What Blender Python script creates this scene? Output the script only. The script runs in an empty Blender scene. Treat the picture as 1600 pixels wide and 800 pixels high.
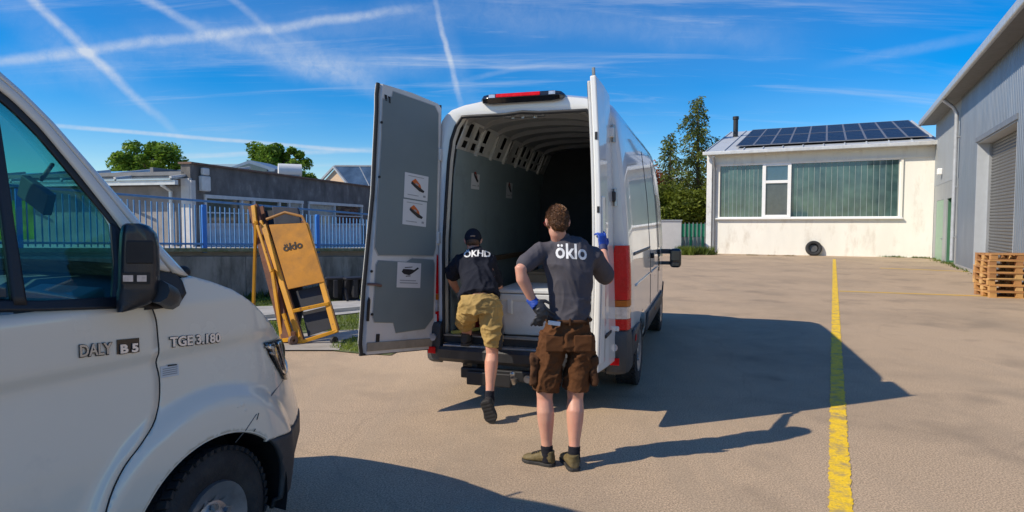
import bpy, bmesh, math, random
from mathutils import Vector, Matrix, noise
from mathutils.bvhtree import BVHTree
random.seed(7)
R = math.radians
scene = bpy.context.scene
C = scene.collection

# ------------------------------------------------------------------ camera
F = 980.0; CH = 1.72; TH = math.atan(50 / F)
cam_d = bpy.data.cameras.new('camera'); cam = bpy.data.objects.new('camera', cam_d); C.objects.link(cam)
cam.location = (0, 0, CH); cam.rotation_euler = (math.pi / 2 - TH, 0, 0)
cam_d.sensor_width = 36; cam_d.lens = 36 * F / 1600; cam_d.clip_start = .05; cam_d.clip_end = 2000
scene.camera = cam
scene.render.resolution_x = 1024; scene.render.resolution_y = 512

def ray(px, py):
    x = (px - 800) / F; v = (400 - py) / F
    return Vector((x, math.cos(TH) + v * math.sin(TH), -math.sin(TH) + v * math.cos(TH)))
def W(px, py, d):                       # point seen at a photo pixel, d metres ahead
    r = ray(px, py); r *= d / r.y; return Vector((r.x, r.y, CH + r.z))
def G(px, py, z=0):                     # point seen at a photo pixel on the level z
    r = ray(px, py); t = (z - CH) / r.z; return Vector((r.x * t, r.y * t, z))

# ------------------------------------------------------------------ light
SUN_EL = R(39.2); SH = Vector((.943, .333, 0)).normalized()      # shadows run this way
sd = bpy.data.lights.new('sun', 'SUN'); sd.energy = 5.0; sd.angle = R(.5); sd.color = (1, .90, .74)
sun = bpy.data.objects.new('sun', sd); C.objects.link(sun)
to_sun = Vector((-SH.x * math.cos(SUN_EL), -SH.y * math.cos(SUN_EL), math.sin(SUN_EL)))
sun.rotation_euler = to_sun.to_track_quat('Z', 'Y').to_euler(); sun.location = to_sun * 30

world = bpy.data.worlds.new('World'); scene.world = world; world.use_nodes = True
wn = world.node_tree; wn.nodes.clear()
def wnode(t, **k):
    n = wn.nodes.new(t)
    for a, b in k.items(): setattr(n, a, b)
    return n
def wl(a, b): wn.links.new(a, b)
def wmath(op, a, b=None, c=None, clamp=False):
    n = wnode('ShaderNodeMath', operation=op, use_clamp=clamp)
    for i, v in enumerate((a, b, c)):
        if v is None: continue
        if isinstance(v, (int, float)): n.inputs[i].default_value = v
        else: wl(v, n.inputs[i])
    return n.outputs[0]
sky = wnode('ShaderNodeTexSky', sky_type='NISHITA', sun_disc=False, sun_elevation=SUN_EL,
            sun_rotation=math.atan2(to_sun.x, to_sun.y), altitude=300, air_density=1.0, dust_density=.3, ozone_density=3.0)
hs = wnode('ShaderNodeHueSaturation'); hs.inputs['Saturation'].default_value = 1.64; hs.inputs['Hue'].default_value = .508; hs.inputs['Value'].default_value = 1.32
wl(sky.outputs[0], hs.inputs['Color'])
tcw = wnode('ShaderNodeTexCoord'); D = tcw.outputs['Generated']
sp = wnode('ShaderNodeSeparateXYZ'); wl(D, sp.inputs[0])
zz = wmath('ADD', wmath('MAXIMUM', sp.outputs[2], 0), .12)
cb = wnode('ShaderNodeCombineXYZ'); wl(wmath('DIVIDE', sp.outputs[0], zz), cb.inputs[0]); wl(wmath('DIVIDE', sp.outputs[1], zz), cb.inputs[1])
def wnoise(vec, scale, detail=6, rough=.6, dist=0.0, loc=(0, 0, 0), rot=0, sc=(1, 1, 1)):
    m = wnode('ShaderNodeMapping'); wl(vec, m.inputs[0]); m.inputs[1].default_value = loc; m.inputs[2].default_value = (0, 0, rot); m.inputs[3].default_value = sc
    n = wnode('ShaderNodeTexNoise'); wl(m.outputs[0], n.inputs['Vector']); n.inputs['Scale'].default_value = scale
    n.inputs['Detail'].default_value = detail; n.inputs['Roughness'].default_value = rough; n.inputs['Distortion'].default_value = dist
    return n.outputs[0]
def wramp(v, a, b):
    n = wnode('ShaderNodeMapRange', interpolation_type='SMOOTHSTEP'); wl(v, n.inputs[0]); n.inputs[1].default_value = a; n.inputs[2].default_value = b
    return n.outputs[0]
c1 = wramp(wnoise(cb.outputs[0], 1.5, 12, .66, .55, (2.3, 1.1, 0), R(38), (.30, 2.1, 1)), .50, .80)
c3 = wramp(wnoise(cb.outputs[0], 2.6, 12, .70, .8, (7.7, 3.1, 0), R(-12), (.35, 1.6, 1)), .54, .86)
c2 = wramp(wnoise(cb.outputs[0], .62, 3, .5, .2, (5.2, 9.4, 0)), .36, .66)
cir = wmath('MULTIPLY', wmath('ADD', wmath('MULTIPLY', c1, .62), wmath('MULTIPLY', c3, .42)), wmath('ADD', wmath('MULTIPLY', c2, .9), .12))
veil = wmath('MULTIPLY', c2, .06)
nz = wnoise(D, 14, 5, .6); nzf = wnoise(D, 46, 10, .72, .4)
total = wmath('ADD', cir, veil)
def trail(a, b, w, s, soft=.5, wob=.02):
    global total
    da = ray(*a).normalized(); db = ray(*b).normalized(); n = da.cross(db).normalized(); t = n.cross(da).normalized()
    end = math.atan2(db.dot(t), db.dot(da))
    def dot(v):
        q = wnode('ShaderNodeVectorMath', operation='DOT_PRODUCT'); wl(D, q.inputs[0]); q.inputs[1].default_value = v; return q.outputs['Value']
    dist = wmath('ADD', dot(n), wmath('MULTIPLY', wmath('SUBTRACT', nz, .5), wob))
    ang = wmath('ARCTAN2', dot(t), dot(da))
    m = wmath('MULTIPLY', wramp(ang, -.06, .05), wmath('SUBTRACT', 1, wramp(ang, end - .12, end + .05)))
    core = wmath('SUBTRACT', 1, wramp(wmath('ABSOLUTE', dist), w * (1 - soft), w * (1 + soft)))
    tex = wramp(nzf, .25, .7)
    v = wmath('MULTIPLY', wmath('MULTIPLY', m, core), wmath('MULTIPLY', wmath('ADD', wmath('MULTIPLY', tex, .5), .5), s))
    total = wmath('ADD', total, v)
trail((-30, -70), (272, 205), 0.0048, .50, .9, .014)
trail((-60, -60), (250, 190), 0.0220, .12, .9, .03)
trail((-60, 104), (670, 12), 0.0052, .42, .9, .012)
trail((0, 110), (900, -8), 0.0220, .12, .9, .03)
trail((150, -40), (345, 62), 0.0048, .46, .9, .016)
trail((320, 48), (600, 145), 0.0120, .22, .95, .03)
trail((335, -22), (440, 62), 0.0042, .34, .9, .014)
trail((425, 52), (640, 160), 0.0130, .20, .95, .03)
trail((80, 196), (600, 239), 0.0024, .55, .7, .003)
trail((280, 244), (620, 233), 0.0030, .34, .8, .006)
trail((440, 100), (700, 108), 0.0160, .20, .95, .04)
trail((686, 22), (726, 180), 0.0034, .52, .8, .016)
trail((700, 60), (745, 190), 0.0120, .12, .9, .02)
trail((740, 122), (880, 94), 0.0032, .16, .8, .01)
trail((1330, 95), (1600, 42), 0.0056, .14, .8, .01)
trail((780, 30), (1260, 62), 0.0180, .12, .95, .04)
mixs = wnode('ShaderNodeMixRGB'); wl(wmath('MINIMUM', total, .85), mixs.inputs[0]); wl(hs.outputs[0], mixs.inputs[1]); mixs.inputs[2].default_value = (6.2, 6.7, 7.4, 1)
bg = wnode('ShaderNodeBackground'); wl(mixs.outputs[0], bg.inputs[0]); bg.inputs[1].default_value = .112
wo = wnode('ShaderNodeOutputWorld'); wl(bg.outputs[0], wo.inputs[0])
scene.view_settings.view_transform = 'Standard'; scene.view_settings.look = 'None'
scene.view_settings.exposure = 0; scene.view_settings.gamma = 1

# ------------------------------------------------------------------ helpers: materials
MATS = {}
def M(name, col, rough=.6, metal=0, var=.12, vs=4, bump=0, bs=60, coat=0, speck=0, ss=200, dirt=None, ds=2.0, dth=(.5, .7), spec=.5, stretch=(1, 1, 1), alpha=None, trans=0, rust=None):
    if name in MATS: return MATS[name]
    m = bpy.data.materials.new(name); m.use_nodes = True; nt = m.node_tree; nd = nt.nodes; L = nt.links.new
    b = nd['Principled BSDF']; b.inputs['Roughness'].default_value = rough; b.inputs['Metallic'].default_value = metal
    b.inputs['Specular IOR Level'].default_value = spec; b.inputs['Coat Weight'].default_value = coat; b.inputs['Coat Roughness'].default_value = .04
    b.inputs['Transmission Weight'].default_value = trans
    tc = nd.new('ShaderNodeTexCoord'); mp = nd.new('ShaderNodeMapping'); mp.inputs[3].default_value = stretch; L(tc.outputs['Object'], mp.inputs[0]); V = mp.outputs[0]
    def nz(s, det=5, ro=.6):
        n = nd.new('ShaderNodeTexNoise'); L(V, n.inputs['Vector']); n.inputs['Scale'].default_value = s; n.inputs['Detail'].default_value = det; n.inputs['Roughness'].default_value = ro; return n.outputs[0]
    def mix(f, a, c, kind='MIX'):
        n = nd.new('ShaderNodeMixRGB'); n.blend_type = kind
        for i, v in ((0, f), (1, a), (2, c)):
            if isinstance(v, (int, float)): n.inputs[i].default_value = v
            elif isinstance(v, tuple): n.inputs[i].default_value = (*v[:3], 1)
            else: L(v, n.inputs[i])
        return n.outputs[0]
    def rng(v, a, c, lo=0, hi=1):
        n = nd.new('ShaderNodeMapRange'); L(v, n.inputs[0]); n.inputs[1].default_value = a; n.inputs[2].default_value = c; n.inputs[3].default_value = lo; n.inputs[4].default_value = hi; return n.outputs[0]
    cur = mix(rng(nz(vs), .3, .7), tuple(max(0, c * (1 - var)) for c in col), tuple(min(1, c * (1 + var)) for c in col))
    if speck: cur = mix(rng(nz(ss, 2), .35, .65), cur, tuple(min(1, c * (1 + speck)) for c in col)); cur = mix(rng(nz(ss * .8, 2), .62, .70, 0, .7), cur, tuple(c * (1 - speck) for c in col))
    if dirt: cur = mix(rng(nz(ds, 8, .7), dth[0], dth[1], 0, .8), cur, dirt)
    if rust: cur = mix(rng(nz(9, 8, .75), rust, rust + .06, 0, .9), cur, (.16, .06, .025))
    L(cur, b.inputs['Base Color'])
    rr = rng(nz(vs * 2.3), .3, .7, max(0, rough - .07), min(1, rough + .07)); L(rr, b.inputs['Roughness'])
    if bump:
        bp = nd.new('ShaderNodeBump'); bp.inputs['Strength'].default_value = min(1, bump); bp.inputs['Distance'].default_value = .01 if bump <= 1 else .01 * bump
        L(nz(bs, 6), bp.inputs['Height']); L(bp.outputs[0], b.inputs['Normal'])
    MATS[name] = m; return m

def glass(name, tint, gl=.12):
    if name in MATS: return MATS[name]
    m = bpy.data.materials.new(name); m.use_nodes = True; nt = m.node_tree; nd = nt.nodes; L = nt.links.new; nd.clear()
    o = nd.new('ShaderNodeOutputMaterial'); t = nd.new('ShaderNodeBsdfTransparent'); t.inputs[0].default_value = (*tint, 1)
    g = nd.new('ShaderNodeBsdfGlossy'); g.inputs['Roughness'].default_value = .01
    lw = nd.new('ShaderNodeLayerWeight'); lw.inputs[0].default_value = .25
    mr = nd.new('ShaderNodeMapRange'); mr.inputs[3].default_value = gl * .5; mr.inputs[4].default_value = .9; L(lw.outputs[0], mr.inputs[0])
    x = nd.new('ShaderNodeMixShader'); L(mr.outputs[0], x.inputs[0]); L(t.outputs[0], x.inputs[1]); L(g.outputs[0], x.inputs[2]); L(x.outputs[0], o.inputs[0])
    MATS[name] = m; return m

# ------------------------------------------------------------------ helpers: meshes
class MB:
    def __init__(s): s.v = []; s.f = []; s.mi = []; s.cur = 0
    def add(s, vs, fs):
        o = len(s.v); s.v += [tuple(p) for p in vs]
        for f in fs: s.f.append([i + o for i in f]); s.mi.append(s.cur)
        return s
    def box(s, c, d, rot=None):
        hx, hy, hz = d[0] / 2, d[1] / 2, d[2] / 2; c = Vector(c)
        vs = [Vector((x, y, z)) for x in (-hx, hx) for y in (-hy, hy) for z in (-hz, hz)]
        if rot is not None: vs = [rot @ q for q in vs]
        return s.add([c + q for q in vs], [(0, 1, 3, 2), (4, 6, 7, 5), (0, 4, 5, 1), (2, 3, 7, 6), (0, 2, 6, 4), (1, 5, 7, 3)])
    def hexa(s, p8):        # two quads: first 4 bottom ring, last 4 top ring
        return s.add(p8, [(3, 2, 1, 0), (4, 5, 6, 7), (0, 1, 5, 4), (1, 2, 6, 5), (2, 3, 7, 6), (3, 0, 4, 7)])
    def beam(s, a, b, w, h, up=(0, 0, 1)):
        a = Vector(a); b = Vector(b); t = (b - a).normalized(); r = t.cross(Vector(up))
        if r.length < 1e-4: r = t.cross(Vector((0, 1, 0)))
        r.normalize(); u = r.cross(t); r *= w / 2; u *= h / 2
        return s.hexa([a - r - u, a + r - u, a + r + u, a - r + u, b - r - u, b + r - u, b + r + u, b - r + u])
    def loft(s, rings, closed=True, caps=True):
        n = len(rings[0]); vs = [p for r in rings for p in r]; fs = []
        for i in range(len(rings) - 1):
            for j in range(n if closed else n - 1):
                k = (j + 1) % n; fs.append((i * n + j, i * n + k, (i + 1) * n + k, (i + 1) * n + j))
        if caps and closed: fs += [tuple(range(n))[::-1], tuple((len(rings) - 1) * n + j for j in range(n))]
        return s.add(vs, fs)
    def tube(s, pts, rad, seg=10, side=None, caps=True, rnd=False):
        pts = [Vector(p) for p in pts]; n = len(pts)
        if isinstance(rad, (int, float)): rad = [rad] * n
        rad = [(r, r) if isinstance(r, (int, float)) else r for r in rad]
        if rnd:      # rounded ends
            t0 = (pts[0] - pts[1]).normalized(); t1 = (pts[-1] - pts[-2]).normalized(); m0 = min(rad[0]); m1 = min(rad[-1])
            pts = [pts[0] + t0 * m0 * .95, pts[0] + t0 * m0 * .6] + pts + [pts[-1] + t1 * m1 * .6, pts[-1] + t1 * m1 * .95]
            rad = [(rad[0][0] * .3, rad[0][1] * .3), (rad[0][0] * .78, rad[0][1] * .78)] + rad + [(rad[-1][0] * .78, rad[-1][1] * .78), (rad[-1][0] * .3, rad[-1][1] * .3)]; n += 4
        rings = []; prev = Vector(side) if side is not None else None
        for i in range(n):
            t = (pts[min(i + 1, n - 1)] - pts[max(i - 1, 0)]).normalized()
            if prev is None:
                a = Vector((0, 0, 1)) if abs(t.z) < .9 else Vector((1, 0, 0)); prev = a.cross(t)
            x = (prev - t * prev.dot(t)).normalized(); y = t.cross(x)
            if side is None: prev = x
            rings.append([pts[i] + x * rad[i][0] * math.cos(2 * math.pi * k / seg) + y * rad[i][1] * math.sin(2 * math.pi * k / seg) for k in range(seg)])
        return s.loft(rings, True, caps)
    def ell(s, c, r, rot=None, seg=14, rg=9):
        c = Vector(c); rings = []
        for i in range(1, rg):
            a = math.pi * i / rg
            ring = [Vector((r[0] * math.sin(a) * math.cos(2 * math.pi * k / seg), r[1] * math.sin(a) * math.sin(2 * math.pi * k / seg), r[2] * math.cos(a))) for k in range(seg)]
            if rot is not None: ring = [rot @ q for q in ring]
            rings.append([c + q for q in ring])
        return s.loft(rings)
    def lathe(s, prof, axis_o, axis, seg=32, closed=False):     # prof: (along, radius)
        a = Vector(axis).normalized(); o = Vector(axis_o); x = a.orthogonal().normalized(); y = a.cross(x)
        rings = [[o + a * p[0] + (x * math.cos(2 * math.pi * k / seg) + y * math.sin(2 * math.pi * k / seg)) * p[1] for k in range(seg)] for p in prof]
        return s.loft(rings, True, False)
    def grid(s, fn, us, vs):
        n = len(vs); return s.add([fn(u, v) for u in us for v in vs], [(i * n + j, (i + 1) * n + j, (i + 1) * n + j + 1, i * n + j + 1) for i in range(len(us) - 1) for j in range(n - 1)])
    def prism(s, poly, o, x, y, nrm, d):      # 2-D polygon in frame, extruded by d along nrm
        o = Vector(o); x = Vector(x); y = Vector(y); nrm = Vector(nrm); n = len(poly)
        a = [o + x * p[0] + y * p[1] for p in poly]; b = [q + nrm * d for q in a]
        return s.add(a + b, [tuple(range(n))[::-1], tuple(range(n, 2 * n))] + [(i, (i + 1) % n, n + (i + 1) % n, n + i) for i in range(n)])
    def build(s, name, mat, parent=None, smooth=False, bevel=0, solid=0, sub=0, bseg=2, fix=True, soff=-1, angle=40):
        me = bpy.data.meshes.new(name); me.from_pydata(s.v, [], s.f)
        mats = mat if isinstance(mat, (list, tuple)) else [mat]
        for m in mats: me.materials.append(m)
        if len(mats) > 1: me.polygons.foreach_set('material_index', s.mi)
        if fix:
            bm = bmesh.new(); bm.from_mesh(me); bmesh.ops.recalc_face_normals(bm, faces=bm.faces); bm.to_mesh(me); bm.free()
        if smooth:
            me.polygons.foreach_set('use_smooth', [True] * len(me.polygons))
            if smooth != 'all': me.set_sharp_from_angle(angle=R(angle))
        o = bpy.data.objects.new(name, me); C.objects.link(o)
        if parent: o.parent = parent
        if solid: q = o.modifiers.new('solid', 'SOLIDIFY'); q.thickness = solid; q.offset = soff
        if sub: q = o.modifiers.new('sub', 'SUBSURF'); q.levels = sub; q.render_levels = sub
        if bevel: q = o.modifiers.new('bevel', 'BEVEL'); q.width = bevel; q.segments = bseg; q.limit_method = 'ANGLE'; q.angle_limit = R(35)
        return o
def build_each(mb, name, mat, parent=None, **k):      # every box of the builder becomes a part of its own
    import collections
    adj = list(range(len(mb.v)))
    def find(i):
        while adj[i] != i: adj[i] = adj[adj[i]]; i = adj[i]
        return i
    for f in mb.f:
        for q in f[1:]: adj[find(q)] = find(f[0])
    gr_ = collections.OrderedDict()
    for f in mb.f: gr_.setdefault(find(f[0]), []).append(f)
    out = []
    for fs in gr_.values():
        ids = sorted({i for f in fs for i in f}); mp_ = {i: n for n, i in enumerate(ids)}; m_ = MB(); m_.add([mb.v[i] for i in ids], [[mp_[i] for i in f] for f in fs]); out.append(m_.build(name, mat, parent, **k))
    return out
def empty(name, loc, rz=0):
    o = bpy.data.objects.new(name, None); C.objects.link(o); o.location = loc; o.rotation_euler = (0, 0, rz); o.empty_display_size = .2; return o
def tag(o, label=None, cat=None, group=None, kind=None):
    if label: o['label'] = label
    if cat: o['category'] = cat
    if group: o['group'] = group
    if kind: o['kind'] = kind
    return o
def struct(o): o['kind'] = 'structure'; return o
def part(name, mesh_from, parent, loc=(0, 0, 0), rz=0):    # another object on the same mesh
    o = mesh_from.copy(); o.name = name; C.objects.link(o); o.parent = parent; o.location = loc; o.rotation_euler = (0, 0, rz); return o
def copy_tree(o, parent=None):
    c = o.copy(); C.objects.link(c)
    if parent: c.parent = parent
    for ch in [k for k in bpy.data.objects if k.parent == o]: copy_tree(ch, c)
    return c
def lerp(a, b, t): return a + (b - a) * t
def interp(x, xs, ys):
    if x <= xs[0]: return ys[0]
    for i in range(len(xs) - 1):
        if x <= xs[i + 1]: return lerp(ys[i], ys[i + 1], (x - xs[i]) / (xs[i + 1] - xs[i]))
    return ys[-1]
def frange(a, b, n): return [a + (b - a) * i / (n - 1) for i in range(n)]
def cr(pts, n=6):           # catmull-rom through points (tuples)
    P = [Vector(p) for p in pts]; out = []
    for i in range(len(P) - 1):
        p0 = P[max(i - 1, 0)]; p1 = P[i]; p2 = P[i + 1]; p3 = P[min(i + 2, len(P) - 1)]
        for k in range(n):
            t = k / n; out.append(.5 * ((2 * p1) + (p2 - p0) * t + (2 * p0 - 5 * p1 + 4 * p2 - p3) * t * t + (3 * p1 - p0 - 3 * p2 + p3) * t ** 3))
    out.append(P[-1]); return out
TMP = bpy.data.scenes.new('bake')
def bake(o):          # modifiers / text to a plain mesh, without evaluating the rest of the scene
    for c_ in list(o.users_collection): c_.objects.unlink(o)
    par = o.parent; o.parent = None; TMP.collection.objects.link(o); TMP.view_layers[0].update(); dg = TMP.view_layers[0].depsgraph
    me = bpy.data.meshes.new_from_object(o.evaluated_get(dg)); TMP.collection.objects.unlink(o); C.objects.link(o); o.parent = par; return me
def text_mesh(body, size, bold=.0):
    cu = bpy.data.curves.new('t', 'FONT'); cu.body = body; cu.size = size; cu.offset = bold; cu.align_x = 'CENTER'; cu.resolution_u = 3
    o = bpy.data.objects.new('t', cu); me = bake(o); bpy.data.objects.remove(o)
    vs = [v.co.copy() for v in me.vertices]; fs = [tuple(p.vertices) for p in me.polygons]; return vs, fs
def put_text(name, body, size, mat, parent, o, x, y, n, h=.003, bold=0, sx=1):
    vs, fs = text_mesh(body, size, bold); o = Vector(o); x = Vector(x).normalized(); y = Vector(y).normalized(); n = Vector(n).normalized()
    mb = MB(); a = [o + x * v.x * sx + y * v.y + n * h for v in vs]; mb.add(a, fs)
    ob = mb.build(name, mat, parent, fix=False); q = ob.modifiers.new('solid', 'SOLIDIFY'); q.thickness = h; q.offset = 0; return ob

# ================================================================== SETTING
YU = Vector((.4586, .8886, 0)); YR = Vector((.8886, -.4586, 0)); Z = Vector((0, 0, 1))     # the yard's two directions
asphalt = M('asphalt', (.285, .210, .140), .88, var=.16, vs=.8, bump=.6, bs=170, speck=1.3, ss=90, dirt=(.19, .15, .11), ds=.4, dth=(.46, .80), spec=.3)
def crack_asphalt(m):
    nt = m.node_tree; nd = nt.nodes; L = nt.links.new; b = nd['Principled BSDF']; src = b.inputs['Base Color'].links[0].from_socket
    tc = nd.new('ShaderNodeTexCoord')
    nn = nd.new('ShaderNodeTexNoise'); nn.inputs['Scale'].default_value = 1.2; nn.inputs['Detail'].default_value = 5; L(tc.outputs['Object'], nn.inputs['Vector'])
    ad = nd.new('ShaderNodeMixRGB'); ad.inputs[0].default_value = .35; L(tc.outputs['Object'], ad.inputs[1]); L(nn.outputs[1], ad.inputs[2])
    vo = nd.new('ShaderNodeTexVoronoi'); vo.feature = 'DISTANCE_TO_EDGE'; vo.inputs['Scale'].default_value = .42; L(ad.outputs[0], vo.inputs['Vector'])
    r = nd.new('ShaderNodeMapRange'); L(vo.outputs['Distance'], r.inputs[0]); r.inputs[1].default_value = .0; r.inputs[2].default_value = .006; r.inputs[3].default_value = .14; r.inputs[4].default_value = 0
    # streaky tyre marks and patches
    mp = nd.new('ShaderNodeMapping'); mp.inputs[2].default_value = (0, 0, R(28)); mp.inputs[3].default_value = (2.6, .16, 1); L(tc.outputs['Object'], mp.inputs[0])
    n2 = nd.new('ShaderNodeTexNoise'); n2.inputs['Scale'].default_value = .8; n2.inputs['Detail'].default_value = 6; n2.inputs['Roughness'].default_value = .65; L(mp.outputs[0], n2.inputs['Vector'])
    r2 = nd.new('ShaderNodeMapRange'); L(n2.outputs[0], r2.inputs[0]); r2.inputs[1].default_value = .5; r2.inputs[2].default_value = .75; r2.inputs[4].default_value = .55
    n3 = nd.new('ShaderNodeTexNoise'); n3.inputs['Scale'].default_value = .9; n3.inputs['Detail'].default_value = 3; L(tc.outputs['Object'], n3.inputs['Vector'])
    r3 = nd.new('ShaderNodeMapRange'); L(n3.outputs[0], r3.inputs[0]); r3.inputs[1].default_value = .56; r3.inputs[2].default_value = .72; r3.inputs[4].default_value = .5
    m0 = nd.new('ShaderNodeMixRGB'); L(r3.outputs[0], m0.inputs[0]); L(src, m0.inputs[1]); m0.inputs[2].default_value = (.19, .15, .11, 1)
    m1 = nd.new('ShaderNodeMixRGB'); L(r2.outputs[0], m1.inputs[0]); L(m0.outputs[0], m1.inputs[1]); m1.inputs[2].default_value = (.35, .275, .195, 1)
    m2 = nd.new('ShaderNodeMixRGB'); L(r.outputs[0], m2.inputs[0]); L(m1.outputs[0], m2.inputs[1]); m2.inputs[2].default_value = (.12, .095, .07, 1)
    # oil spots
    vs_ = nd.new('ShaderNodeTexVoronoi'); vs_.inputs['Scale'].default_value = .9; L(tc.outputs['Object'], vs_.inputs['Vector'])
    r4 = nd.new('ShaderNodeMapRange'); L(vs_.outputs['Distance'], r4.inputs[0]); r4.inputs[1].default_value = .02; r4.inputs[2].default_value = .13; r4.inputs[3].default_value = .8; r4.inputs[4].default_value = 0
    r5 = nd.new('ShaderNodeMath'); r5.operation = 'MULTIPLY'; L(r4.outputs[0], r5.inputs[0]); L(r3.outputs[0], r5.inputs[1])
    m3 = nd.new('ShaderNodeMixRGB'); L(r5.outputs[0], m3.inputs[0]); L(m2.outputs[0], m3.inputs[1]); m3.inputs[2].default_value = (.08, .065, .05, 1)
    # pale worn flecks
    n6 = nd.new('ShaderNodeTexNoise'); n6.inputs['Scale'].default_value = 26; n6.inputs['Detail'].default_value = 8; n6.inputs['Roughness'].default_value = .8; L(tc.outputs['Object'], n6.inputs['Vector'])
    r6 = nd.new('ShaderNodeMapRange'); L(n6.outputs[0], r6.inputs[0]); r6.inputs[1].default_value = .54; r6.inputs[2].default_value = .66; r6.inputs[4].default_value = .65
    m4 = nd.new('ShaderNodeMixRGB'); L(r6.outputs[0], m4.inputs[0]); L(m3.outputs[0], m4.inputs[1]); m4.inputs[2].default_value = (.42, .33, .235, 1)
    L(m4.outputs[0], b.inputs['Base Color'])
crack_asphalt(asphalt)
g = MB(); g.add([(-900, -900, 0), (900, -900, 0), (900, 1200, 0), (-900, 1200, 0)], [(0, 1, 2, 3)])
struct(g.build('ground', asphalt))

yellow = M('road_yellow', (.78, .50, .015), .75, var=.08, vs=3, bump=.5, bs=90, speck=.25, ss=60, dirt=(.33, .25, .13), ds=7, dth=(.47, .62))
yellowf = M('road_yellow_faded', (.74, .46, .02), .8, var=.12, vs=3, dirt=(.34, .27, .18), ds=3, dth=(.52, .70))
def ragged_line(name, a, b, w, mat, step=.35, jag=.006, z=.004):
    a = Vector(a); b = Vector(b); a.z = b.z = z; t = (b - a).normalized(); n = Vector((-t.y, t.x, 0)); L = (b - a).length; k = max(2, int(L / step)); mb = MB(); l = []; r = []
    for i in range(k + 1):
        p = a + t * L * i / k; l.append(p + n * (w / 2 + random.uniform(-jag, jag))); r.append(p - n * (w / 2 + random.uniform(-jag, jag)))
    mb.add(l + r, [(i, i + 1, k + 2 + i, k + 1 + i) for i in range(k)])
    return struct(mb.build(name, mat))
a0 = G(1313.5, 800); b0 = G(1303.5, 405)
ragged_line('parking_line', a0 - (b0 - a0) * .2, b0, .132, yellow, .03, .009)
ragged_line('cross_line', G(1311, 455), G(1600, 465), .15, yellowf, .12, .008)
ragged_line('far_cross_line', G(1375, 419), G(1530, 425), .2, yellowf, .2, .01)

# ---------------------------------------------------------------- white building with solar panels
A = Vector(G(1108, 396)); Bp = Vector(G(1456, 403)); A.z = Bp.z = 0
wall_len = (Bp - A).length; ex = (Bp - A).normalized(); ey = Vector((-ex.y, ex.x, 0))
bl = empty('workshop_building', A, math.atan2(ex.y, ex.x))
tag(bl, 'low cream workshop with long green glass windows and metal roof across the yard', 'building')
plaster = M('cream_plaster', (.82, .79, .70), .9, var=.05, vs=1.2, bump=.4, bs=25, dirt=(.50, .42, .32), ds=1.6, dth=(.52, .80), stretch=(1, 1, .35))
zinc = M('zinc_roof', (.50, .53, .55), .5, .15, var=.08, vs=2, dirt=(.30, .29, .27), ds=1.5, dth=(.55, .85))
whitep = M('white_paint', (.82, .82, .80), .45, var=.03, vs=3)
greyst = M('grey_steel', (.33, .345, .36), .5, .4, var=.1)
def onwall(px, py, off=0.0):        # (x, z) on the front wall of the workshop
    r = ray(px, py); n = -ey; o = A - Vector((0, 0, CH)) + n * off; t = o.dot(n) / r.dot(n); p = r * t; return ((p - A + Vector((0, 0, 0))).dot(ex), p.z + CH)
H1 = 5.75; DEP = 10.5
wx0, wz0 = onwall(1124, 340.5); wx1, _ = onwall(1403, 340); _, wz1 = onwall(1126, 258); _, wz1b = onwall(1402, 247)
wz1 = (wz1 + wz1b) / 2; dx0, _ = onwall(1191, 300); dx1, _ = onwall(1236, 300)
mb = MB()
def wallbox(x0, x1, z0, z1): mb.box(((x0 + x1) / 2, .15, (z0 + z1) / 2), (x1 - x0, .3, z1 - z0))
wallbox(0, wx0, 0, H1); wallbox(wx1, wall_len, 0, H1)
mb.box(((wx0 + wx1) / 2, .15, wz0 / 2), (wx1 - wx0, .298, wz0)); mb.box(((wx0 + wx1) / 2, .15, (wz1 + H1) / 2), (wx1 - wx0, .298, H1 - wz1))
mb.prism([(.3, 0), (DEP, 0), (DEP, H1 + 2.2), (.3, H1)], (0, 0, 0), (0, 1, 0), (0, 0, 1), (1, 0, 0), .28)
mb.build('wall', plaster, bl)
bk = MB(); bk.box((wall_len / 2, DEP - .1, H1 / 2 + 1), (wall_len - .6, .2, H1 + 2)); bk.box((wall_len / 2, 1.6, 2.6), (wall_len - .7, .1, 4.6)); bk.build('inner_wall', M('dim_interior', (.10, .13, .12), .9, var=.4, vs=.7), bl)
# roof: standing seam sheets
rf = MB(); rz0 = H1 + .12; rise = 2.45; RD = DEP; rt = empty('roof', (0, 0, 0)); rt.parent = bl
slope = rise / RD
rf.hexa([(-.25, -.55, rz0 - .55 * slope), (wall_len + .1, -.55, rz0 - .55 * slope), (wall_len + .1, RD, rz0 + rise), (-.25, RD, rz0 + rise), (-.25, -.55, rz0 + .1 - .55 * slope), (wall_len + .1, -.55, rz0 + .1 - .55 * slope), (wall_len + .1, RD, rz0 + .1 + rise), (-.25, RD, rz0 + .1 + rise)])
rf.build('roof_sheet', zinc, rt)
sm = MB(); sm.beam((0, -.54, .125 - .54 * slope), (0, RD, .125 + rise), .05, .06); s0 = sm.build('roof_seam', zinc, rt, bevel=0)
s0.location = (-.2, 0, rz0)
for i in range(1, 12): part('roof_seam', s0, rt, (-.2 + i * (wall_len + .2) / 11, 0, rz0))
gt = MB(); gt.box((wall_len / 2 - .1, -.58, rz0 - .14 + .02), (wall_len + .5, .16, .2)); gt.build('gutter', M('gutter_light', (.62, .62, .60), .4, .3), bl, bevel=.03)
tr = MB(); tr.box((wall_len / 2, -.04, H1 - .62), (wall_len - .3, .05, .07)); tr.build('string_course', plaster, bl)
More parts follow.
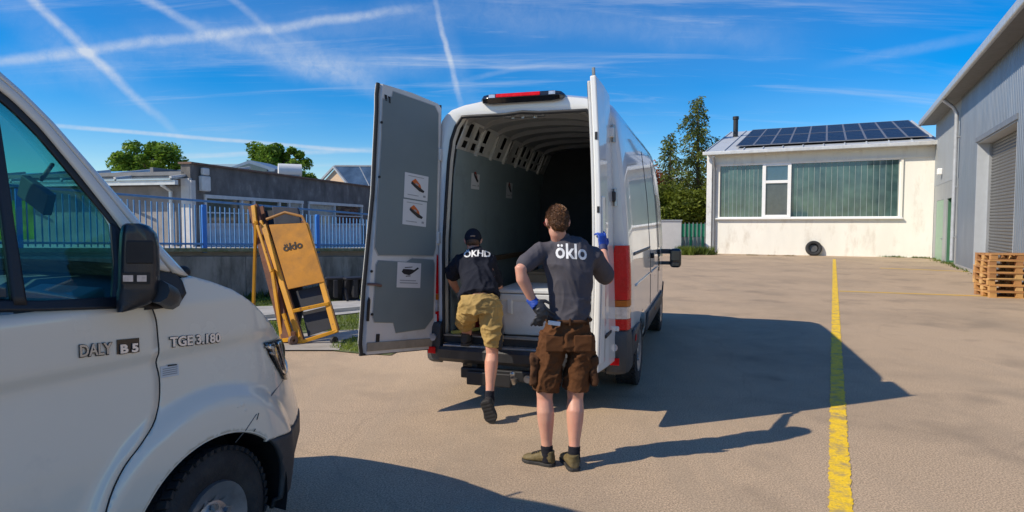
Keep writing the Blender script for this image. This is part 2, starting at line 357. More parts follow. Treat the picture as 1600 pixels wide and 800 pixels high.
dp = MB(); dp.tube([(.25, -.58, rz0 - .3), (.25, -.25, rz0 - .75), (.25, -.12, rz0 - .95), (.25, -.12, .1)], .07, 12); dp.build('downpipe', greyst, bl, smooth=True)
cv = MB(); cv.box((-.02, -.10, 2.9), (.30, .22, 5.8)); cv.build('corner_post', M('white_post', (.74, .73, .70), .5, var=.06, dirt=(.4, .38, .33), ds=2), bl, bevel=.03)
# windows: two fields of upright glass planks with a casement between
glassgreen = [M('plank_glass_%d' % i, c, .10, 0, var=.25, vs=1.2, coat=.6, spec=.8, dirt=(.10, .17, .14), ds=1.2, dth=(.4, .8)) for i, c in enumerate([(.028, .068, .068), (.018, .05, .058), (.036, .08, .076), (.026, .06, .072)])]
whiteline = M('plank_joint', (.27, .34, .33), .4)
def plank_field(x0, x1, n):
    w = empty('window', (0, 0, 0)); w.parent = bl
    for i in range(n):
        a = lerp(x0, x1, i / n); b = lerp(x0, x1, (i + 1) / n); q = MB(); q.box(((a + b) / 2, .12 + random.uniform(-.008, .008), (wz0 + wz1) / 2), (b - a - .035, .03, wz1 - wz0 - .08), Matrix.Rotation(random.uniform(-.012, .012), 3, 'Z'))
        q.build('glass_plank', random.choice(glassgreen), w)
    j = MB()
    for i in range(n + 1): j.box((lerp(x0, x1, i / n), .114, (wz0 + wz1) / 2), (.024, .034, wz1 - wz0 - .06))
    j.build('glazing_joint', whiteline, w)
    fr = MB(); fr.box(((x0 + x1) / 2, .05, wz1 - .03), (x1 - x0 + .1, .16, .08)); fr.box(((x0 + x1) / 2, .05, wz0 + .02), (x1 - x0 + .1, .16, .06)); build_each(fr, 'frame', whitep, w)
plank_field(wx0 + .03, dx0 - .02, 10); plank_field(dx1 + .02, wx1 - .03, 18)
cs = empty('window', (0, 0, 0)); cs.parent = bl; cz = onwall(1213, 284)[1]
fr = MB(); cx = (dx0 + dx1) / 2; cw = dx1 - dx0
for x in (dx0 + .09, dx1 - .09): fr.box((x, .02, (wz0 + wz1) / 2), (.18, .14, wz1 - wz0))
for z in (wz0 + .08, cz, wz1 - .07): fr.box((cx, .02, z), (cw - .36, .139, .16))
build_each(fr, 'frame', whitep, cs, bevel=.01)
pn = MB(); pn.box((cx, .05, (cz + wz1) / 2), (cw - .3, .02, wz1 - cz)); pn.build('pane', M('pane_blue', (.03, .07, .11), .04, coat=1, spec=1), cs)
pn = MB(); pn.box((cx, .05, (cz + wz0) / 2), (cw - .3, .02, cz - wz0)); pn.build('pane', M('pane_grey', (.075, .085, .09), .12, coat=.6), cs)
sl = MB(); sl.box(((wx0 + wx1) / 2, -.09, wz0 - .05), (wx1 - wx0 + .4, .2, .08)); sl.build('window_sill', whitep, bl, bevel=.01)
sl = MB(); sl.box(((wx0 + wx1) / 2 + .1, -.03, wz1 + .03), (wx1 - wx0 + .5, .1, .06)); sl.box((wx1 + .12, -.03, (wz0 + wz1) / 2), (.1, .1, wz1 - wz0)); sl.build('window_surround', plaster, bl)
ch = MB(); ch.tube([(.5, 7, 7), (.5, 7, 8.75)], .16, 14); ch.tube([(.5, 7, 8.75), (.5, 7, 8.95)], .2, 14); ch.build('chimney', M('black_metal', (.02, .02, .022), .5), bl, smooth=True)
# stains at the foot
# solar panels: 10 x 2
pv = M('solar_cell', (.006, .008, .018), .45, 0, var=.2, vs=3, coat=.12, spec=.3); pf = M('solar_frame', (.20, .21, .24), .5, .3)
px0 = 1.35; px1 = wall_len - .25; npx = 10; pwid = (px1 - px0) / npx; prow = 4.7
def panel_mesh():
    b = MB(); b.box((0, 0, 0), (pwid - .05, prow - .06, .04)); fr_ = MB(); e = .045
    for sx in (-1, 1): fr_.box((sx * (pwid - .05) / 2, 0, .01), (e, prow - .05, .05))
    for sy in (-1, 1): fr_.box((0, sy * (prow - .06) / 2, .01), (pwid - .05 - e, e, .049))
    gr = MB()
    for i in (1, 2, 3, 4, 5): gr.box((0, -prow / 2 + prow * i / 6, .0215), (pwid - .1, .022, .004))
    return b, fr_, gr
b1, f1, g1 = panel_mesh(); sang = math.atan(slope); first = None
ordn = ['leftmost', 'second from the left', 'third from the left', 'fourth from the left', 'fifth from the left', 'fifth from the right', 'fourth from the right', 'third from the right', 'second from the right', 'rightmost']
for row in range(2):
    for i in range(npx):
        x = px0 + pwid * (i + .5); y = .25 + prow * (row + .5) * math.cos(sang); z = rz0 + .24 + (y) * slope
        wpos = A + ex * x + ey * y; wpos.z = z
        if first is None:
            e = empty('solar_panel', wpos); b1.build('cell_sheet', pv, e); f1.build('frame', pf, e); g1.build('cell_lines', M('cell_line', (.14, .17, .24), .4), e); first = e
        else: e = copy_tree(first); e.location = wpos
        e.rotation_euler = (sang, 0, math.atan2(ex.y, ex.x))
        tag(e, 'dark blue solar panel on the workshop roof, %s in the %s row' % (ordn[i], ('lower', 'upper')[row]), 'solar panel', 'solar panels on the workshop roof')

# ---------------------------------------------------------------- metal hall on the right
hd = -YU; hall_o = Bp.copy(); hall = empty('metal_hall', hall_o, math.atan2(hd.y, hd.x))     # local x runs toward the viewer, local y away from the yard... 
tag(hall, 'grey corrugated metal hall along the right side of the yard with a roller door', 'building')
hn = Vector((-hd.y, hd.x, 0))                      # local +y
def onhall(px, py, off=0):
    n = hn; o = hall_o - Vector((0, 0, CH)) + hn * off; r = ray(px, py); t = o.dot(n) / r.dot(n); p = r * t; q = p + Vector((0, 0, CH)) - hall_o; return q.dot(hd), q.z
sgn = 1 if hn.dot(-YR) > 0 else -1                # +1: local +y points to the yard
# sgn*out is towards the yard
xs_p = onhall(1499, 300)[0]; xr0 = onhall(1527, 300)[0]; xr1 = xr0 + 5.4; ztop = onhall(1527, 226)[1]; HE = 6.75; LEN = 27
corr = M('corrugated_sheet', (.21, .235, .27), .38, .55, var=.08, vs=1.5, dirt=(.22, .23, .25), ds=.8, dth=(.5, .9), stretch=(1, 1, .25))
flatm = M('flat_panel', (.34, .36, .37), .5, .3, var=.05, vs=.8, dirt=(.30, .29, .27), ds=1.0, dth=(.5, .85), stretch=(1, 1, .4))
def corrugated(name, x0, x1, z0, z1, pitch, depth, mat, y0=0):
    n = int((x1 - x0) / pitch); pr = []
    for i in range(n):
        a = x0 + (x1 - x0) * i / n; p = (x1 - x0) / n
        pr += [(a, 0), (a + p * .35, 0), (a + p * .5, depth), (a + p * .85, depth)]
    pr.append((x1, 0)); m_ = MB(); m_.add([(x, y0 + sgn * y, z) for z in (z0, z1) for x, y in pr], [(i, i + 1, len(pr) + i + 1, len(pr) + i) for i in range(len(pr) - 1)]); return m_.build(name, mat, hall)
corrugated('wall_cladding', .0, xs_p, 3.6, HE, .22, .02, flatm)
corrugated('wall_cladding', xs_p, xr0 - .02, .12, HE, .19, .05, corr)
corrugated('wall_cladding', xr0 - .02, xr1 + .02, ztop + .02, HE, .19, .05, corr)
corrugated('wall_cladding', xr1 + .02, LEN, .12, HE, .19, .05, corr)
gd = [onhall(1463, 330)[0], onhall(1474, 330)[0], onhall(1479, 330)[0], onhall(1493, 330)[0]]; gz = onhall(1486, 309)[1]
lw_ = MB()
seg_ = [(0, gd[0]), (gd[1], gd[2]), (gd[3], xs_p)]
for a, b in seg_: lw_.box(((a + b) / 2, sgn * -.05, 1.8), (b - a, .1, 3.6))
for a, b in ((gd[0], gd[1]), (gd[2], gd[3])): lw_.box(((a + b) / 2, sgn * -.05, (gz + 3.6) / 2), (b - a, .1, 3.6 - gz))
lw_.build('lower_wall', flatm, hall)
pl = MB(); pl.box(((xs_p + xr0) / 2, sgn * .005, .06), (xr0 - xs_p, .12, .12)); pl.build('plinth', M('concrete_plinth', (.34, .33, .31), .9), hall)
grn = M('green_door', (.04, .30, .09), .5, var=.08, vs=1.5); grl = M('pale_green_door', (.26, .40, .28), .55, var=.06)
for (a, b, m, rec) in ((gd[0], gd[1], grl, .03), (gd[2], gd[3], grn, .35)):
    d_ = MB(); d_.box(((a + b) / 2, sgn * -rec, gz / 2), (b - a - .02, .05, gz - .02)); dd = d_.build('door', m, hall, bevel=.005); dd['label'] = 'bright green door set back' if m is grn else 'pale green flush door'
    h_ = MB(); h_.box((b - .18, sgn * (-rec + .06), 1.05), (.14, .05, .03)); h_.build('handle', greyst, dd)
    if rec > .1:
        j = MB(); j.box((a - .0, sgn * -.2, gz / 2), (.04, .3, gz)); j.box((b, sgn * -.2, gz / 2), (.04, .3, gz)); j.box(((a + b) / 2, sgn * -.2, gz + .02), (b - a + .04, .3, .04)); j.build('door_reveal', M('dark_green', (.05, .14, .08), .6), hall)
ws = MB(); ws.box((onhall(1473, 268)[0], sgn * .12, onhall(1473, 268)[1]), (.3, .2, .3)); ws.build('wall_lamp', whitep, hall, bevel=.04)
# downpipe, eave, soffit, roof
e = MB(); e.tube([(xs_p - .05, sgn * .62, HE - .05), (xs_p - .05, sgn * .3, HE - .35), (xs_p - .05, sgn * .17, HE - .6), (xs_p - .05, sgn * .17, .25)], .075, 12); ow = e.build('downpipe', M('pipe_grey', (.48, .50, .52), .4, .3), hall, smooth=True)
for z in (1.2, 3.2, 5.2):
    c_ = MB(); c_.box((xs_p - .05, sgn * .09, z), (.2, .14, .05)); c_.build('pipe_clamp', greyst, hall)
e = MB(); e.box((LEN / 2 - .2, sgn * .3, HE + .02), (LEN + .4, .62, .06)); e.build('soffit', M('soffit_dark', (.16, .17, .18), .7), hall)
e = MB(); e.box((LEN / 2 - .2, sgn * .66, HE + .10), (LEN + .5, .12, .26)); e.build('gutter', M('gutter_grey', (.52, .54, .56), .4, .4), hall, bevel=.03)
e = MB(); e.hexa([(-.3, sgn * .6, HE + .2), (LEN, sgn * .6, HE + .2), (LEN, -sgn * 9, HE + 1.7), (-.3, -sgn * 9, HE + 1.7), (-.3, sgn * .6, HE + .28), (LEN, sgn * .6, HE + .28), (LEN, -sgn * 9, HE + 1.78), (-.3, -sgn * 9, HE + 1.78)]); e.build('roof', zinc, hall)
e = MB(); e.prism([(0, 0), (-9 , 0), (-9, HE + 1.5), (0, HE)], (.02, 0, 0), (0, sgn, 0), (0, 0, 1), (1, 0, 0), .2); e.box((LEN - .1, -sgn * 4.5, 3.5), (.2, 9, 7)); e.box((LEN/2, -sgn * 9, 4), (LEN, .2, 8)); e.build('end_wall', flatm, hall)
# roller door recess: projecting portal with flat cheek, lintel and slats
rv = .4
e = MB(); e.box((xr0 - .03, sgn * (-.21), ztop / 2), (.06, .5, ztop)); e.box((xr1 + .03, sgn * (-.21), ztop / 2), (.06, .5, ztop)); e.box(((xr0 + xr1) / 2, sgn * (-.21), ztop + .03), (xr1 - xr0 + .12, .5, .06)); e.build('door_reveal', M('reveal_panel', (.46, .49, .52), .5, .2, var=.04), hall)
e = MB(); e.box(((xr0 + xr1) / 2, sgn * .05, ztop + .12), (xr1 - xr0 + .3, .08, .16)); e.build('lintel_trim', M('trim_dark', (.22, .24, .27), .5, .4), hall)
rd = empty('roller_door', (0, 0, 0)); rd.parent = hall; rd['label'] = 'grey roller shutter door, closed'
zh = .105; slat = MB(); pr = [(0, 0), (.02, .02), (.032, .05), (.02, .085), (0, zh)]
slat.add([(x, sgn * y, z) for x in (0, xr1 - xr0 - .1) for y, z in pr], [(i, i + 1, len(pr) + i + 1, len(pr) + i) for i in range(len(pr) - 1)])
sm_ = M('shutter_slat', (.17, .165, .155), .45, .4, var=.05)
s1 = slat.build('slat', sm_, rd, smooth=True, angle=80); s1.location = (xr0 + .05, sgn * -.38, 0)
for i in range(1, int(ztop / zh)): part('slat', s1, rd, (xr0 + .05, sgn * -.38, i * zh))
e = MB(); e.box((xr0 + .05, sgn * -.34, ztop / 2), (.1, .1, ztop)); e.box((xr1 - .05, sgn * -.34, ztop / 2), (.1, .1, ztop)); e.build('guide_rail', greyst, rd)

# ---------------------------------------------------------------- pallets
woods = [M('pallet_wood_%d' % i, c, .8, var=.22, vs=3, bump=.5, bs=40, stretch=(1, 1, 1), dirt=(.20, .10, .04), ds=3, dth=(.5, .8)) for i, c in enumerate([(.50, .25, .085), (.58, .31, .10), (.40, .19, .07), (.64, .38, .14)])]
PL, PW = 1.2, .8
def make_pallet():
    t = empty('wooden_pallet', (0, 0, 0))
    for i, y in enumerate((-.35, -.175, 0, .175, .35)):
        b = MB(); b.box((0, y, .133), (PL, .12 if i % 2 == 0 else .1, .022)); b.build('deck_board', random.choice(woods), t)
    for x in (-.53, 0, .53):
        b = MB(); b.box((x, 0, .111), (.14, PW, .021)); b.build('cross_board', random.choice(woods), t)
    for x in (-.53, 0, .53):
        for y in (-.35, 0, .35):
            b = MB(); b.box((x, y, .061), (.14, .1 if y else .14, .078)); b.build('block', random.choice(woods), t)
    for y in (-.35, 0, .35):
        b = MB(); b.box((0, y, .011), (PL, .1, .021)); b.build('base_board', random.choice(woods), t)
    return t
pc = G(1573, 466); c0 = Vector(pc) + Vector((.35, .35, 0)); words = ['bottom', 'second', 'third', 'fourth', 'fifth', 'sixth', 'seventh', 'top']
for k in range(7):
    p = make_pallet(); p.location = (c0.x + random.uniform(-.02, .02), c0.y + random.uniform(-.02, .02), k * .1465); p.rotation_euler = (0, 0, R(-15 + random.uniform(-1.5, 1.5)))
    lab = {0: 'bottom wooden pallet of the stack by the roller door', 6: 'topmost wooden pallet of the stack by the roller door'}.get(k, 'orange brown wooden pallet, %s from the ground in the stack by the roller door' % words[k])
    tag(p, lab, 'pallet', 'wooden pallets stacked by the roller door')

# ---------------------------------------------------------------- discarded tyres, kerb rubbish
rubber = M('tyre_rubber', (.022, .022, .024), .75, var=.2, vs=6, bump=.6, bs=50, dirt=(.06, .055, .05), ds=4)
def tyre_profile(w, r, ri): return [(-w * .38, ri), (-w * .5, ri + (r - ri) * .35), (-w * .5, r - .05), (-w * .42, r - .012), (-w * .25, r), (w * .25, r), (w * .42, r - .012), (w * .5, r - .05), (w * .5, ri + (r - ri) * .35), (w * .38, ri), (0, ri - .015), (-w * .38, ri)]
ty = G(1271, 399.5); t = MB(); t.lathe(tyre_profile(.26, .41, .25), (0, 0, .40), (-.28, -1, .25), 28); ob = t.build('old_tyre', rubber, None, smooth=True); ob.location = Vector(ty) + Vector((0, 0, 0)); tag(ob, 'old black tyre leaning on its side against the cream workshop wall', 'tyre')
dk = MB(); dk.ell((0, 0, .03), (.14, .14, .02)); dk.box((.0, -.25, .33), (.2, .06, .2))
t = MB(); t.lathe([(.0, .02), (0, .2), (-.05, .24), (-.1, .25)], (0, .02, .4), (-.28, -1, .25), 20); q = t.build('hub', M('old_hub', (.12, .12, .12), .6, .3), ob, smooth=True)
t = MB(); t.lathe(tyre_profile(.24, .37, .24), (0, 0, .30), (.62, -.8, .55), 28); o2 = t.build('old_tyre', rubber, None, smooth=True); o2.location = Vector(G(1284, 399)) + Vector((.05, .35, 0)); tag(o2, 'second worn tyre tucked behind the leaning one at the workshop wall', 'tyre')

# ---------------------------------------------------------------- green fence and white wall far behind the van
f0 = Vector(G(1057, 396)); f1_ = Vector(G(1107, 396)); fe = empty('garden_fence', f0, 0); tag(fe, 'low green screen fence with grey wire panels between the white wall and the workshop', 'fence')
L_ = (f1_ - f0).length; gm = M('green_screen', (.02, .28, .14), .6, var=.15, vs=6); gm2 = M('grey_screen', (.22, .30, .27), .6, var=.2, vs=4)
for i in range(8):
    b = MB(); b.box((L_ * (i + .5) / 8, 0, 1.35), (L_ / 8 - .02, .04, .75)); b.build('screen_panel', gm, fe)
    b = MB(); b.box((L_ * (i + .5) / 8, .03, .48), (L_ / 8 - .05, .03, .95)); b.build('lower_panel', gm2 if i % 3 else gm, fe)
for i in range(9):
    b = MB(); b.box((L_ * i / 8, -.04, .9), (.04, .05, 1.8)); b.build('fence_post', greyst if i else gm, fe)
w0 = Vector(G(1010, 397)); ww = MB(); ww.box((0, 0, .95), ((Vector(G(1056, 397)) - w0).length + 1.2, .2, 1.9)); ob = ww.build('garden_wall', M('white_wall', (.70, .68, .64), .8, var=.05), None, bevel=.02); ob.location = w0 + Vector((.55, .1, 0)); tag(ob, 'short whitewashed garden wall left of the green fence', 'wall')
cap = MB(); cap.box((0, 0, 1.93), ((Vector(G(1056, 397)) - w0).length + 1.26, .28, .06)); cap.build('coping', zinc, ob)
sh = MB(); sh.box((0, 0, 1.2), (3.6, .1, 2.4)); ob = sh.build('board_fence', M('weathered_boards', (.33, .32, .31), .85, var=.2, vs=3, stretch=(8, 1, .3)), None); ob.location = (Vector(G(1085, 392)).x + 1.0, Vector(G(1085, 396)).y + 2.5, 0); tag(ob, 'pale weathered board fence rising behind the green fence', 'fence')
tp = MB()
for i in range(12): tp.box((-1.65 + i * .3, -.06, 1.22), (.26, .03, 2.44 + .03 * (i % 3)))
tp.build('board', M('weathered_boards', (.33, .32, .31), .85), ob)

# ---------------------------------------------------------------- trees
leafs = {}
def leafmat(name, col):
    if name in leafs: return leafs[name]
    m = bpy.data.materials.new(name); m.use_nodes = True; nt = m.node_tree; nd = nt.nodes; L = nt.links.new; b = nd['Principled BSDF']
    tc = nd.new('ShaderNodeTexCoord'); n = nd.new('ShaderNodeTexNoise'); n.inputs['Scale'].default_value = 1.6; n.inputs['Detail'].default_value = 4; L(tc.outputs['Object'], n.inputs['Vector'])
    n2 = nd.new('ShaderNodeTexNoise'); n2.inputs['Scale'].default_value = 9; L(tc.outputs['Object'], n2.inputs['Vector'])
    r = nd.new('ShaderNodeValToRGB'); L(n.outputs[0], r.inputs[0]); e = r.color_ramp.elements; e[0].position = .35; e[1].position = .66
    e[0].color = (col[0] * .5, col[1] * .55, col[2] * .6, 1); e[1].color = (col[0] * 1.5, col[1] * 1.3, col[2], 1)
    mx = nd.new('ShaderNodeMixRGB'); mx.blend_type = 'MULTIPLY'; mx.inputs[0].default_value = .5; L(r.outputs[0], mx.inputs[1]); L(n2.outputs[0], mx.inputs[2])
    ad = nd.new('ShaderNodeMixRGB'); ad.blend_type = 'ADD'; ad.inputs[0].default_value = .35; L(mx.outputs[0], ad.inputs[1]); L(r.outputs[0], ad.inputs[2])
    L(ad.outputs[0], b.inputs['Base Color']); b.inputs['Roughness'].default_value = .55; b.inputs['Specular IOR Level'].default_value = .3
    t = nd.new('ShaderNodeBsdfTranslucent'); L(ad.outputs[0], t.inputs[0]); ms = nd.new('ShaderNodeMixShader'); ms.inputs[0].default_value = .35
    L(b.outputs[0], ms.inputs[1]); L(t.outputs[0], ms.inputs[2]); L(ms.outputs[0], nd['Material Output'].inputs[0])
    leafs[name] = m; return m
bark = M('bark', (.10, .075, .055), .9, var=.3, vs=6, bump=1, bs=20)
def leafcloud(mb, centers, n, size, flat=.55, aspect=.5):
    for _ in range(n):
        c, r = random.choice(centers); d = Vector((random.gauss(0, 1), random.gauss(0, 1), random.gauss(0, 1))).normalized() * (random.random() ** .45)
        p = Vector(c) + Vector((d.x * r[0], d.y * r[1], d.z * r[2])); s = size * random.uniform(.6, 1.4)
        a = Vector((random.gauss(0, 1), random.gauss(0, 1), random.gauss(0, flat))).normalized(); b = a.orthogonal().normalized(); b.rotate(Matrix.Rotation(random.uniform(0, 6.28), 3, a)); a *= s; b *= s * aspect
        mb.add([p - a * .5, p + b * .5 - a * .05, p + a * .6, p - b * .5 + a * .05], [(0, 1, 2, 3)])
def broad_tree(name, base, h, rx, label, n=9000, size=.3, col=(.15, .27, .03), cat='tree', group=None, flatten=.8, cw=60):
    t = empty(name, base); tag(t, label, cat, group); tk = MB(); tk.tube([(0, 0, 0), (.1, .05, h * .3), (0, .1, h * .6)], [h * .03, h * .022, h * .012], 10)
    cen = []
    for i in range(cw):
        a = random.uniform(0, 6.28); q = random.random() ** .6; z = h * random.uniform(.48, .93); k = math.sin(math.pi * min(1, max(.08, (z / h - .38) / .68))) ** .6
        c = (math.cos(a) * rx * q * k * .85, math.sin(a) * rx * q * k * .85, z); rr = rx * random.uniform(.12, .30); cen.append((c, (rr, rr, rr * flatten)))
        tk.tube([(0, .05, h * random.uniform(.25, .45)), (c[0] * .5, c[1] * .5, lerp(h * .45, z, .7)), c], [h * .012, h * .008, h * .003], 6)
    tk.build('trunk', bark, t, smooth=True); cr_ = MB(); leafcloud(cr_, cen, n, size); cr_.build('crown', leafmat('leaf_' + name + str(round(col[0], 3)), col), t, fix=False); return t
broad_tree('broadleaf_tree', tuple(W(243, 350, 42).xy) + (0,), 7.2, 2.9, 'green broadleaf tree crown rising behind the left end of the grey building', 26000, .22)
broad_tree('broadleaf_tree', tuple(W(436, 350, 44).xy) + (0,), 7.4, 2.6, 'green broadleaf tree behind the white roof vent of the grey building', 26000, .22)
def conifer(base, h, r, label, n=60, col=(.11, .15, .03), bend=0):
    t = empty('conifer_tree', base); tag(t, label, 'tree'); tk = MB(); tk.tube([(0, 0, 0), (bend * .3, 0, h * .5), (bend, 0, h * .97)], [h * .02, h * .012, h * .003], 8)
    cr_ = MB()
    for i in range(n):
        f = (i + random.random()) / n; z = h * (.2 + .8 * f); Rr = r * (1 - f) ** .75 * random.uniform(.3, 1.25) + .18; a = i * 2.4 + random.uniform(-.5, .5); bx = lerp(0, bend, f)
        tip = Vector((math.cos(a) * Rr + bx, math.sin(a) * Rr, z - Rr * random.uniform(.05, .35))); o = Vector((bx, 0, z)); mid = o.lerp(tip, .5) + Vector((0, 0, Rr * .16))
        tk.tube([o, mid, tip], [.05 * (1 - f) + .015, .02, .008], 5)
        m = int(30 + 100 * Rr)
        for k in range(m):
            q = random.random() ** .8; p = (o.lerp(mid, q * 2) if q < .5 else mid.lerp(tip, q * 2 - 1)); p = p + Vector((random.gauss(0, .10), random.gauss(0, .10), -abs(random.gauss(0, .30))))
            s = random.uniform(.10, .26); d = (tip - o).normalized() * .6 + Vector((random.gauss(0, .5), random.gauss(0, .5), random.gauss(-.5, .4))); d.normalize(); w = d.orthogonal().normalized(); w.rotate(Matrix.Rotation(random.uniform(0, 6.28), 3, d))
            cr_.add([p, p + d * s * .5 + w * s * .2, p + d * s, p + d * s * .5 - w * s * .2], [(0, 1, 2, 3)])
    tk.build('trunk', bark, t, smooth=True); cr_.build('crown', leafmat('needle', col), t, fix=False); return t
conifer(tuple(W(1090, 350, 42).xy) + (0,), 10.2, 2.9, 'tallest conifer with drooping sparse branches beside the workshop chimney', 66, bend=-.1)
conifer(tuple(W(1046, 350, 41).xy) + (0,), 7.7, 1.9, 'shorter slim conifer left of the tallest one', 46)
def bush(name, base, w, h, label, n, size, col, cw=14):
    t = empty(name, base); tag(t, label, 'bush'); cen = []; st = MB()
    for i in range(cw):
        c = (random.uniform(-w, w), random.uniform(-.8, .8), h * random.uniform(.2, .8)); rr = random.uniform(.25, .45) * h * .7; cen.append((c, (rr * .9, rr * .8, rr))); st.tube([(c[0] * .6, c[1] * .5, 0), c], [.04, .015], 5)
    st.build('stem', bark, t); cr_ = MB(); leafcloud(cr_, cen, n, size); cr_.build('crown', leafmat('bushleaf%.3f' % col[0], col), t, fix=False)
q = W(1080, 350, 39.6); bush('leafy_bush', (q.x, q.y, 0), 1.3, 5.0, 'tall yellow green bush behind the green fence', 22000, .22, (.11, .15, .018))
q = W(1048, 350, 39.2); bush('leafy_bush', (q.x, q.y, 0), 1.2, 4.1, 'bright green bush above the white garden wall', 16000, .2, (.11, .17, .02))
q = W(1024, 350, 47); bush('red_leaved_bush', (q.x, q.y, 0), 1.9, 6.2, 'reddish brown bush at the left edge of the hedge beside the van', 11000, .22, (.22, .06, .025))
q = W(1108, 350, 46); bush('red_leaved_bush', (q.x, q.y, 0), .8, 5.8, 'small patch of red foliage close to the workshop corner', 4000, .2, (.20, .04, .02), 8)
q = W(985, 350, 60); bush('leafy_bush', (q.x, q.y, 0), 6, 4.5, 'distant hedge hidden mostly behind the open van', 9000, .3, (.06, .10, .02), 24)
# weeds along the wall feet
def tufts(name, pts, n, h, label, spread=.12, col=(.10, .15, .025)):
    mb = MB()
    for _ in range(n):
        i = random.randrange(len(pts) - 1); p = Vector(pts[i]).lerp(Vector(pts[i + 1]), random.random()) + Vector((random.gauss(0, spread), random.gauss(0, spread), 0))
        if noise.noise(p * 1.3) < -.05: continue
        d = Vector((random.gauss(0, .4), random.gauss(0, .4), 1)).normalized() * h * random.uniform(.4, 1.2); w = Vector((random.uniform(-1, 1), random.uniform(-1, 1), 0)).normalized() * .012 * (1 + h * 3)
        mb.add([p - w, p + w, p + d], [(0, 1, 2)])
    o = mb.build(name, leafmat('weed%.3f' % col[0], col), None, fix=False); tag(o, label, 'weeds', None, 'stuff')
tufts('weed_strip', [G(1060, 398), G(1107, 398)], 2500, .5, 'green weeds in front of the green fence', .25)
tufts('weed_strip', [G(1370, 401), G(1456, 404), G(1500, 418), G(1533, 429)], 1800, .12, 'low weeds along the foot of the metal hall wall', .12)
tufts('weed_strip', [G(1120, 398), G(1240, 400)], 500, .08, 'sparse dry weeds at the foot of the cream wall', .06, (.20, .16, .06))

# ================================================================== LEFT BACKGROUND
WA = Vector((-7.6, 12.4, 0)); WB = Vector((-3.95, 17.0, 0)); wu = (WB - WA).normalized(); wnv = Vector((wu.y, -wu.x, 0))     # wnv points to the yard
W0 = WA - wu * 8; W1 = WB + wu * 7
def wtop(p):      # height of the wall coping falls to the right
    s = (p - WA).dot(wu) / (WB - WA).length; return max(.85, lerp(1.16, .92, s))
conc = M('old_concrete', (.30, .275, .235), .92, var=.25, vs=1.6, bump=.8, bs=18, dirt=(.06, .055, .04), ds=2.6, dth=(.44, .72), stretch=(1.6, 1.6, .45))
rw = empty('retaining_wall', (0, 0, 0)); tag(rw, 'stained grey concrete retaining wall carrying the blue railing', 'wall')
n = 12
for i in range(n):
    a = W0.lerp(W1, i / n); b = W0.lerp(W1, (i + 1) / n); a2 = a - wnv * .28; b2 = b - wnv * .28; g_ = wu * .004; m_ = MB()
    m_.hexa([a + g_, b - g_, b2 - g_, a2 + g_] + [Vector((p.x, p.y, wtop(p) - .08)) for p in (a + g_, b - g_, b2 - g_, a2 + g_)]); m_.build('wall_panel', conc, rw, bevel=.008)
m_ = MB(); o_ = wnv * .03
m_.hexa([Vector((p.x, p.y, wtop(p) - .08)) for p in (W0 + o_, W1 + o_, W1 - wnv * .31, W0 - wnv * .31)] + [Vector((p.x, p.y, wtop(p))) for p in (W0 + o_, W1 + o_, W1 - wnv * .31, W0 - wnv * .31)]); m_.build('coping', M('coping_mossy', (.22, .22, .15), .95, var=.3, vs=5, dirt=(.10, .13, .04), ds=6, dth=(.45, .6)), rw, bevel=.01)
# terrace behind
m_ = MB(); pts = [W0 - wnv * .3, W1 - wnv * .3, W1 - wnv * 40, W0 - wnv * 40]; m_.hexa([Vector((p.x, p.y, -.1)) for p in pts] + [Vector((p.x, p.y, wtop(W0 + wu * (p - W0).dot(wu)) - .05)) for p in pts]); struct(m_.build('terrace', M('terrace_paving', (.42, .40, .37), .9, var=.15)))
# blue railing
blue = M('railing_blue', (.10, .25, .48), .5, var=.15, vs=5, rust=.68); blue2 = M('post_blue', (.03, .20, .62), .5, var=.1)
ra = empty('blue_railing', (0, 0, 0)); tag(ra, 'blue metal railing with upright bars on top of the concrete wall', 'railing')
RO = -wnv * .14; h0 = 1.05; h1 = .95
def rtop(p): s = (p - WA).dot(wu) / (WB - WA).length; return wtop(p) + lerp(1.06, .93, s)
for f, nm in ((lambda p: rtop(p), 'top_rail'), (lambda p: wtop(p) + .09, 'bottom_rail')):
    m_ = MB(); a = W0 + RO; b = W1 + RO; m_.beam((a.x, a.y, f(W0)), (b.x, b.y, f(W1)), .05, .045); m_.build(nm, blue, ra, bevel=.008)
nb = 190; L_ = (W1 - W0).length; bar = MB(); bar.box((0, 0, .5), (.022, .022, 1)); b0_ = None
for i in range(nb):
    p = W0 + wu * (L_ * (i + .5) / nb); hh = rtop(p) - wtop(p) - .09
    if b0_ is None: b0_ = bar.build('baluster', blue, ra); o = b0_
    else: o = part('baluster', b0_, ra)
    o.location = (p.x + RO.x, p.y + RO.y, wtop(p) + .09); o.scale = (1, 1, hh); o.rotation_euler = (0, 0, math.atan2(wu.y, wu.x))
for px in (30, 319, 496, 640):
    r = ray(px, 350); n_ = wnv; t = (WA + RO).dot(n_) / Vector((r.x, r.y, 0)).dot(n_); p = Vector((r.x * t, r.y * t, 0)); m_ = MB(); m_.box((0, 0, (rtop(p) - wtop(p)) / 2 + .01), (.085, .085, rtop(p) - wtop(p) + .02)); o = m_.build('post', blue2, ra, bevel=.01); o.location = (p.x, p.y, wtop(p)); o.rotation_euler = (0, 0, math.atan2(wu.y, wu.x))
# green banner seen through the parked van's side window
p = WA - wu * 3.0 - wnv * .24; m_ = MB(); m_.grid(lambda u, v: Vector((p.x, p.y, 0)) + wu * u + wnv * (.02 * math.sin(u * 5)) + Vector((0, 0, 1.24 + v)), frange(0, 1.56, 12), frange(.2, .90, 5)); o = m_.build('green_banner', leafmat('lime_fabric', (.85, .98, .08)), None, solid=.003); tag(o, 'bright lime green sheet hung on the blue railing, seen through the parked van window', 'banner')

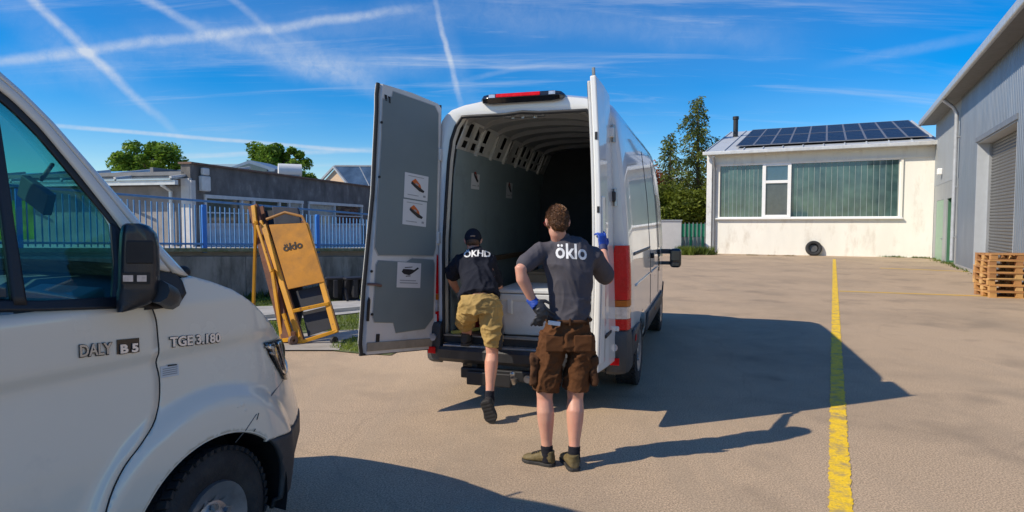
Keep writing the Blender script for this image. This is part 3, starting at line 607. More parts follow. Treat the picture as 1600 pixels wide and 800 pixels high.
# grey building
bu = Vector((.219, .976, 0)).normalized(); bn = Vector((bu.y, -bu.x, 0)); BC = W(299.5, 350, 17); BC.z = 0
gb = empty('grey_building', BC, math.atan2(bu.y, bu.x)); tag(gb, 'long low grey rendered building with white ribbon windows behind the blue railing', 'building')   # local x along wall, local -y toward the yard
grey = M('grey_render', (.150, .140, .130), .93, var=.40, vs=2.2, bump=.7, bs=20, dirt=(.32, .30, .27), ds=2.2, dth=(.56, .70), stretch=(1, 1, .6))
def ongb(px, py):
    r = ray(px, py); o = BC - Vector((0, 0, CH)); t = o.dot(bn) / r.dot(bn); p = r * t + Vector((0, 0, CH)) - BC; return p.dot(bu), p.z
PT = ongb(300, 256)[1]; pb = ongb(322, 304)[1]; BL = 22
print('gb', PT, pb, ongb(575, 292), ongb(573, 327), ongb(475, 331), ongb(481, 319), ongb(563, 330))
xw = [ongb(319, 330)[0], ongb(473, 330)[0], ongb(481, 330)[0], ongb(566, 330)[0]]
sillz = ongb(400, 350)[1]
sillz = 1.66
m_ = MB()
m_.box((BL / 2, .15, (PT + pb) / 2), (BL, .3, PT - pb)); m_.box(((0 + xw[0]) / 2, .15, pb / 2), (xw[0], .298, pb)); m_.box(((xw[1] + xw[2]) / 2, .15, pb / 2), (xw[2] - xw[1], .298, pb)); m_.box(((xw[3] + BL) / 2, .15, pb / 2), (BL - xw[3], .298, pb))
m_.build('wall', grey, gb, bevel=.01)
lowm = M('pale_parapet', (.66, .68, .72), .8, var=.08, vs=2, dirt=(.34, .34, .33), ds=2)
m_ = MB()
for a, b in ((xw[0], xw[1]), (xw[2], xw[3])): m_.box(((a + b) / 2, .15, sillz / 2), (b - a, .25, sillz))
m_.build('lower_wall', lowm, gb)
m_ = MB(); m_.box((BL / 2, .13, PT + .02), (BL + .1, .42, .05)); m_.build('coping', M('rusty_coping', (.17, .10, .07), .8), gb)
m_ = MB(); m_.box((.02, -.02, 1.6), (.16, .1, 2.0 + .6)); m_.build('corner_strip', M('pale_corner', (.55, .53, .50), .8), gb)
# ribbon windows
wf = M('window_frame_grey', (.58, .58, .57), .5); paneD = M('pane_dark', (.05, .06, .065), .06, coat=.8); paneL = M('pane_curtain', (.33, .34, .33), .3, coat=.6, var=.1)
def ribbon(a, b, cuts, panes):
    w = empty('window', (0, 0, 0)); w.parent = gb; f = MB()
    f.box(((a + b) / 2, .02, pb - .05), (b - a, .14, .1)); f.box(((a + b) / 2, .02, sillz + .04), (b - a + .1, .24, .08)); f.box(((a + b) / 2, .03, sillz + .38), (b - a, .08, .04))
    for x in [a + .05] + cuts + [b - .05]: f.box((x, .025, (pb + sillz) / 2), (.09, .1, pb - sillz - .18))
    build_each(f, 'frame', wf, w)
    xs = [a] + cuts + [b]
    for i in range(len(xs) - 1):
        q = MB(); q.box(((xs[i] + xs[i + 1]) / 2, .06, (pb + sillz) / 2), (xs[i + 1] - xs[i], .02, pb - sillz)); q.build('pane', panes[i], w)
cx_ = [ongb(378, 330)[0], ongb(397, 330)[0], ongb(437, 330)[0], ongb(452, 330)[0]]
ribbon(xw[0], xw[1], cx_, [paneD, paneD, paneD, paneD, paneL]); ribbon(xw[2], xw[3], [ongb(523, 340)[0]], [paneL, paneD])
m_ = MB(); m_.box((BL / 2, 5, PT - .25), (BL, 9.6, .1)); m_.box((BL / 2, 1.5, 1.8), (BL - .6, .1, 3)); m_.build('roof', M('roof_felt', (.2, .2, .2), .9), gb)
# alarm box near the corner
bx0 = ongb(316, 287); m_ = MB(); m_.box((bx0[0], -.08, bx0[1]), (.34, .14, .42)); m_.box((bx0[0], -.1, bx0[1] + .33), (.24, .12, .2)); m_.build('wall_box', M('box_white', (.62, .62, .60), .5), gb, bevel=.03)
# end wall facing the viewer, with lean-to glass roof (runs to the left)
eu = Vector((-bu.y, bu.x, 0))                      # to the left
m_ = MB(); m_.box((.14, 6.4, (2.75) / 2), (.28, 12.6, 2.75)); m_.box((.16, 6.4, 2.9), (.24, 12.6, .4)); m_.build('end_wall', M('end_render', (.27, .25, .235), .93, var=.2, vs=1.5, bump=.6, bs=20, dirt=(.12, .11, .10), ds=1.2, dth=(.5, .8)), gb)
m_ = MB(); m_.box((-.02, .12, 1.6), (.1, .26, 2.7)); m_.build('corner_strip', M('pale_corner', (.55, .53, .50), .8), gb)
m_ = MB(); m_.box((-.4, 6.4, 2.82), (.12, 12.6, .12)); m_.tube([(-.4, .55, 2.9), (-.4, .55, 2.75), (-.1, .55, 2.6), (-.1, .55, .8)], .05, 10); m_.build('gutter', M('gutter_light', (.62, .62, .60), .4), gb, bevel=0)
gr = empty('glass_roof', (0, 0, 0)); gr.parent = gb; gls = M('roof_glazing', (.35, .42, .48), .15, .2, coat=.6, var=.2, vs=1)
for i in range(7):
    y0 = .2 + i * 1.75; q = MB(); q.hexa([(-.5, y0, 2.88), (.2 + 2.6, y0, 3.42), (2.8, y0 + 1.7, 3.42), (-.5, y0 + 1.7, 2.88), (-.5, y0, 2.92), (2.8, y0, 3.46), (2.8, y0 + 1.7, 3.46), (-.5, y0 + 1.7, 2.92)]); q.build('roof_pane', gls, gr)
    q = MB(); q.beam((-.52, y0 - .02, 2.95), (2.82, y0 - .02, 3.49), .07, .06); q.build('glazing_bar', wf, gr)
    if i % 2: q = MB(); q.tube([(-.6, y0 + .1, 2.72), (.05, y0 + .9, 2.45)], .035, 8); q.build('bracket', greyst, gr)
# rooftop things
def top_thing(px, py, d): return W(px, py, d)
p = W(402, 270, 27); sk = empty('roof_skylight', p, math.atan2(bu.y, bu.x) + R(5)); tag(sk, 'low pitched skylight hood with dark opening on the grey building roof', 'skylight')
m_ = MB(); m_.prism([(-1.1, 0), (1.1, 0), (1.15, .1), (0, .48), (-1.15, .1)], (-.6, 0, 0), (0, 1, 0), (0, 0, 1), (1, 0, 0), 1.7); m_.build('hood', M('skylight_blue', (.20, .26, .33), .4, .4), sk)
m_ = MB(); m_.prism([(-.8, 0), (.8, 0), (.8, .1), (0, .34), (-.8, .1)], (-.62, 0, 0), (0, 1, 0), (0, 0, 1), (-1, 0, 0), .03); m_.build('pane', paneD, sk)
m_ = MB(); m_.box((1.6, 1.6, .15), (3.0, 1.4, .5)); m_.build('glazed_upstand', gls, sk)
p = W(453, 271, 26); vt = empty('roof_vent', p, R(25)); tag(vt, 'white cylindrical roof vent lying on the grey building parapet', 'vent')
m_ = MB(); m_.tube([(-.45, 0, .12), (.45, 0, .12)], .27, 22); m_.build('drum', M('vent_white', (.72, .72, .70), .45, var=.05), vt, smooth=True)
m_ = MB(); m_.box((0, 0, -.2), (.7, .4, .4)); m_.build('vent_base', greyst, vt)
p = W(530, 294, 34); gh = empty('gabled_house', (p.x, p.y, 0), R(-28)); tag(gh, 'distant house gable with peach wall and glazed dark roof behind the grey building', 'house')
hz = W(520, 262, 34).z
m_ = MB(); m_.prism([(-1.5, 0), (1.3, 0), (1.3, hz - 1.1), (-.2, hz), (-1.5, hz - 1.0)], (0, 0, 0), (1, 0, 0), (0, 0, 1), (0, 1, 0), .3); m_.build('gable_wall', M('peach_wall', (.62, .45, .30), .9, var=.05), gh)
m_ = MB(); m_.hexa([(-.2, -.1, hz), (6.5, -.1 + 2.2, hz - .15), (6.5, 1.0, hz - 1.4), (1.4, -.6, hz - 1.25), (-.2, -.1, hz + .08), (6.5, 2.1, hz - .07), (6.5, 1.0, hz - 1.32), (1.4, -.6, hz - 1.17)]); m_.build('glazed_roof', M('glazed_roof', (.07, .11, .16), .1, .2, coat=.8, var=.5, vs=.9), gh)
m_ = MB(); m_.beam((-.25, -.14, hz + .06), (1.42, -.65, hz - 1.18), .1, .1); m_.beam((-.2, -.14, hz + .06), (-1.75, -.1, hz - 1.05), .12, .1); m_.beam((-.2, -.1, hz + .1), (6.5, 2.1, hz - .03), .1, .08)
for k in range(1, 5): m_.beam((-.2 + 6.7 * k / 5, -.1 + 2.2 * k / 5, hz + .07 - .15 * k / 5), (1.4 + 5.1 * k / 5, -.6 + 1.6 * k / 5, hz - 1.16 - .15 * k / 5), .04, .05)
m_.build('verge_board', M('verge_grey', (.30, .33, .36), .5), gh)

# ---------------------------------------------------------------- verge: path, grass, kerb
gmat = M('lawn_soil', (.09, .12, .03), .95, var=.4, vs=5, dirt=(.20, .16, .09), ds=3)
def poly_px(pxs, z): return [G(x, y, 0).xy.to_3d() + Vector((0, 0, z)) for x, y in pxs]
e0 = G(350, 547); e1 = G(470, 545)
farA = WA - wu * 7 + wnv * .02; farB = W1 + wnv * .02
m_ = MB(); v = [Vector((-9.5, 7.6, .012)), G(430, 546), G(505, 543), G(520, 549), G(560, 553), G(610, 556), G(680, 520), Vector((-.5, 22, 0)), farB, farA]
for q in v: q.z = .012
m_.add(v, [tuple(range(len(v)))]); struct(m_.build('grass_bank', gmat))
pathm = M('path_slab', (.40, .385, .36), .9, var=.1, bump=.3, bs=30, dirt=(.26, .25, .22), ds=1.5)
m_ = MB(); v = [G(300, 508), G(440, 502), G(540, 493), G(620, 484), G(700, 472), G(690, 460), G(560, 470), G(430, 480), G(300, 484)]
for q in v: q.z = .03
m_.add(v, [tuple(range(len(v)))]); m_.build('path', pathm); struct(bpy.data.objects['path'])
m_ = MB(); v = [G(420, 549), G(530, 549), G(536, 533), G(575, 524), G(565, 516), G(500, 520), G(420, 530)]
for q in v: q.z = .02
m_.add(v, [tuple(range(len(v)))]); struct(m_.build('concrete_pad', M('pad_concrete', (.34, .31, .27), .9, var=.15, dirt=(.18, .16, .13), ds=2)))
ks = G(320, 509); ke = G(700, 473.5); m_ = MB(); ks.z = ke.z = .05; m_.beam(ks, ke, .08, .1); struct(m_.build('kerb', M('kerb_light', (.46, .44, .40), .9)))
def ingrass(x, y):
    p = Vector((x, y, CH)); sx = 800 + F * x / y; sy = 350 + F * CH / y
    if sx < 250 or sx > 700: return False
    if sy < 449 or sy > 553: return False
    path_top = interp(sx, [250, 430, 560, 700], [484, 480, 470, 459]); path_bot = interp(sx, [250, 440, 540, 700], [511, 503, 494, 473])
    if path_top - 1 < sy < path_bot + 1: return False
    if sy < path_top: return True
    if sx < 432: return sy < 543
    if sy > 519:       # tongue by the asphalt edge
        return 512 < sx and sy > interp(sx, [512, 530, 560, 700], [545, 535, 528, 515]) and sy < interp(sx, [512, 540, 600, 700], [547, 552, 555, 540])
    return True
gm_ = MB(); cnt = 0
while cnt < 16000:
    x = random.uniform(-7, -.6); y = random.uniform(8.3, 17)
    if random.random() > (9 / y) ** 1.2 or not ingrass(x, y): continue
    if (Vector((x, y, 0)) - WA).dot(wnv) < .05: continue
    cnt += 1; h = random.uniform(.02, .07); d = Vector((random.gauss(0, .5), random.gauss(0, .5), 1)).normalized() * h; w = Vector((random.uniform(-1, 1), random.uniform(-1, 1), 0)).normalized() * .009; p = Vector((x, y, .012)); gm_.add([p - w, p + w, p + d], [(0, 1, 2)])
tag(gm_.build('grass', leafmat('lawn', (.13, .19, .03)), None, fix=False), 'short green grass between the path and the asphalt', 'grass', None, 'stuff')
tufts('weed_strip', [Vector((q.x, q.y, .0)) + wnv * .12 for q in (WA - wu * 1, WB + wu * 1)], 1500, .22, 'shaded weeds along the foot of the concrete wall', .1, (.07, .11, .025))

# ---------------------------------------------------------------- yellow folding trolleys
ym = M('yellow_paint', (.62, .28, .006), .5, var=.12, vs=3, rust=.60, dirt=(.38, .20, .03), ds=2.5, dth=(.5, .8)); rustm = M('rusty_frame', (.13, .05, .025), .8, var=.3, vs=8); dark = M('black_board', (.012, .012, .016), .6, var=.3); plyy = M('yellow_board', (.50, .20, .003), .6, var=.14, vs=1.6, dirt=(.25, .11, .012), ds=3, dth=(.45, .75), rust=.66)
def dpt(py, d0=8.85, d1=9.55): return lerp(d0, d1, (545 - py) / 225)
def tube_px(mb, pts, r, dd=0): mb.tube([W(x, y, dpt(y) + dd) for x, y in pts], r, 8)
tr1 = empty('folding_trolley', G(490, 540)); tag(tr1, 'yellow folding trolley with a painted board front, leaning back at the yard edge', 'trolley')
def loc(mb, root): mb.v = [tuple(Vector(p) - root.location) for p in mb.v]; return mb
m_ = MB()
for pts in ([(413, 352), (470, 536)], [(478, 350), (525, 520)]): m_.beam(W(*pts[0], dpt(pts[0][1])), W(*pts[1], dpt(pts[1][1])), .075, .06, (0, 1, 0))
loc(m_, tr1).build('side_rail', ym, tr1, bevel=.006)
m_ = MB(); m_.beam(W(463, 537, dpt(537)), W(526, 517, dpt(517)), .05, .06, (0, 1, 0)); loc(m_, tr1).build('bottom_bar', ym, tr1, bevel=.006)
m_ = MB(); m_.beam(W(458, 486, dpt(486) - .03), W(514, 474, dpt(474) - .03), .05, .06, (0, 1, 0)); loc(m_, tr1).build('cross_bar', ym, tr1, bevel=.006)
m_ = MB(); tube_px(m_, [(416, 343), (445, 332), (472, 338), (479, 352)], .022); loc(m_, tr1).build('handle', M('handle_bronze', (.36, .17, .04), .5), tr1, smooth=True)
c4 = [W(450, 452, dpt(452) - .05), W(507, 440, dpt(440) - .05), W(478, 348, dpt(348) - .05), W(420, 351, dpt(351) - .05)]
nn = (c4[1] - c4[0]).cross(c4[3] - c4[0]).normalized(); nn = -nn if nn.y > 0 else nn
m_ = MB(); m_.hexa([q - nn * .018 for q in c4] + list(c4)); loc(m_, tr1).build('board', plyy, tr1, bevel=.004)
xd = (c4[1] - c4[0]).normalized(); yd = nn.cross(xd); yd = yd if yd.z > 0 else -yd
cc = W(458, 388, dpt(388) - .05) - Vector(tr1.location) - yd * .02; cc += nn * (.004 - (cc + Vector(tr1.location) - c4[0]).dot(nn))
put_text('printed_logo', 'öklo', .16, M('logo_black', (.03, .02, .015), .7), tr1, cc, xd, yd, nn, .002, .004)
for (q, dd) in (([(462, 455), (508, 444), (518, 474), (470, 484)], .06), ([(472, 488), (513, 478), (522, 512), (481, 525)], .06)):
    m_ = MB(); pts = [W(x, y, dpt(y) + dd) for x, y in q]; m_.hexa([p + nn * -.02 for p in pts] + pts); loc(m_, tr1).build('dark_panel', dark, tr1)
m_ = MB(); pts = [W(x, y, dpt(y) + .2) for x, y in [(428, 352), (472, 350), (466, 324), (424, 322)]]; m_.hexa([p + nn * -.05 for p in pts] + pts); loc(m_, tr1).build('upper_pad', M('pad_blueblack', (.015, .02, .035), .7), tr1, bevel=.02)
bk_ = [W(x, y, dpt(y) + .30) for x, y in [(408, 330), (452, 326), (476, 470), (462, 536), (448, 540)]]
m_ = MB(); m_.add([p for p in bk_] + [p + Vector((0, .05, 0)) for p in bk_], [(0, 1, 2, 3, 4), (9, 8, 7, 6, 5)] + [(i, (i + 1) % 5, 5 + (i + 1) % 5, 5 + i) for i in range(5)]); loc(m_, tr1).build('rear_board', dark, tr1)
m_ = MB(); m_.beam(W(415, 350, dpt(350) + .16), W(474, 534, dpt(534) + .14), .05, .06, (0, 1, 0)); m_.beam(W(474, 345, dpt(345) + .16), W(528, 516, dpt(516) + .14), .05, .06, (0, 1, 0)); build_each(loc(m_, tr1), 'rear_rail', rustm, tr1, bevel=.005)
tr2 = empty('folding_trolley', G(430, 541)); tag(tr2, 'rusty yellow trolley frame with caster wheel standing left of the boarded trolley', 'trolley')
m_ = MB(); m_.beam(W(396, 322, dpt(322) + .15), W(452, 540, dpt(540) + .05), .15, .08, (0, 1, 0)); m_.beam(W(406, 324, dpt(324) + .3), W(440, 480, dpt(480) + .25), .13, .05, (0, 1, 0)); loc(m_, tr2).build('rusty_rail', rustm, tr2, bevel=.006)
m_ = MB(); m_.beam(W(397, 322, dpt(322) + .1), W(400, 350, dpt(350) + .1), .06, .09, (0, 1, 0)); m_.beam(W(408, 345, dpt(345)), W(457, 500, dpt(500)), .04, .05, (0, 1, 0)); loc(m_, tr2).build('yellow_rail', ym, tr2, bevel=.006)
m_ = MB(); m_.beam(W(400, 345, 9.4), W(396, 482, 9.6), .04, .05, (0, 1, 0)); m_.beam(W(425, 420, dpt(420) - .06), W(441, 531, 8.95), .045, .05, (0, 1, 0)); m_.beam(W(402, 352, 9.3), W(424, 425, 9.1), .035, .035, (0, 1, 0)); loc(m_, tr2).build('strut', ym, tr2, bevel=.005)
m_ = MB(); m_.beam(W(436, 532, 8.95), W(458, 530, 8.85), .05, .05, (0, 1, 0)); m_.beam(W(443, 490, 8.9), W(456, 530, 8.85), .04, .05, (0, 1, 0)); loc(m_, tr2).build('foot_bar', ym, tr2)
wc = W(458, 538, 8.8); wc.z = .075; m_ = MB(); m_.lathe([(-.02, .02), (-.025, .055), (-.022, .07), (.022, .07), (.025, .055), (.02, .02)], wc, (.8, -.6, 0), 20); loc(m_, tr2).build('caster_wheel', M('caster', (.12, .07, .055), .6), tr2, smooth=True)
m_ = MB(); m_.box(wc + Vector((0, .02, .07)), (.06, .05, .1)); loc(m_, tr2).build('caster_fork', rustm, tr2)
wc2 = W(522, 525, 8.9); wc2.z = .06; m_ = MB(); m_.lathe([(-.02, .01), (-.022, .055), (.022, .055), (.02, .01)], wc2, (.8, -.6, 0), 16); loc(m_, tr1).build('caster_wheel', dark, tr1, smooth=True)
# black crates/chairs by the wall
for k, (px, lab) in enumerate(((524, 'black plastic folding stool standing left of its twin by the concrete wall'), (551, 'black plastic folding stool nearest the open van door by the wall'))):
    b_ = G(px, 471); st = empty('folding_stool', b_, R(20 + 15 * k)); tag(st, lab, 'stool', 'black stools by the concrete wall')
    m_ = MB(); m_.box((0, 0, .52), (.42, .35, .05)); m_.build('seat', dark, st, bevel=.02)
    m_ = MB(); m_.box((0, .03, .26), (.36, .05, .5), Matrix.Rotation(R(8), 3, 'X')); m_.box((0, -.05, .3), (.1, .3, .4)); m_.build('back_panel', dark, st, bevel=.02)
    for sx in (-1, 1):
        m_ = MB(); m_.beam((sx * .17, -.16, 0), (sx * .16, .12, .5), .04, .05); m_.beam((sx * .17, .18, 0), (sx * .16, -.1, .5), .04, .05); m_.build('leg', dark, st)

# loose grit on the asphalt
gm_ = MB()
for _ in range(2600):
    y = random.uniform(3.2, 12) ; x = random.uniform(-.9, .9) * y; s_ = random.uniform(.0015, .0045) * (1 + y * .05); p = Vector((x, y, s_ * .3)); k_ = [p + Vector((random.uniform(-1, 1), random.uniform(-1, 1), 0)).normalized() * s_ for _ in range(3)]
    gm_.add(k_ + [p + Vector((0, 0, s_ * .9))], [(0, 1, 3), (1, 2, 3), (2, 0, 3)])
tag(gm_.build('grit', M('grit_stone', (.30, .26, .21), .9, var=.6, vs=3), None, fix=False), 'loose grit and crumbs scattered over the asphalt', 'grit', None, 'stuff')

# ================================================================== OPEN WHITE CARGO VAN
VH = R(17.2); vu = Vector((math.sin(VH), math.cos(VH), 0)); vr = Vector((math.cos(VH), -math.sin(VH), 0)); VO = Vector((.10, 5.88, 0))
van = empty('cargo_van', VO, -VH); tag(van, 'white high roof cargo van with both rear doors open and an empty grey lined hold', 'van')
def VW(x, y, z): return VO + vr * x + vu * y + Vector((0, 0, z))
def VL(p): q = Vector(p) - VO; return Vector((q.dot(vr), q.dot(vu), q.z))
def van_paint(name, col, rough=.28, dirt=(.42, .40, .36)):
    return M(name, col, rough, var=.025, vs=1.2, coat=.85, bump=.04, bs=3.5, dirt=dirt, ds=1.4, dth=(.60, 1.05))
vwhite = van_paint('van_white', (.76, .755, .72), .34)
vinner = M('door_frame_white', (.62, .62, .60), .4, var=.05, coat=.4, dirt=(.30, .25, .19), ds=2.2, dth=(.52, .85))
plast = M('grey_plastic', (.045, .048, .052), .55, var=.15, vs=5, bump=.3, bs=200, dirt=(.10, .095, .085), ds=2.5)
black = M('black_rubber', (.012, .012, .013), .6, var=.2)
blackg = M('black_gloss', (.01, .01, .012), .15, coat=.5)
redl = M('red_lens', (.62, .003, .008), .25, var=.15, vs=14, coat=.12, spec=.25); ambl = M('amber_lens', (.50, .13, .01), .35, coat=.1, spec=.25); clrl = M('clear_lens', (.55, .55, .56), .1, .3, coat=1, var=.3, vs=22)
metal = M('bare_metal', (.45, .45, .45), .35, .9, var=.15, dirt=(.16, .10, .06), ds=6, dth=(.5, .8))
VLEN = 5.95; RWY, FWY, WR = 1.18, 4.75, .36
def hw(z): return interp(z, [.40, .50, .75, 1.2, 1.5, 2.0, 2.45, 2.68, 2.80, 3.0], [.93, .985, 1.0, 1.0, .985, .95, .895, .86, .80, .6])
base_z = [.40, .47, .56, .68, .80, .95, 1.10, 1.25, 1.40, 1.60, 1.85, 2.10, 2.35, 2.55, 2.68]
roofp = [(.845, 2.74), (.80, 2.80), (.73, 2.85), (.60, 2.89), (.40, 2.92), (.2, 2.935), (0, 2.94)]
def zt(y): return interp(y, [0, .25, 3.6, 4.15, 4.4, 5.2, 5.6, VLEN], [2.90, 2.96, 2.96, 2.92, 2.80, 1.62, 1.36, 1.05])
def plan(y): return interp(y, [0, .06, .2, 3.6, 4.6, 5.3, 5.7, VLEN], [.965, .985, 1, 1, .985, .94, .85, .62])
def arch(y):
    z = .40
    for c in (RWY, FWY):
        d = abs(y - c)
        if d < .44: z = max(z, .36 + math.sqrt(.44 ** 2 - d * d))
    return z
def vring(y):
    top = zt(y); k = (top - 1.1) / (2.94 - 1.1); za = arch(y); pts = []
    for z in base_z:
        if z <= 1.1: zz_ = za + (z - .40) * (1.1 - za) / .7
        else: zz_ = 1.1 + (z - 1.1) * k
        pts.append((hw(zz_) * plan(y) * (1 if top > 2.5 or z < 1.4 else lerp(.93, 1, min(1, max(0, (top - 1) / 1.5)))), zz_))
    sx = pts[-1][0] / .86
    for x, z in roofp: pts.append((x * sx, 1.1 + (z - 1.1) * k))
    return pts
ys = sorted(set([0.02, .06, .12, .2, .4, .6] + frange(RWY - .44, RWY + .44, 17) + [1.9, 2.3, 2.7, 3.1, 3.5, 3.8, 4.0, 4.15] + frange(FWY - .44, FWY + .44, 17) + [5.25, 5.35, 5.5, 5.6, 5.7, 5.8, 5.88, VLEN]))
def full(y, pts): return [Vector((x, y, z)) for x, z in pts] + [Vector((-x, y, z)) for x, z in pts[-2::-1]]
OP = []                                           # rear opening ring, same count as vring
nr = len(base_z) + len(roofp)
bodyp = vring(.02)
for (x, z) in bodyp:
    zz_ = min(max(z, .62), 2.74); q = interp(zz_, [.62, 1.5, 2.3, 2.6, 2.74], [.80, .80, .745, .70, .60])
    OP.append((q if z < 2.72 else min(q, x * .86), zz_ if z < 2.72 else 2.74))
OP[-1] = (0, 2.755)
mb = MB(); rings = [full(.10, OP), full(.0, OP), full(-.015, [(lerp(a[0], b[0], .45), lerp(a[1], b[1], .45)) for a, b in zip(OP, bodyp)]), full(-.005, [(lerp(a[0], b[0], .93), lerp(a[1], b[1], .93)) for a, b in zip(OP, bodyp)])] + [full(y, vring(y)) for y in ys]
mb.loft(rings, closed=False, caps=False)
last = full(VLEN, vring(VLEN)); n = len(last); mb.add(last, [(i, i + 1, n - 2 - i, n - 1 - i) for i in range(n // 2 - 1)])
body = mb.build('body', vwhite, van, smooth=True, fix=True, angle=32)
# side skin features
def side_strip(name, y0, y1, z0, z1, mat, out=.004, sgn=1, ny=8, nz=4, th=.004):
    m_ = MB(); m_.grid(lambda y, z: Vector((sgn * (hw(z) * plan(y) + out), y, z)), frange(y0, y1, ny), frange(z0, z1, nz)); return m_.build(name, mat, van, solid=th, soff=0, smooth='all')
for s in (1,):
    for y in (2.15, 3.42): side_strip('panel_gap', y, y + .008, .75, 2.6, black, .002, s, 2, 12)
    side_strip('door_rail', .35, 2.2, 1.42, 1.45, M('rail_dark', (.10, .10, .10), .5), .002, s, 14, 2)  # dark grey strip for the sliding door rail
    side_strip('rub_strip', .14, RWY - .46, .42, .74, plast, .014, s, 6, 5, .02); side_strip('rub_strip', RWY + .46, FWY - .46, .42, .70, plast, .014, s, 16, 5, .02); side_strip('rub_strip', FWY + .46, 5.6, .42, .74, plast, .014, s, 6, 5, .02)
    side_strip('fuel_flap', 3.5, 3.72, 1.05, 1.30, blackg, .006, s, 4, 4)
    side_strip('door_handle', 3.28, 3.42, 1.30, 1.36, black, .02, s, 3, 2, .03)
    side_strip('door_handle', 2.22, 2.36, 1.30, 1.36, black, .02, s, 3, 2, .03)
    side_strip('side_marker', .30, .38, .62, .68, redl, .03, s, 3, 2); side_strip('side_marker', 2.7, 2.76, .60, .64, ambl, .03, s, 3, 2)
    # sunk panel outlines like pressed ribs
    for (a, b, c, d) in ((.45, 2.05, 1.12, 1.14), (2.25, 3.35, 1.12, 1.14)): side_strip('pressed_rib', a, b, c, d, vwhite, .006, s, 14, 3, .01)
def sideglass(y, z): k = (zt(y) - 1.1) / 1.84; return Vector((vring(y)[0][0], y, z))
def cabx(y, z):
    r_ = vring(y); zs = [p[1] for p in r_]; xs_ = [p[0] for p in r_]; return interp(z, zs, xs_)
for s in (1, -1):
    m_ = MB(); m_.grid(lambda y, t: Vector((s * (cabx(y, lerp(1.38, min(2.15, max(1.42, zt(y) - .34)), t)) + .005), y, lerp(1.38, min(2.15, max(1.42, zt(y) - .34)), t))), frange(3.62, 4.95, 12), frange(0, 1, 8)); m_.build('side_window', blackg, van, smooth='all')
m_ = MB(); m_.grid(lambda t, x: Vector((x * lerp(.78, .58, t), lerp(5.16, 4.52, t) + (1 - x * x) * .03, lerp(1.70, 2.62, t) + .02)), frange(0, 1, 8), frange(-1, 1, 9)); m_.build('windscreen', blackg, van, smooth='all')
m_ = MB(); m_.box((0, 5.98, .55), (1.5, .16, .42)); m_.build('front_bumper', plast, van, bevel=.05)
# wheels
def wheel(parent, x, y, r=WR, w=.24, steer=0, sgn=1, rim_col=(.42, .42, .43), ntread=44, rk=.61):
    t = empty('wheel', (x, y, r)); t.parent = parent; t.rotation_euler = (0, 0, steer)
    m_ = MB(); m_.lathe(tyre_profile(w, r, r * rk), (0, 0, 0), (1, 0, 0), 48); ty_ = m_.build('tyre', rubber, t, smooth=True)
    tm = MB()
    for k in range(ntread):
        a = 2 * math.pi * k / ntread
        for j, q in enumerate((-.36, -.12, .12, .36)):
            a2 = a + (.5 * 2 * math.pi / ntread) * (j % 2); rot = Matrix.Rotation(a2, 3, 'X'); c = rot @ Vector((q * w, 0, r - .001)); tm.box(c, (w * .19, 2 * math.pi * r / ntread * .78, .012 if abs(q) < .3 else .02), rot @ Matrix.Rotation(.25 if q > 0 else -.25, 3, 'Z'))
    tm.build('tread', rubber, ty_)
    rm = M('rim_steel', rim_col, .38, .75, var=.1, dirt=(.16, .13, .10), ds=5, dth=(.5, .8)); R_ = r * (rk + .01)
    m_ = MB(); o = sgn * w * .5
    def lt(prof, seg=40): m_.lathe([(sgn * a, b) for a, b in prof], (0, 0, 0), (1, 0, 0), seg)
    lt([(w * .30, R_ * .55), (w * .46, R_ * .93), (w * .48, R_), (w * .40, R_ * 1.02), (-w * .3, R_ * .95)]); 
    # disc with round holes: ring of spokes between holes
    ri, ro = R_ * .56, R_ * .84; nh = 12
    for k in range(nh):
        a = 2 * math.pi * k / nh; pts = []
        for q in range(-1, 2):
            pass
        for (aa, rr) in ():
            pass
        half = math.pi / nh
        prof = []
        for f in frange(0, 1, 7):
            rr = lerp(ri, ro, f); hole = math.sqrt(max(0, 1 - (2 * f - 1) ** 2)) * (ro - ri) * .46 / rr; prof.append((rr, min(hole, half * .8)))
        vs = []
        for rr, h in prof:
            xx = sgn * lerp(w * .33, w * .40, (rr - ri) / (ro - ri))
            for ang in (a + h, a + 2 * half - h): vs.append((xx, rr * math.sin(ang), rr * math.cos(ang)))
        m_.add(vs, [(2 * i, 2 * i + 1, 2 * i + 3, 2 * i + 2) for i in range(6)])
    lt([(w * .40, ro), (w * .36, R_ * .92), (w * .3, R_ * .95)]); lt([(w * .33, ri), (w * .36, R_ * .42), (w * .46, R_ * .34), (w * .48, R_ * .22), (w * .44, 0.001)])
    m_.build('rim', rm, t, smooth=True, angle=50, fix=False)
    m_ = MB(); lt2 = m_.lathe([(sgn * w * .22, R_ * .98), (sgn * w * .20, .01)], (0, 0, 0), (1, 0, 0), 24); m_.build('brake_disc', M('brake_dark', (.03, .028, .026), .7), t)
    for k in range(6):
        a = math.pi * k / 3; q = MB(); q.tube([(sgn * w * .38, R_ * .45 * math.sin(a), R_ * .45 * math.cos(a)), (sgn * w * .47, R_ * .45 * math.sin(a), R_ * .45 * math.cos(a))], .016, 6); q.build('wheel_nut', metal, t)
    return t
for x, y in ((-.86, RWY), (.86, RWY), (-.85, FWY), (.85, FWY)):
    wheel(van, x, y, WR, .23, 0, 1 if x > 0 else -1, ntread=36)
m_ = MB()
for c in (RWY, FWY):
    for s in (-1, 1): m_.box((s * .78, c, .80), (.30, .96, .03)); m_.box((s * .62, c, .6), (.03, .96, .5)); m_.box((s * .78, c - .47, .6), (.3, .03, .42)); m_.box((s * .78, c + .47, .6), (.3, .03, .42))
build_each(m_, 'wheel_housing', black, van)
m_ = MB(); m_.box((0, 2.9, .50), (1.5, 5.2, .14)); m_.tube([(-.55, 1.2, .36), (.55, 1.2, .36)], .07, 10); m_.build('chassis', black, van)
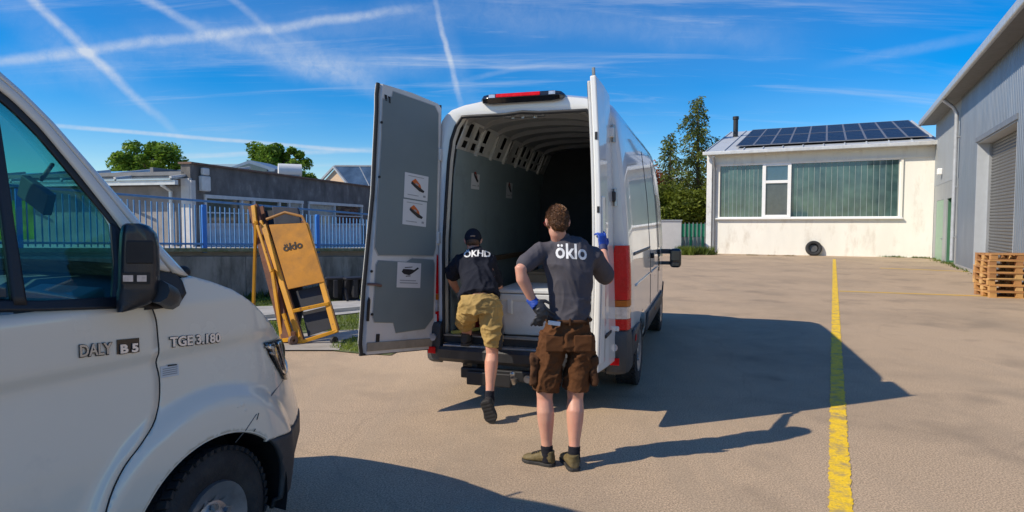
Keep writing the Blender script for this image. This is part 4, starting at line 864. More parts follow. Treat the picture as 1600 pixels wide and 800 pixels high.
# lower grey bumper corners, lamps
for s in (-1, 1):
    m_ = MB(); rg = []
    for z, o in ((.37, .0), (.40, .03), (.55, .045), (.72, .04), (.76, .02), (.77, 0)):
        rg.append([Vector((s * (.80), -.03, z)), Vector((s * .80, -.06 - o, z)), Vector((s * .90, -.05 - o, z)), Vector((s * (.955 + o * .6), -.005 - o * .5, z)), Vector((s * (.985 + o * .5), .08, z)), Vector((s * (.99 + o * .4), .30, z)), Vector((s * .93, .30, z)), Vector((s * .93, .02, z))])
    m_.loft(rg, True, True); m_.build('bumper_corner', plast, van, smooth=True, bevel=.006)
    tl = empty('tail_lamp', (0, 0, 0)); tl.parent = van
    segs = ((.77, .87, redl), (.87, .98, clrl), (.98, 1.04, ambl), (1.04, 1.53, redl))
    for a, b, mt in segs:
        m_ = MB(); zs_ = frange(a + .002, b - .002, 5); rg = []
        for z in zs_:
            top = 0 if z < 1.42 else (z - 1.42) * .35; lean = (z - .77) * .012; ow_ = hw(z) * .985 + .012
            rg.append([Vector((s * (.845 + top * .5), -.03, z)), Vector((s * (.85 + top * .5), -.055, z)), Vector((s * (.90), -.052 + top * .1, z)), Vector((s * (ow_ - .02), -.03, z)), Vector((s * (ow_), .02, z)), Vector((s * (ow_ + .004), .10 - top * .3, z)), Vector((s * (ow_ - .03), .10 - top * .3, z)), Vector((s * .86, -.01, z))])
        m_.loft(rg, True, True); m_.build('lens', mt, tl, smooth=True, angle=30)
    m_ = MB(); m_.box((s * .885, -.115, .50), (.08, .012, .065)); m_.build('reflector', redl, van, bevel=.004)
    m_ = MB(); m_.tube([(s * .875, -.10, .625), (s * .875, -.118, .625)], .035, 16); m_.build('fog_lamp', clrl, van, smooth=True)
# bumper step, plate, tow hitch
m_ = MB(); rg = []
for x in frange(-.80, .80, 17):
    b_ = .035 * (1 - (x / .8) ** 2); rg.append([Vector((x, -.02, .40)), Vector((x, -.11 - b_, .40)), Vector((x, -.15 - b_, .44)), Vector((x, -.15 - b_, .52)), Vector((x, -.13 - b_, .545)), Vector((x, -.02, .545))])
m_.loft(rg, True, True); m_.build('rear_bumper', M('bumper_black', (.022, .023, .026), .45, var=.2, bump=.2, bs=150, dirt=(.07, .065, .06), ds=3), van, smooth=True, angle=30)
m_ = MB(); m_.box((0, -.075, .556), (1.52, .11, .02)); m_.build('step_plate', M('step_alloy', (.40, .41, .42), .4, .7, dirt=(.15, .14, .13), ds=5), van, bevel=.004)
m_ = MB(); m_.box((0, -.005, .60), (1.60, .06, .075)); m_.build('sill', M('sill_black', (.02, .021, .024), .5), van, bevel=.01)
m_ = MB(); m_.box((0, -.02, .645), (1.56, .09, .014)); m_.build('sill_trim', M('sill_alloy', (.30, .31, .33), .35, .8, dirt=(.1, .1, .1), ds=6), van)
ht = empty('tow_hitch', (0, 0, 0)); ht.parent = van
m_ = MB(); m_.box((-.18, -.12, .31), (.78, .07, .10)); m_.box((-.28, -.16, .27), (.44, .05, .13)); m_.box((-.45, -.02, .40), (.06, .16, .2)); m_.box((.12, -.02, .40), (.06, .16, .2)); m_.build('cross_bar', M('hitch_black', (.014, .014, .016), .55, var=.2), ht, bevel=.012)
for x in (.10, .22): 
    m_ = MB(); m_.tube([(x, -.10, .30), (x, -.19, .30)], .036, 14); m_.tube([(x, -.19, .30), (x, -.20, .30)], .022, 14); m_.build('socket', metal, ht, smooth=True)
m_ = MB(); m_.tube([(-.02, -.1, .28), (-.02, -.22, .27), (-.02, -.26, .33)], .024, 10); m_.ell((-.02, -.26, .36), (.027, .027, .027)); m_.build('tow_ball', metal, ht, smooth=True)
# high brake lamp
bl_ = empty('brake_lamp', (0, 0, 0)); bl_.parent = van
m_ = MB(); rg = []
for x, k in ((-.40, .3), (-.37, .8), (-.30, 1), (.30, 1), (.37, .8), (.40, .3)): rg.append([Vector((x, .06, 2.885 - .05 * k)), Vector((x, -.07 * k, 2.885 - .05 * k)), Vector((x, -.10 * k, 2.885)), Vector((x, -.05 * k, 2.885 + .045 * k)), Vector((x, .06, 2.885 + .05 * k))])
m_.loft(rg, True, True); m_.build('housing', blackg, bl_, smooth=True, angle=35, bevel=.006)
m_ = MB(); m_.box((-.02, -.098, 2.90), (.42, .012, .034), Matrix.Rotation(R(-12), 3, 'X')); m_.build('lens', redl, bl_, bevel=.004)
for x in (-.27, .3): m_ = MB(); m_.box((x, -.094, 2.90), (.06, .012, .03)); m_.build('clear_lens', clrl, bl_)
# rubber seal round the opening
m_ = MB(); pts = [Vector((x, -.012, z)) for x, z in OP]; allp = pts + [Vector((-p.x, p.y, p.z)) for p in pts[-2::-1]]
cl = [allp[0]]
for p in allp[1:]:
    if (p - cl[-1]).length > .012: cl.append(p)
m_.tube(cl, .017, 8, side=(0, 1, 0)); m_.build('door_seal', black, van, smooth=True)
# hold interior
floor_m = M('hold_floor', (.05, .045, .04), .6, var=.3, vs=4, dirt=(.12, .10, .08), ds=3)
m_ = MB(); m_.box((0, 1.85, .63), (1.62, 3.62, .03)); m_.build('hold_floor', floor_m, van)
lin = M('lining_grey', (.25, .31, .32), .55, var=.08, vs=1.5, dirt=(.16, .20, .205), ds=1.5)
inm = M('inner_metal', (.62, .61, .57), .45, .15, var=.08, dirt=(.20, .18, .15), ds=2.5)
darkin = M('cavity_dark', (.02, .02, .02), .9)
def ix(z): return interp(z, [.64, 1.5, 2.2, 2.46, 2.74, 2.8], [.80, .80, .765, .725, .60, .5])
for s in (-1, 1):
    m_ = MB(); m_.grid(lambda y, z: Vector((s * (ix(z) - .012), y, z)), frange(.13, 3.55, 9), [.65, .9, 1.2, 1.32]); m_.build('lower_lining', lin, van, solid=.006)
    m_ = MB(); m_.grid(lambda y, z: Vector((s * (ix(z) - .014), y, z)), frange(.13, 3.55, 9), [1.345, 1.5, 1.8, 2.0, 2.2, 2.46]); m_.build('upper_lining', lin, van, solid=.006)
    m_ = MB(); m_.grid(lambda y, z: Vector((s * (ix(z) + .03), y, z)), frange(.10, 3.6, 9), [.62, 1.0, 1.5, 2.0, 2.2, 2.5]); m_.build('inner_side', inm, van)
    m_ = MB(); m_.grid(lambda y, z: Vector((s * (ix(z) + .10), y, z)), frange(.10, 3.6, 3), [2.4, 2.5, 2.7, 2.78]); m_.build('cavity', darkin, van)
    # pierced upper rail: two rows of holes
    def railp(y, v): z = lerp(2.46, 2.74, v); return Vector((s * (ix(z) - .006), y, z))
    yb = [.11]; holes = []; y = .20; k = 0
    vb = [0, .10, .34, .46, .92, 1]
    for bay in range(4):
        y0_ = .2 + bay * .84
        for j in range(3): holes.append((y0_ + j * .25, y0_ + j * .25 + .135, 1)); 
    us = sorted(set([.11, 3.55] + [h[0] for h in holes] + [h[1] for h in holes] + [])); us = [u for u in us if u <= 3.55]
    m_ = MB(); nv_ = len(vb); vs = [railp(u, v) for u in us for v in vb]; fs = []
    for i in range(len(us) - 1):
        mid = (us[i] + us[i + 1]) / 2
        ins = any(h[0] < mid < h[1] for h in holes)
        for j in range(nv_ - 1):
            if ins and j in (1, 3): continue
            fs.append((i * nv_ + j, (i + 1) * nv_ + j, (i + 1) * nv_ + j + 1, i * nv_ + j + 1))
    m_.add(vs, fs); m_.build('pierced_rail', inm, van, solid=.012)
# inner roof, bows, bulkhead
def roof_c(t, y, dn):      # t in -1.05..1.05
    q = t / 1.05; x = .64 * math.copysign(abs(q) ** .9, q); return Vector((x, y, 2.835 - .075 * q * q - .06 * abs(q) ** 10 - dn))
m_ = MB(); m_.grid(lambda y, t: roof_c(t, y, 0), frange(.10, 3.6, 8), frange(-1.0, 1.0, 13)); m_.build('inner_roof', M('inner_roof_skin', (.30, .30, .29), .6, var=.1), van, smooth='all')
for y in (.16, .62, 1.08, 1.55, 2.05, 2.6, 3.15):
    m_ = MB(); rg = []
    for t in frange(-1.05, 1.05, 17):
        c = roof_c(t, y, .01); d = Vector((0, 0, 1))
        rg.append([c + Vector((0, -.06, 0)) + d * .03, c + Vector((0, -.035, 0)) - d * .035, c + Vector((0, .035, 0)) - d * .035, c + Vector((0, .06, 0)) + d * .03])
    m_.loft(rg, True, True); m_.build('roof_bow', M('bow_metal', (.27, .265, .25), .5, .1, var=.1), van)
    if y > .3:
        for s in (-1, 1):
            m_ = MB(); m_.beam((s * (ix(2.44) - .02), y, 2.44), (s * (ix(2.74) - .01), y, 2.76), .05, .03, (0, 1, 0)); m_.build('side_post', inm, van)
m_ = MB(); m_.prism([(-.82, .62), (.82, .62), (.82, 1.5), (.79, 2.2), (.74, 2.46), (.62, 2.76), (.4, 2.84), (-.4, 2.84), (-.62, 2.76), (-.74, 2.46), (-.79, 2.2), (-.82, 1.5)], (0, 3.56, 0), (1, 0, 0), (0, 0, 1), (0, 1, 0), .04); m_.build('bulkhead', M('bulkhead_dark', (.04, .045, .05), .7), van)
for s in (-1, 1):
    m_ = MB(); m_.box((s * (.80 - .045), 1.8, 1.333), (.05, 3.3, .02)); m_.box((s * .765, 1.8, 1.31), (.035, 3.3, .05)); m_.build('wooden_rail', M('rail_wood', (.20, .13, .08), .8, var=.2), van)
# inner roof lamp cluster
m_ = MB(); m_.box((-.02, .12, 2.74), (.4, .05, .02)); 
for x in (-.12, -.02, .1): m_.tube([(x, .08, 2.735), (x, .08, 2.71)], .02, 10)
m_.build('latch_plate', metal, van)

# ---- stickers: white sheet with a small machine drawing
orange = M('print_orange', (.62, .13, .02), .5); ink = M('print_black', (.015, .015, .02), .5); sheet = M('sticker_white', (.66, .66, .66), .4, var=.03); greyp = M('print_grey', (.30, .30, .31), .5)
def sticker(parent, o, x, y, n, w, h, kind):
    o = Vector(o); s = empty('sticker', (0, 0, 0)); s.parent = parent; s['label'] = {'orange': 'white sheet with orange machine print', 'crane': 'white sheet with black helicopter like print', 'red': 'white sheet with dark red print'}[kind]
    def pl(nm, poly, m, e): 
        q = MB(); q.prism([((a[0] - .5) * w, (a[1] - .5) * h) for a in poly], o + Vector(n) * e, x, y, n, .0012); return q.build(nm, m, s, fix=True)
    pl('sheet', [(0, 0), (1, 0), (1, 1), (0, 1)], sheet, .001)
    if kind == 'crane':
        pl('print', [(.18, .62), (.28, .54), (.5, .50), (.66, .60), (.9, .78), (.86, .84), (.7, .72), (.55, .74), (.42, .74), (.24, .74)], ink, .003); pl('print', [(.30, .78), (.62, .82), (.62, .85), (.30, .81)], ink, .0032); pl('print', [(.36, .44), (.56, .46), (.56, .49), (.36, .47)], ink, .0032)
        for z, a, b in ((.27, .12, .80), (.17, .12, .88)): pl('print', [(a, z), (b, z), (b, z + .035), (a, z + .035)], greyp, .003)
    else:
        c = orange if kind == 'orange' else M('print_red', (.28, .03, .02), .5)
        pl('print', [(.28, .68), (.44, .82), (.66, .60), (.72, .42), (.56, .40), (.36, .52)], c, .003)
        pl('print', [(.26, .60), (.38, .50), (.62, .34), (.80, .30), (.84, .38), (.70, .46), (.5, .56), (.30, .70)], ink, .0042); pl('print', [(.46, .66), (.58, .60), (.56, .54), (.44, .60)], greyp, .0052)
        pl('print', [(.14, .13), (.6, .13), (.6, .16), (.14, .16)], greyp, .003); pl('print', [(.14, .88), (.8, .88), (.8, .905), (.14, .905)], greyp, .003)
        pl('print', [(.80, .12), (.9, .12), (.9, .2), (.8, .2)], greyp, .003)
for yy, zz_ in ((.72, 2.22), (1.95, 2.17)):
    a = Vector((-(ix(zz_) - .022), yy, zz_)); up = Vector((-(ix(2.2) - ix(1.6)) * -1, 0, .6)).normalized(); up = Vector((ix(1.6) - ix(2.2), 0, .6)).normalized(); nn_ = Vector((1, 0, 0)).cross(Vector((0, 0, 0))) ; nx = Vector((0, 1, 0)); nrm = nx.cross(up).normalized(); nrm = nrm if nrm.x > 0 else -nrm
    sticker(van, a, nx, up, nrm, .25, .25, 'red')

# ---- rear doors (built between four corners)
def make_door(name, HB, HT, FB, FT, label, th, side):
    d = empty(name, (0, 0, 0)); d.parent = van; d['label'] = label
    HB, HT, FB, FT = map(Vector, (HB, HT, FB, FT)); 
    nrm = (FB - HB).cross(HT - HB).normalized()
    if side < 0: nrm = -nrm         # nrm: towards the inner (hold) face
    def P(u, v, n=0): return HB.lerp(FB, u).lerp(HT.lerp(FT, u), v) + nrm * n
    return d, P, nrm
HB, HT = Vector((-.875, -.035, .50)), Vector((-.80, -.035, 2.86)); FB = VL(W(564, 555, 5.43)); FT = VL(W(592, 129, 5.43))
_n = (FB - HB).cross(HT - HB).normalized(); _o = VL(Vector((0, 0, CH))); _r = FT - _o; FT = _o + _r * ((HB - _o).dot(_n) / _r.dot(_n))
ld, P, nrm = make_door('rear_door', HB, HT, FB, FT, 'open left rear door with grey lining and three stickers', .06, 1)
if nrm.dot(-VL(Vector((0, 0, 0))) * -1) < 0: pass
camv = VL(Vector((0, 0, CH))) - HB
sg = 1 if nrm.dot(camv) > 0 else -1; nrm = nrm * sg
def P(u, v, n=0): return HB.lerp(FB, u).lerp(HT.lerp(FT, u), v) + nrm * n
def door_edge_u(v): return interp(v, [0, .04, .25, .40, .60, .9, .97, 1.0], [.975, 1.0, 1.0, .985, .965, .985, 1.0, .99])
def pane(nm, outline, n0, n1, mat, parent, sub=None, bevel=.0):
    a = [P(u, v, n0) for u, v in outline]; b = [P(u, v, n1) for u, v in outline]; n = len(a); q = MB()
    q.add(a + b, [tuple(range(n)), tuple(range(n, 2 * n))] + [(i, (i + 1) % n, n + (i + 1) % n, n + i) for i in range(n)]); return q.build(nm, mat, parent, bevel=bevel)
vs_ = [0, .04, .12, .25, .33, .40, .5, .6, .75, .9, .96, 1.0]
out_ = [(door_edge_u(v), v) for v in vs_] + [(.5, 1.006), (.06, 1.0), (.0, .985), (0, .5), (0, .015), (.03, 0)]
pane('outer_skin', out_, -.06, -.046, vwhite, ld, bevel=.004)
P0_ = P
# frame: band built as ring between outline and inner outline, raised
inn = [(u * (.945 if u > .9 else .985) + .004, v) for u, v in out_]
a_ = [P(u, v, -.045) for u, v in out_]; b_ = [P(u, v, 0) for u, v in inn]; q = MB(); q.add(a_ + b_, [tuple(range(len(a_), 2 * len(a_)))] + [(i, (i + 1) % len(a_), len(a_) + (i + 1) % len(a_), len(a_) + i) for i in range(len(a_))]); q.build('inner_frame', vinner, ld)
for ul, vl, nm in (([(.08, .385), (.86, .372), (.915, .40), (.915, .80), (.93, .945), (.80, .965), (.79, .985), (.12, .985), (.06, .96), (.05, .8), (.05, .42)], None, 'upper_panel'), ([(.18, .085), (.58, .075), (.62, .115), (.86, .12), (.885, .14), (.885, .335), (.86, .352), (.48, .352), (.40, .368), (.08, .368), (.06, .35), (.06, .13)], None, 'lower_panel')):
    pane(nm, ul, -.004, .008, M('door_lining', (.165, .21, .22), .5, var=.06, vs=2, dirt=(.17, .20, .20), ds=4, dth=(.55, .9)), ld, bevel=.005)
    pane('panel_rim', [(lerp(sum(a for a, b in ul) / len(ul), a, 1.02), lerp(sum(b for a, b in ul) / len(ul), b, 1.012)) for a, b in ul], -.01, .004, M('rim_dirty', (.40, .39, .36), .5), ld)
q = MB(); q.tube([P(door_edge_u(v) + .003, v, -.02) for v in vs_], .018, 8, side=(0, 1, 0)); q.build('edge_seal', black, ld, smooth=True)
q = MB(); q.tube([P(0.0, v, -.02) for v in (0, .3, .6, 1)], .014, 8); q.tube([P(u, .0, -.02) for u in (0, .5, 1)], .012, 8); q.build('hinge_seal', black, ld, smooth=True)
pane('lower_rail', [(.05, .012), (.94, .012), (.94, .045), (.05, .045)], 0, .012, M('rail_dirty', (.30, .26, .20), .7, var=.2, vs=6), ld, bevel=.004)
pane('handle_slot', [(.935, .125), (.965, .125), (.968, .20), (.955, .215), (.935, .205)], 0, .012, black, ld, bevel=.003)
pane('latch_slot', [(.79, .03), (.83, .03), (.83, .075), (.79, .075)], .0, .008, black, ld)
pane('latch_slot', [(.82, .938), (.85, .938), (.86, .962), (.83, .962)], .0, .008, black, ld); pane('latch_slot', [(.87, .942), (.90, .942), (.91, .964), (.88, .964)], .0, .008, black, ld)
for u, v in ((.94, .31), (.90, .15), (.915, .66), (.93, .86)): q = MB(); q.tube([P(u, v, .0), P(u, v, .01)], .012, 8); q.build('bolt', black, ld)
q = MB(); q.tube([P(.97, .262, -.01), P(.90, .263, .03), P(.82, .258, .02)], .012, 8); q.build('door_check', M('check_rusty', (.18, .10, .08), .6), ld, smooth=True)
for v in (.12, .46, .80): q = MB(); q.box(P(-.015, v, -.02), (.05, .09, .12)); q.build('hinge', vinner, ld, bevel=.01)
ux = (P(0, .5) - P(1, .5)).normalized(); uy = (P(.5, 1) - P(.5, 0)).normalized()
def onpanel(px, py):      # door plane from the photo's sight line
    o = VL(Vector((0, 0, CH))); r = ray(px, py); d = VL(VO + r); d = Vector((d.x, d.y, r.z)); pl_ = P(.5, .5, .009); t = (pl_ - o).dot(nrm) / d.dot(nrm); return o + d * t
def hgt(a, b): return (onpanel(*a) - onpanel(*b)).length
for (cx_, cy_, k) in ((650.5, 292, 'orange'), (648, 333, 'orange'), (639, 430, 'crane')):
    w_ = hgt((cx_ - 18.5, cy_), (cx_ + 18.5, cy_)); h_ = hgt((cx_, cy_ - 19.5), (cx_, cy_ + 19.5)); sticker(ld, onpanel(cx_, cy_), ux, uy, nrm, w_, h_, k)
# right door, seen edge on
rdr = empty('rear_door', (0, 0, 0)); rdr.parent = van; rdr['label'] = 'open right rear door seen almost edge on'
HB2, HT2 = Vector((.872, -.035, .50)), Vector((.79, -.035, 2.86)); FB2 = VL(W(930, 584, 5.02)); FT2 = VL(W(927, 117, 5.02)); 
nr2 = (FB2 - HB2).cross(HT2 - HB2).normalized(); nr2 = nr2 if nr2.x > 0 else -nr2
def P2(u, v, n=0):
    base_ = HB2.lerp(FB2, u).lerp(HT2.lerp(FT2, u), v); return base_ + nr2 * (n + .035 * math.sin(math.pi * min(1, v)) * u)
q = MB(); us_ = frange(0, 1, 5); vv_ = frange(0, 1, 14)
def slab(name, n0, n1, u0, u1, v0, v1, mat, parent, bevel=.01):
    q = MB(); rg = []
    for v in frange(v0, v1, 12): rg.append([P2(u0, v, n0), P2((u0 + u1) / 2, v, n0), P2(u1, v, n0), P2(u1, v, n1), P2((u0 + u1) / 2, v, n1 + .008), P2(u0, v, n1)])
    q.loft(rg, True, True); return q.build(name, mat, parent, bevel=bevel)
slab('outer_skin', -.03, .02, 0, 1, 0, 1, vwhite, rdr, .012)
slab('inner_frame', -.055, -.03, .01, .985, .01, .985, vinner, rdr, .008)
slab('edge_seal', -.06, -.05, .90, .96, .02, .98, black, rdr, 0)
slab('outer_trim', .02, .032, .70, .97, .03, .60, vwhite, rdr, .008)
q = MB(); q.box(P2(1.0, .80, 0), (.02, .01, .06)); q.build('latch_slot', black, rdr); q = MB(); q.box(P2(1.0, .555, 0), (.02, .01, .05)); q.build('latch_slot', black, rdr)
q = MB(); q.beam(P2(.97, .99, 0), P2(.99, 1.025, 0), .02, .02); q.build('latch_pin', metal, rdr)
for v in (.12, .62, .86):
    q = MB(); q.box(P2(-.02, v, .02), (.06, .08, .09 if v > .5 else .05)); hb_ = q.build('hinge', M('hinge_black', (.03, .03, .03), .5) if v == .62 else vwhite, rdr, bevel=.012)
    q = MB(); q.tube([P2(-.05, v - .035, .04), P2(-.05, v + .03, .04)], .02, 10); q.build('hinge_pin', metal, hb_, smooth=True)
q = MB(); q.box(P2(.55, .12, .03), (.02, .30, .03)); q.build('handle', black, rdr, bevel=.008)
# right mirror
mi = empty('door_mirror', (0, 0, 0)); mi.parent = van
q = MB(); q.box((1.20, 4.25, 1.20), (.17, .13, .29)); q.build('mirror_housing', blackg, mi, bevel=.05, bseg=3)
q = MB(); q.box((1.20, 4.183, 1.24), (.12, .01, .15)); q.box((1.20, 4.183, 1.105), (.11, .01, .05)); build_each(q, 'mirror_glass', M('mirror_glass', (.10, .12, .12), .08, .6), mi, bevel=.004)
q = MB(); q.box((1.06, 4.30, 1.30), (.16, .09, .07)); q.box((1.06, 4.30, 1.12), (.16, .09, .05)); build_each(q, 'mirror_arm', plast, mi, bevel=.01)

# ---- things in the hold
def inhold(x, y, z): return VW(x, y, z)
bw = M('white_bin', (.62, .63, .62), .35, var=.04, vs=2, dirt=(.40, .40, .38), ds=3, dth=(.5, .85))
bx = empty('white_bin', inhold(.22, .42, .648), -VH + R(2)); tag(bx, 'large white plastic bin with rounded rim standing in the van hold between the two men', 'bin')
q = MB(); rg = []
def rr(hx, hy, z, r=.06, n=5):
    o = []
    for sx, sy, a0 in ((1, 1, 0), (-1, 1, 90), (-1, -1, 180), (1, -1, 270)):
        for k in range(n): a = R(a0 + 90 * k / (n - 1)); o.append(Vector((sx * (hx - r) + r * math.cos(a), sy * (hy - r) + r * math.sin(a), z)))
    return o
for hx, hy, z in ((.46, .30, 0), (.475, .315, .01), (.50, .335, .33), (.51, .345, .345), (.51, .345, .40), (.49, .325, .405), (.485, .32, .34), (.46, .30, .05)): rg.append(rr(hx, hy, z))
q.loft(rg, True, True); q.build('tub', bw, bx, smooth=True, bevel=.004, angle=30)
q = MB(); q.loft([rr(.505, .34, .41), rr(.515, .35, .42), rr(.515, .35, .44), rr(.49, .33, .452)], True, True); q.build('lid', bw, bx, smooth=True, angle=30)
for sx in (-1, 1):
    q = MB(); q.box((sx * .38, -.335, .28), (.05, .03, .14)); q.box((sx * .49, -.1, .3), (.05, .2, .04)); q.build('handle', bw, bx, bevel=.008)
wd = M('crate_wood', (.30, .20, .11), .8, var=.2); rb = M('red_box', (.35, .02, .02), .45); gbx = M('grey_crate', (.12, .13, .14), .6)
def crate(name, x, y, z, dx, dy, dz, mat, label, cat='box', rot=0):
    t = empty(name, inhold(x, y, z), -VH + R(rot)); tag(t, label, cat)
    q = MB(); e = .02
    q.box((0, 0, e / 2), (dx, dy, e)); q.box((-dx / 2 + e / 2, 0, dz / 2 + e / 2), (e, dy, dz - e)); q.box((dx / 2 - e / 2, 0, dz / 2 + e / 2), (e, dy, dz - e)); q.box((0, -dy / 2 + e / 2, dz / 2 + e / 2), (dx - 2 * e, e, dz - e)); q.box((0, dy / 2 - e / 2, dz / 2 + e / 2), (dx - 2 * e, e, dz - e)); q.build('box_wall', mat, t)
    q = MB(); q.box((0, 0, dz + .012), (dx + .02, dy + .02, .024)); q.build('lid', mat, t, bevel=.006)
    q = MB(); q.box((0, -dy / 2 - .006, dz * .65), (dx * .35, .012, .03)); q.build('handle', black, t); return t
crate('red_toolbox', -.64, .38, .648, .16, .34, .22, rb, 'small red tool box on the van floor by the left wall')
crate('wooden_crate', .25, 1.25, .648, .95, .5, .52, wd, 'brown wooden crate behind the white bin in the van', 'crate')
crate('grey_crate', .1, 2.2, .648, .9, .6, .75, gbx, 'dark grey crate deep inside the van behind the wooden crate', 'crate')
crate('grey_crate', .52, 1.9, 1.0, .4, .4, .45, gbx, 'dark box stacked on the right side deep in the hold', 'crate')
lv = empty('yellow_bar', inhold(-.62, .12, .665), R(40)); tag(lv, 'short yellow tool bar lying on the van floor near the sill', 'tool'); q = MB(); q.box((0, 0, 0), (.34, .04, .03)); q.build('bar', M('bar_yellow', (.62, .52, .12), .5), lv, bevel=.006); q = MB(); q.box((-.05, 0, .018), (.1, .03, .008)); q.build('insert', black, lv)

# ================================================================== PARKED SILVER VAN (foreground left)
TA = R(25); tu = Vector((math.sin(TA), math.cos(TA), 0)); tr_ = Vector((math.cos(TA), -math.sin(TA), 0)); TO = Vector((-1.30, 2.85, 0)) - tr_ * 1.0     # origin on the centre line below the front axle
pv_ = empty('parked_van', TO, -TA); tag(pv_, 'off white parked van in the left foreground with black mirror and dented front wing', 'van')
def TL(p): q = Vector(p) - TO; return Vector((q.dot(tr_), q.dot(tu), q.z))
HWT = 1.0; WC = -.095; AR = .425
NK = ([.3, .5, .6, .72, .8, .9, 1.0, 1.14, 1.19, 1.27, 1.34], [.81, .69, .715, .79, .86, .95, .995, 1.08, 1.2, 1.65, 1.9])
def nose(s, z): return interp(z, *NK) * max(0, s - .1) ** 2
def tx(s, z):                      # half width of the body at (s forward, z)
    x = HWT - nose(s, z)
    d = z - 1.175
    if s < .75:
        k = 1 - max(0, (s - .3) / .45)
        x -= k * (.020 * (1 / (1 + math.exp(d * 70))) * max(0, 1 - max(0, -d) / .34)) if d < .12 else 0
    if z > 1.38: x -= (z - 1.38) * .25 + max(0, z - 1.38) ** 2 * .05
    if z < .62: x -= (.62 - z) * .12
    r = math.hypot(s - WC, z - .36)
    if .40 < r < .64 and z > .30: x += .046 * math.sin(math.pi * min(1, max(0, (.64 - r) / .10)) / 2) ** 1.3
    return x
ocam = TL(Vector((0, 0, CH)))
def projv(x, s, z):
    q = TO + tr_ * x + tu * s; zz_ = z - CH; f = q.y * math.cos(TH) - zz_ * math.sin(TH); u = q.y * math.sin(TH) + zz_ * math.cos(TH); return 800 + F * q.x / f, 400 - F * u / f
def inv(px, py, off=0.0):
    best = None; lastx = -1e9; s = -1.9; z = 1.0; prev = None
    while s < .95:
        for _ in range(5):
            x_, y_ = projv(tx(s, z) + off, s, z); z += (y_ - py) * max(.3, (TO + tr_ + tu * s).y) / F * .9
            z = min(2.6, max(.15, z))
        if best is None or x_ > best[2]: best = (s, z, x_)
        if x_ < best[2] - 14: break
        if x_ >= px: 
            if prev is None: return s, z
            t = (px - lastx) / max(1e-6, x_ - lastx); return lerp(prev[0], s, t), lerp(prev[1], z, t)
        prev = (s, z); lastx = x_; s += .01
    return best[0], best[1]
def resample(P, n):
    L_ = [0]
    for i in range(1, len(P)): L_.append(L_[-1] + (P[i] - P[i - 1]).length)
    out = []
    for k in range(n):
        t = L_[-1] * k / (n - 1); i = 0
        while i < len(P) - 2 and L_[i + 1] < t: i += 1
        out.append(P[i].lerp(P[i + 1], (t - L_[i]) / max(1e-9, L_[i + 1] - L_[i])))
    return out
def cdt_panel(name, poly, mat, parent, off=0, hx=.022, hz=.013, th=.016, holes=(), soff=-1):
    from mathutils.geometry import delaunay_2d_cdt
    P = [Vector((a, b)) for a, b in poly]; Q = []
    for i in range(len(P)):
        a = P[i]; b = P[(i + 1) % len(P)]; k = max(1, int((b - a).length / .02))
        for j in range(k): Q.append(a.lerp(b, j / k))
    nb_ = len(Q); lo = (min(p.x for p in Q), min(p.y for p in Q)); hi_ = (max(p.x for p in Q), max(p.y for p in Q)); pts = list(Q); y = lo[1] + hz * .5; r_ = 0
    def inside(p):
        c = False; n = len(Q); j = n - 1
        for i in range(n):
            if (Q[i].y > p.y) != (Q[j].y > p.y) and p.x < (Q[j].x - Q[i].x) * (p.y - Q[i].y) / (Q[j].y - Q[i].y) + Q[i].x: c = not c
            j = i
        return c
    while y < hi_[1]:
        x = lo[0] + (hx * .5 if r_ % 2 else 0)
        while x < hi_[0]:
            p = Vector((x, y))
            if inside(p) and min((p - q).length_squared for q in Q) > (hz * .45) ** 2: pts.append(p)
            x += hx
        y += hz; r_ += 1
    v, _, f, *_r = delaunay_2d_cdt(pts, [(i, (i + 1) % nb_) for i in range(nb_)], [], 1, 1e-5)
    f = [tuple(t) for t in f]; f = [t if (v[t[1]] - v[t[0]]).cross(v[t[2]] - v[t[0]]) > 0 else t[::-1] for t in f]
    m_ = MB(); m_.add([S(p.x, p.y, off) for p in v], f); return m_.build(name, mat, parent, smooth='all', fix=False, solid=th, soff=soff)
def S(s, z, o=0): return Vector((tx(s, z) + o, s, z))
silver = M('van_offwhite', (.85, .765, .63), .24, 0, var=.03, vs=1.0, coat=.65, bump=.05, bs=2.5, dirt=(.48, .46, .42), ds=1.5, dth=(.58, 1.0))
tblack = M('trim_black', (.02, .021, .024), .42, var=.15, bump=.25, bs=220)
tplas = M('bumper_grey', (.05, .052, .056), .6, var=.15, bump=.3, bs=200, dirt=(.10, .095, .085), ds=4)
tint = glass('tinted_glass', (.45, .74, .74), .05)
cut = cr([(*inv(237, 480), 0), (*inv(244, 500), 0), (*inv(247, 530), 0), (*inv(248, 552), 0), (*inv(244, 566), 0), (*inv(249, 590), 0), (*inv(249, 625), 0), (*inv(243, 655), 0), (*inv(222, 692), 0), (*inv(194, 730), 0), (*inv(172, 778), 0), (*inv(160, 830), 0), (*inv(152, 900), 0)], 3)
cut = [(p.x, p.y) for p in cut]
cutz = cut[::-1]
def cut_s(z): return interp(z, [c[1] for c in cutz], [c[0] for c in cutz])
belt = inv(100, 480)[1]; print('belt', belt, 'cut', cut[0], cut[-1], 'apill', inv(297, 431), inv(0, 108), 'headlamp', inv(412, 535), inv(442, 590))
SL = -1.45
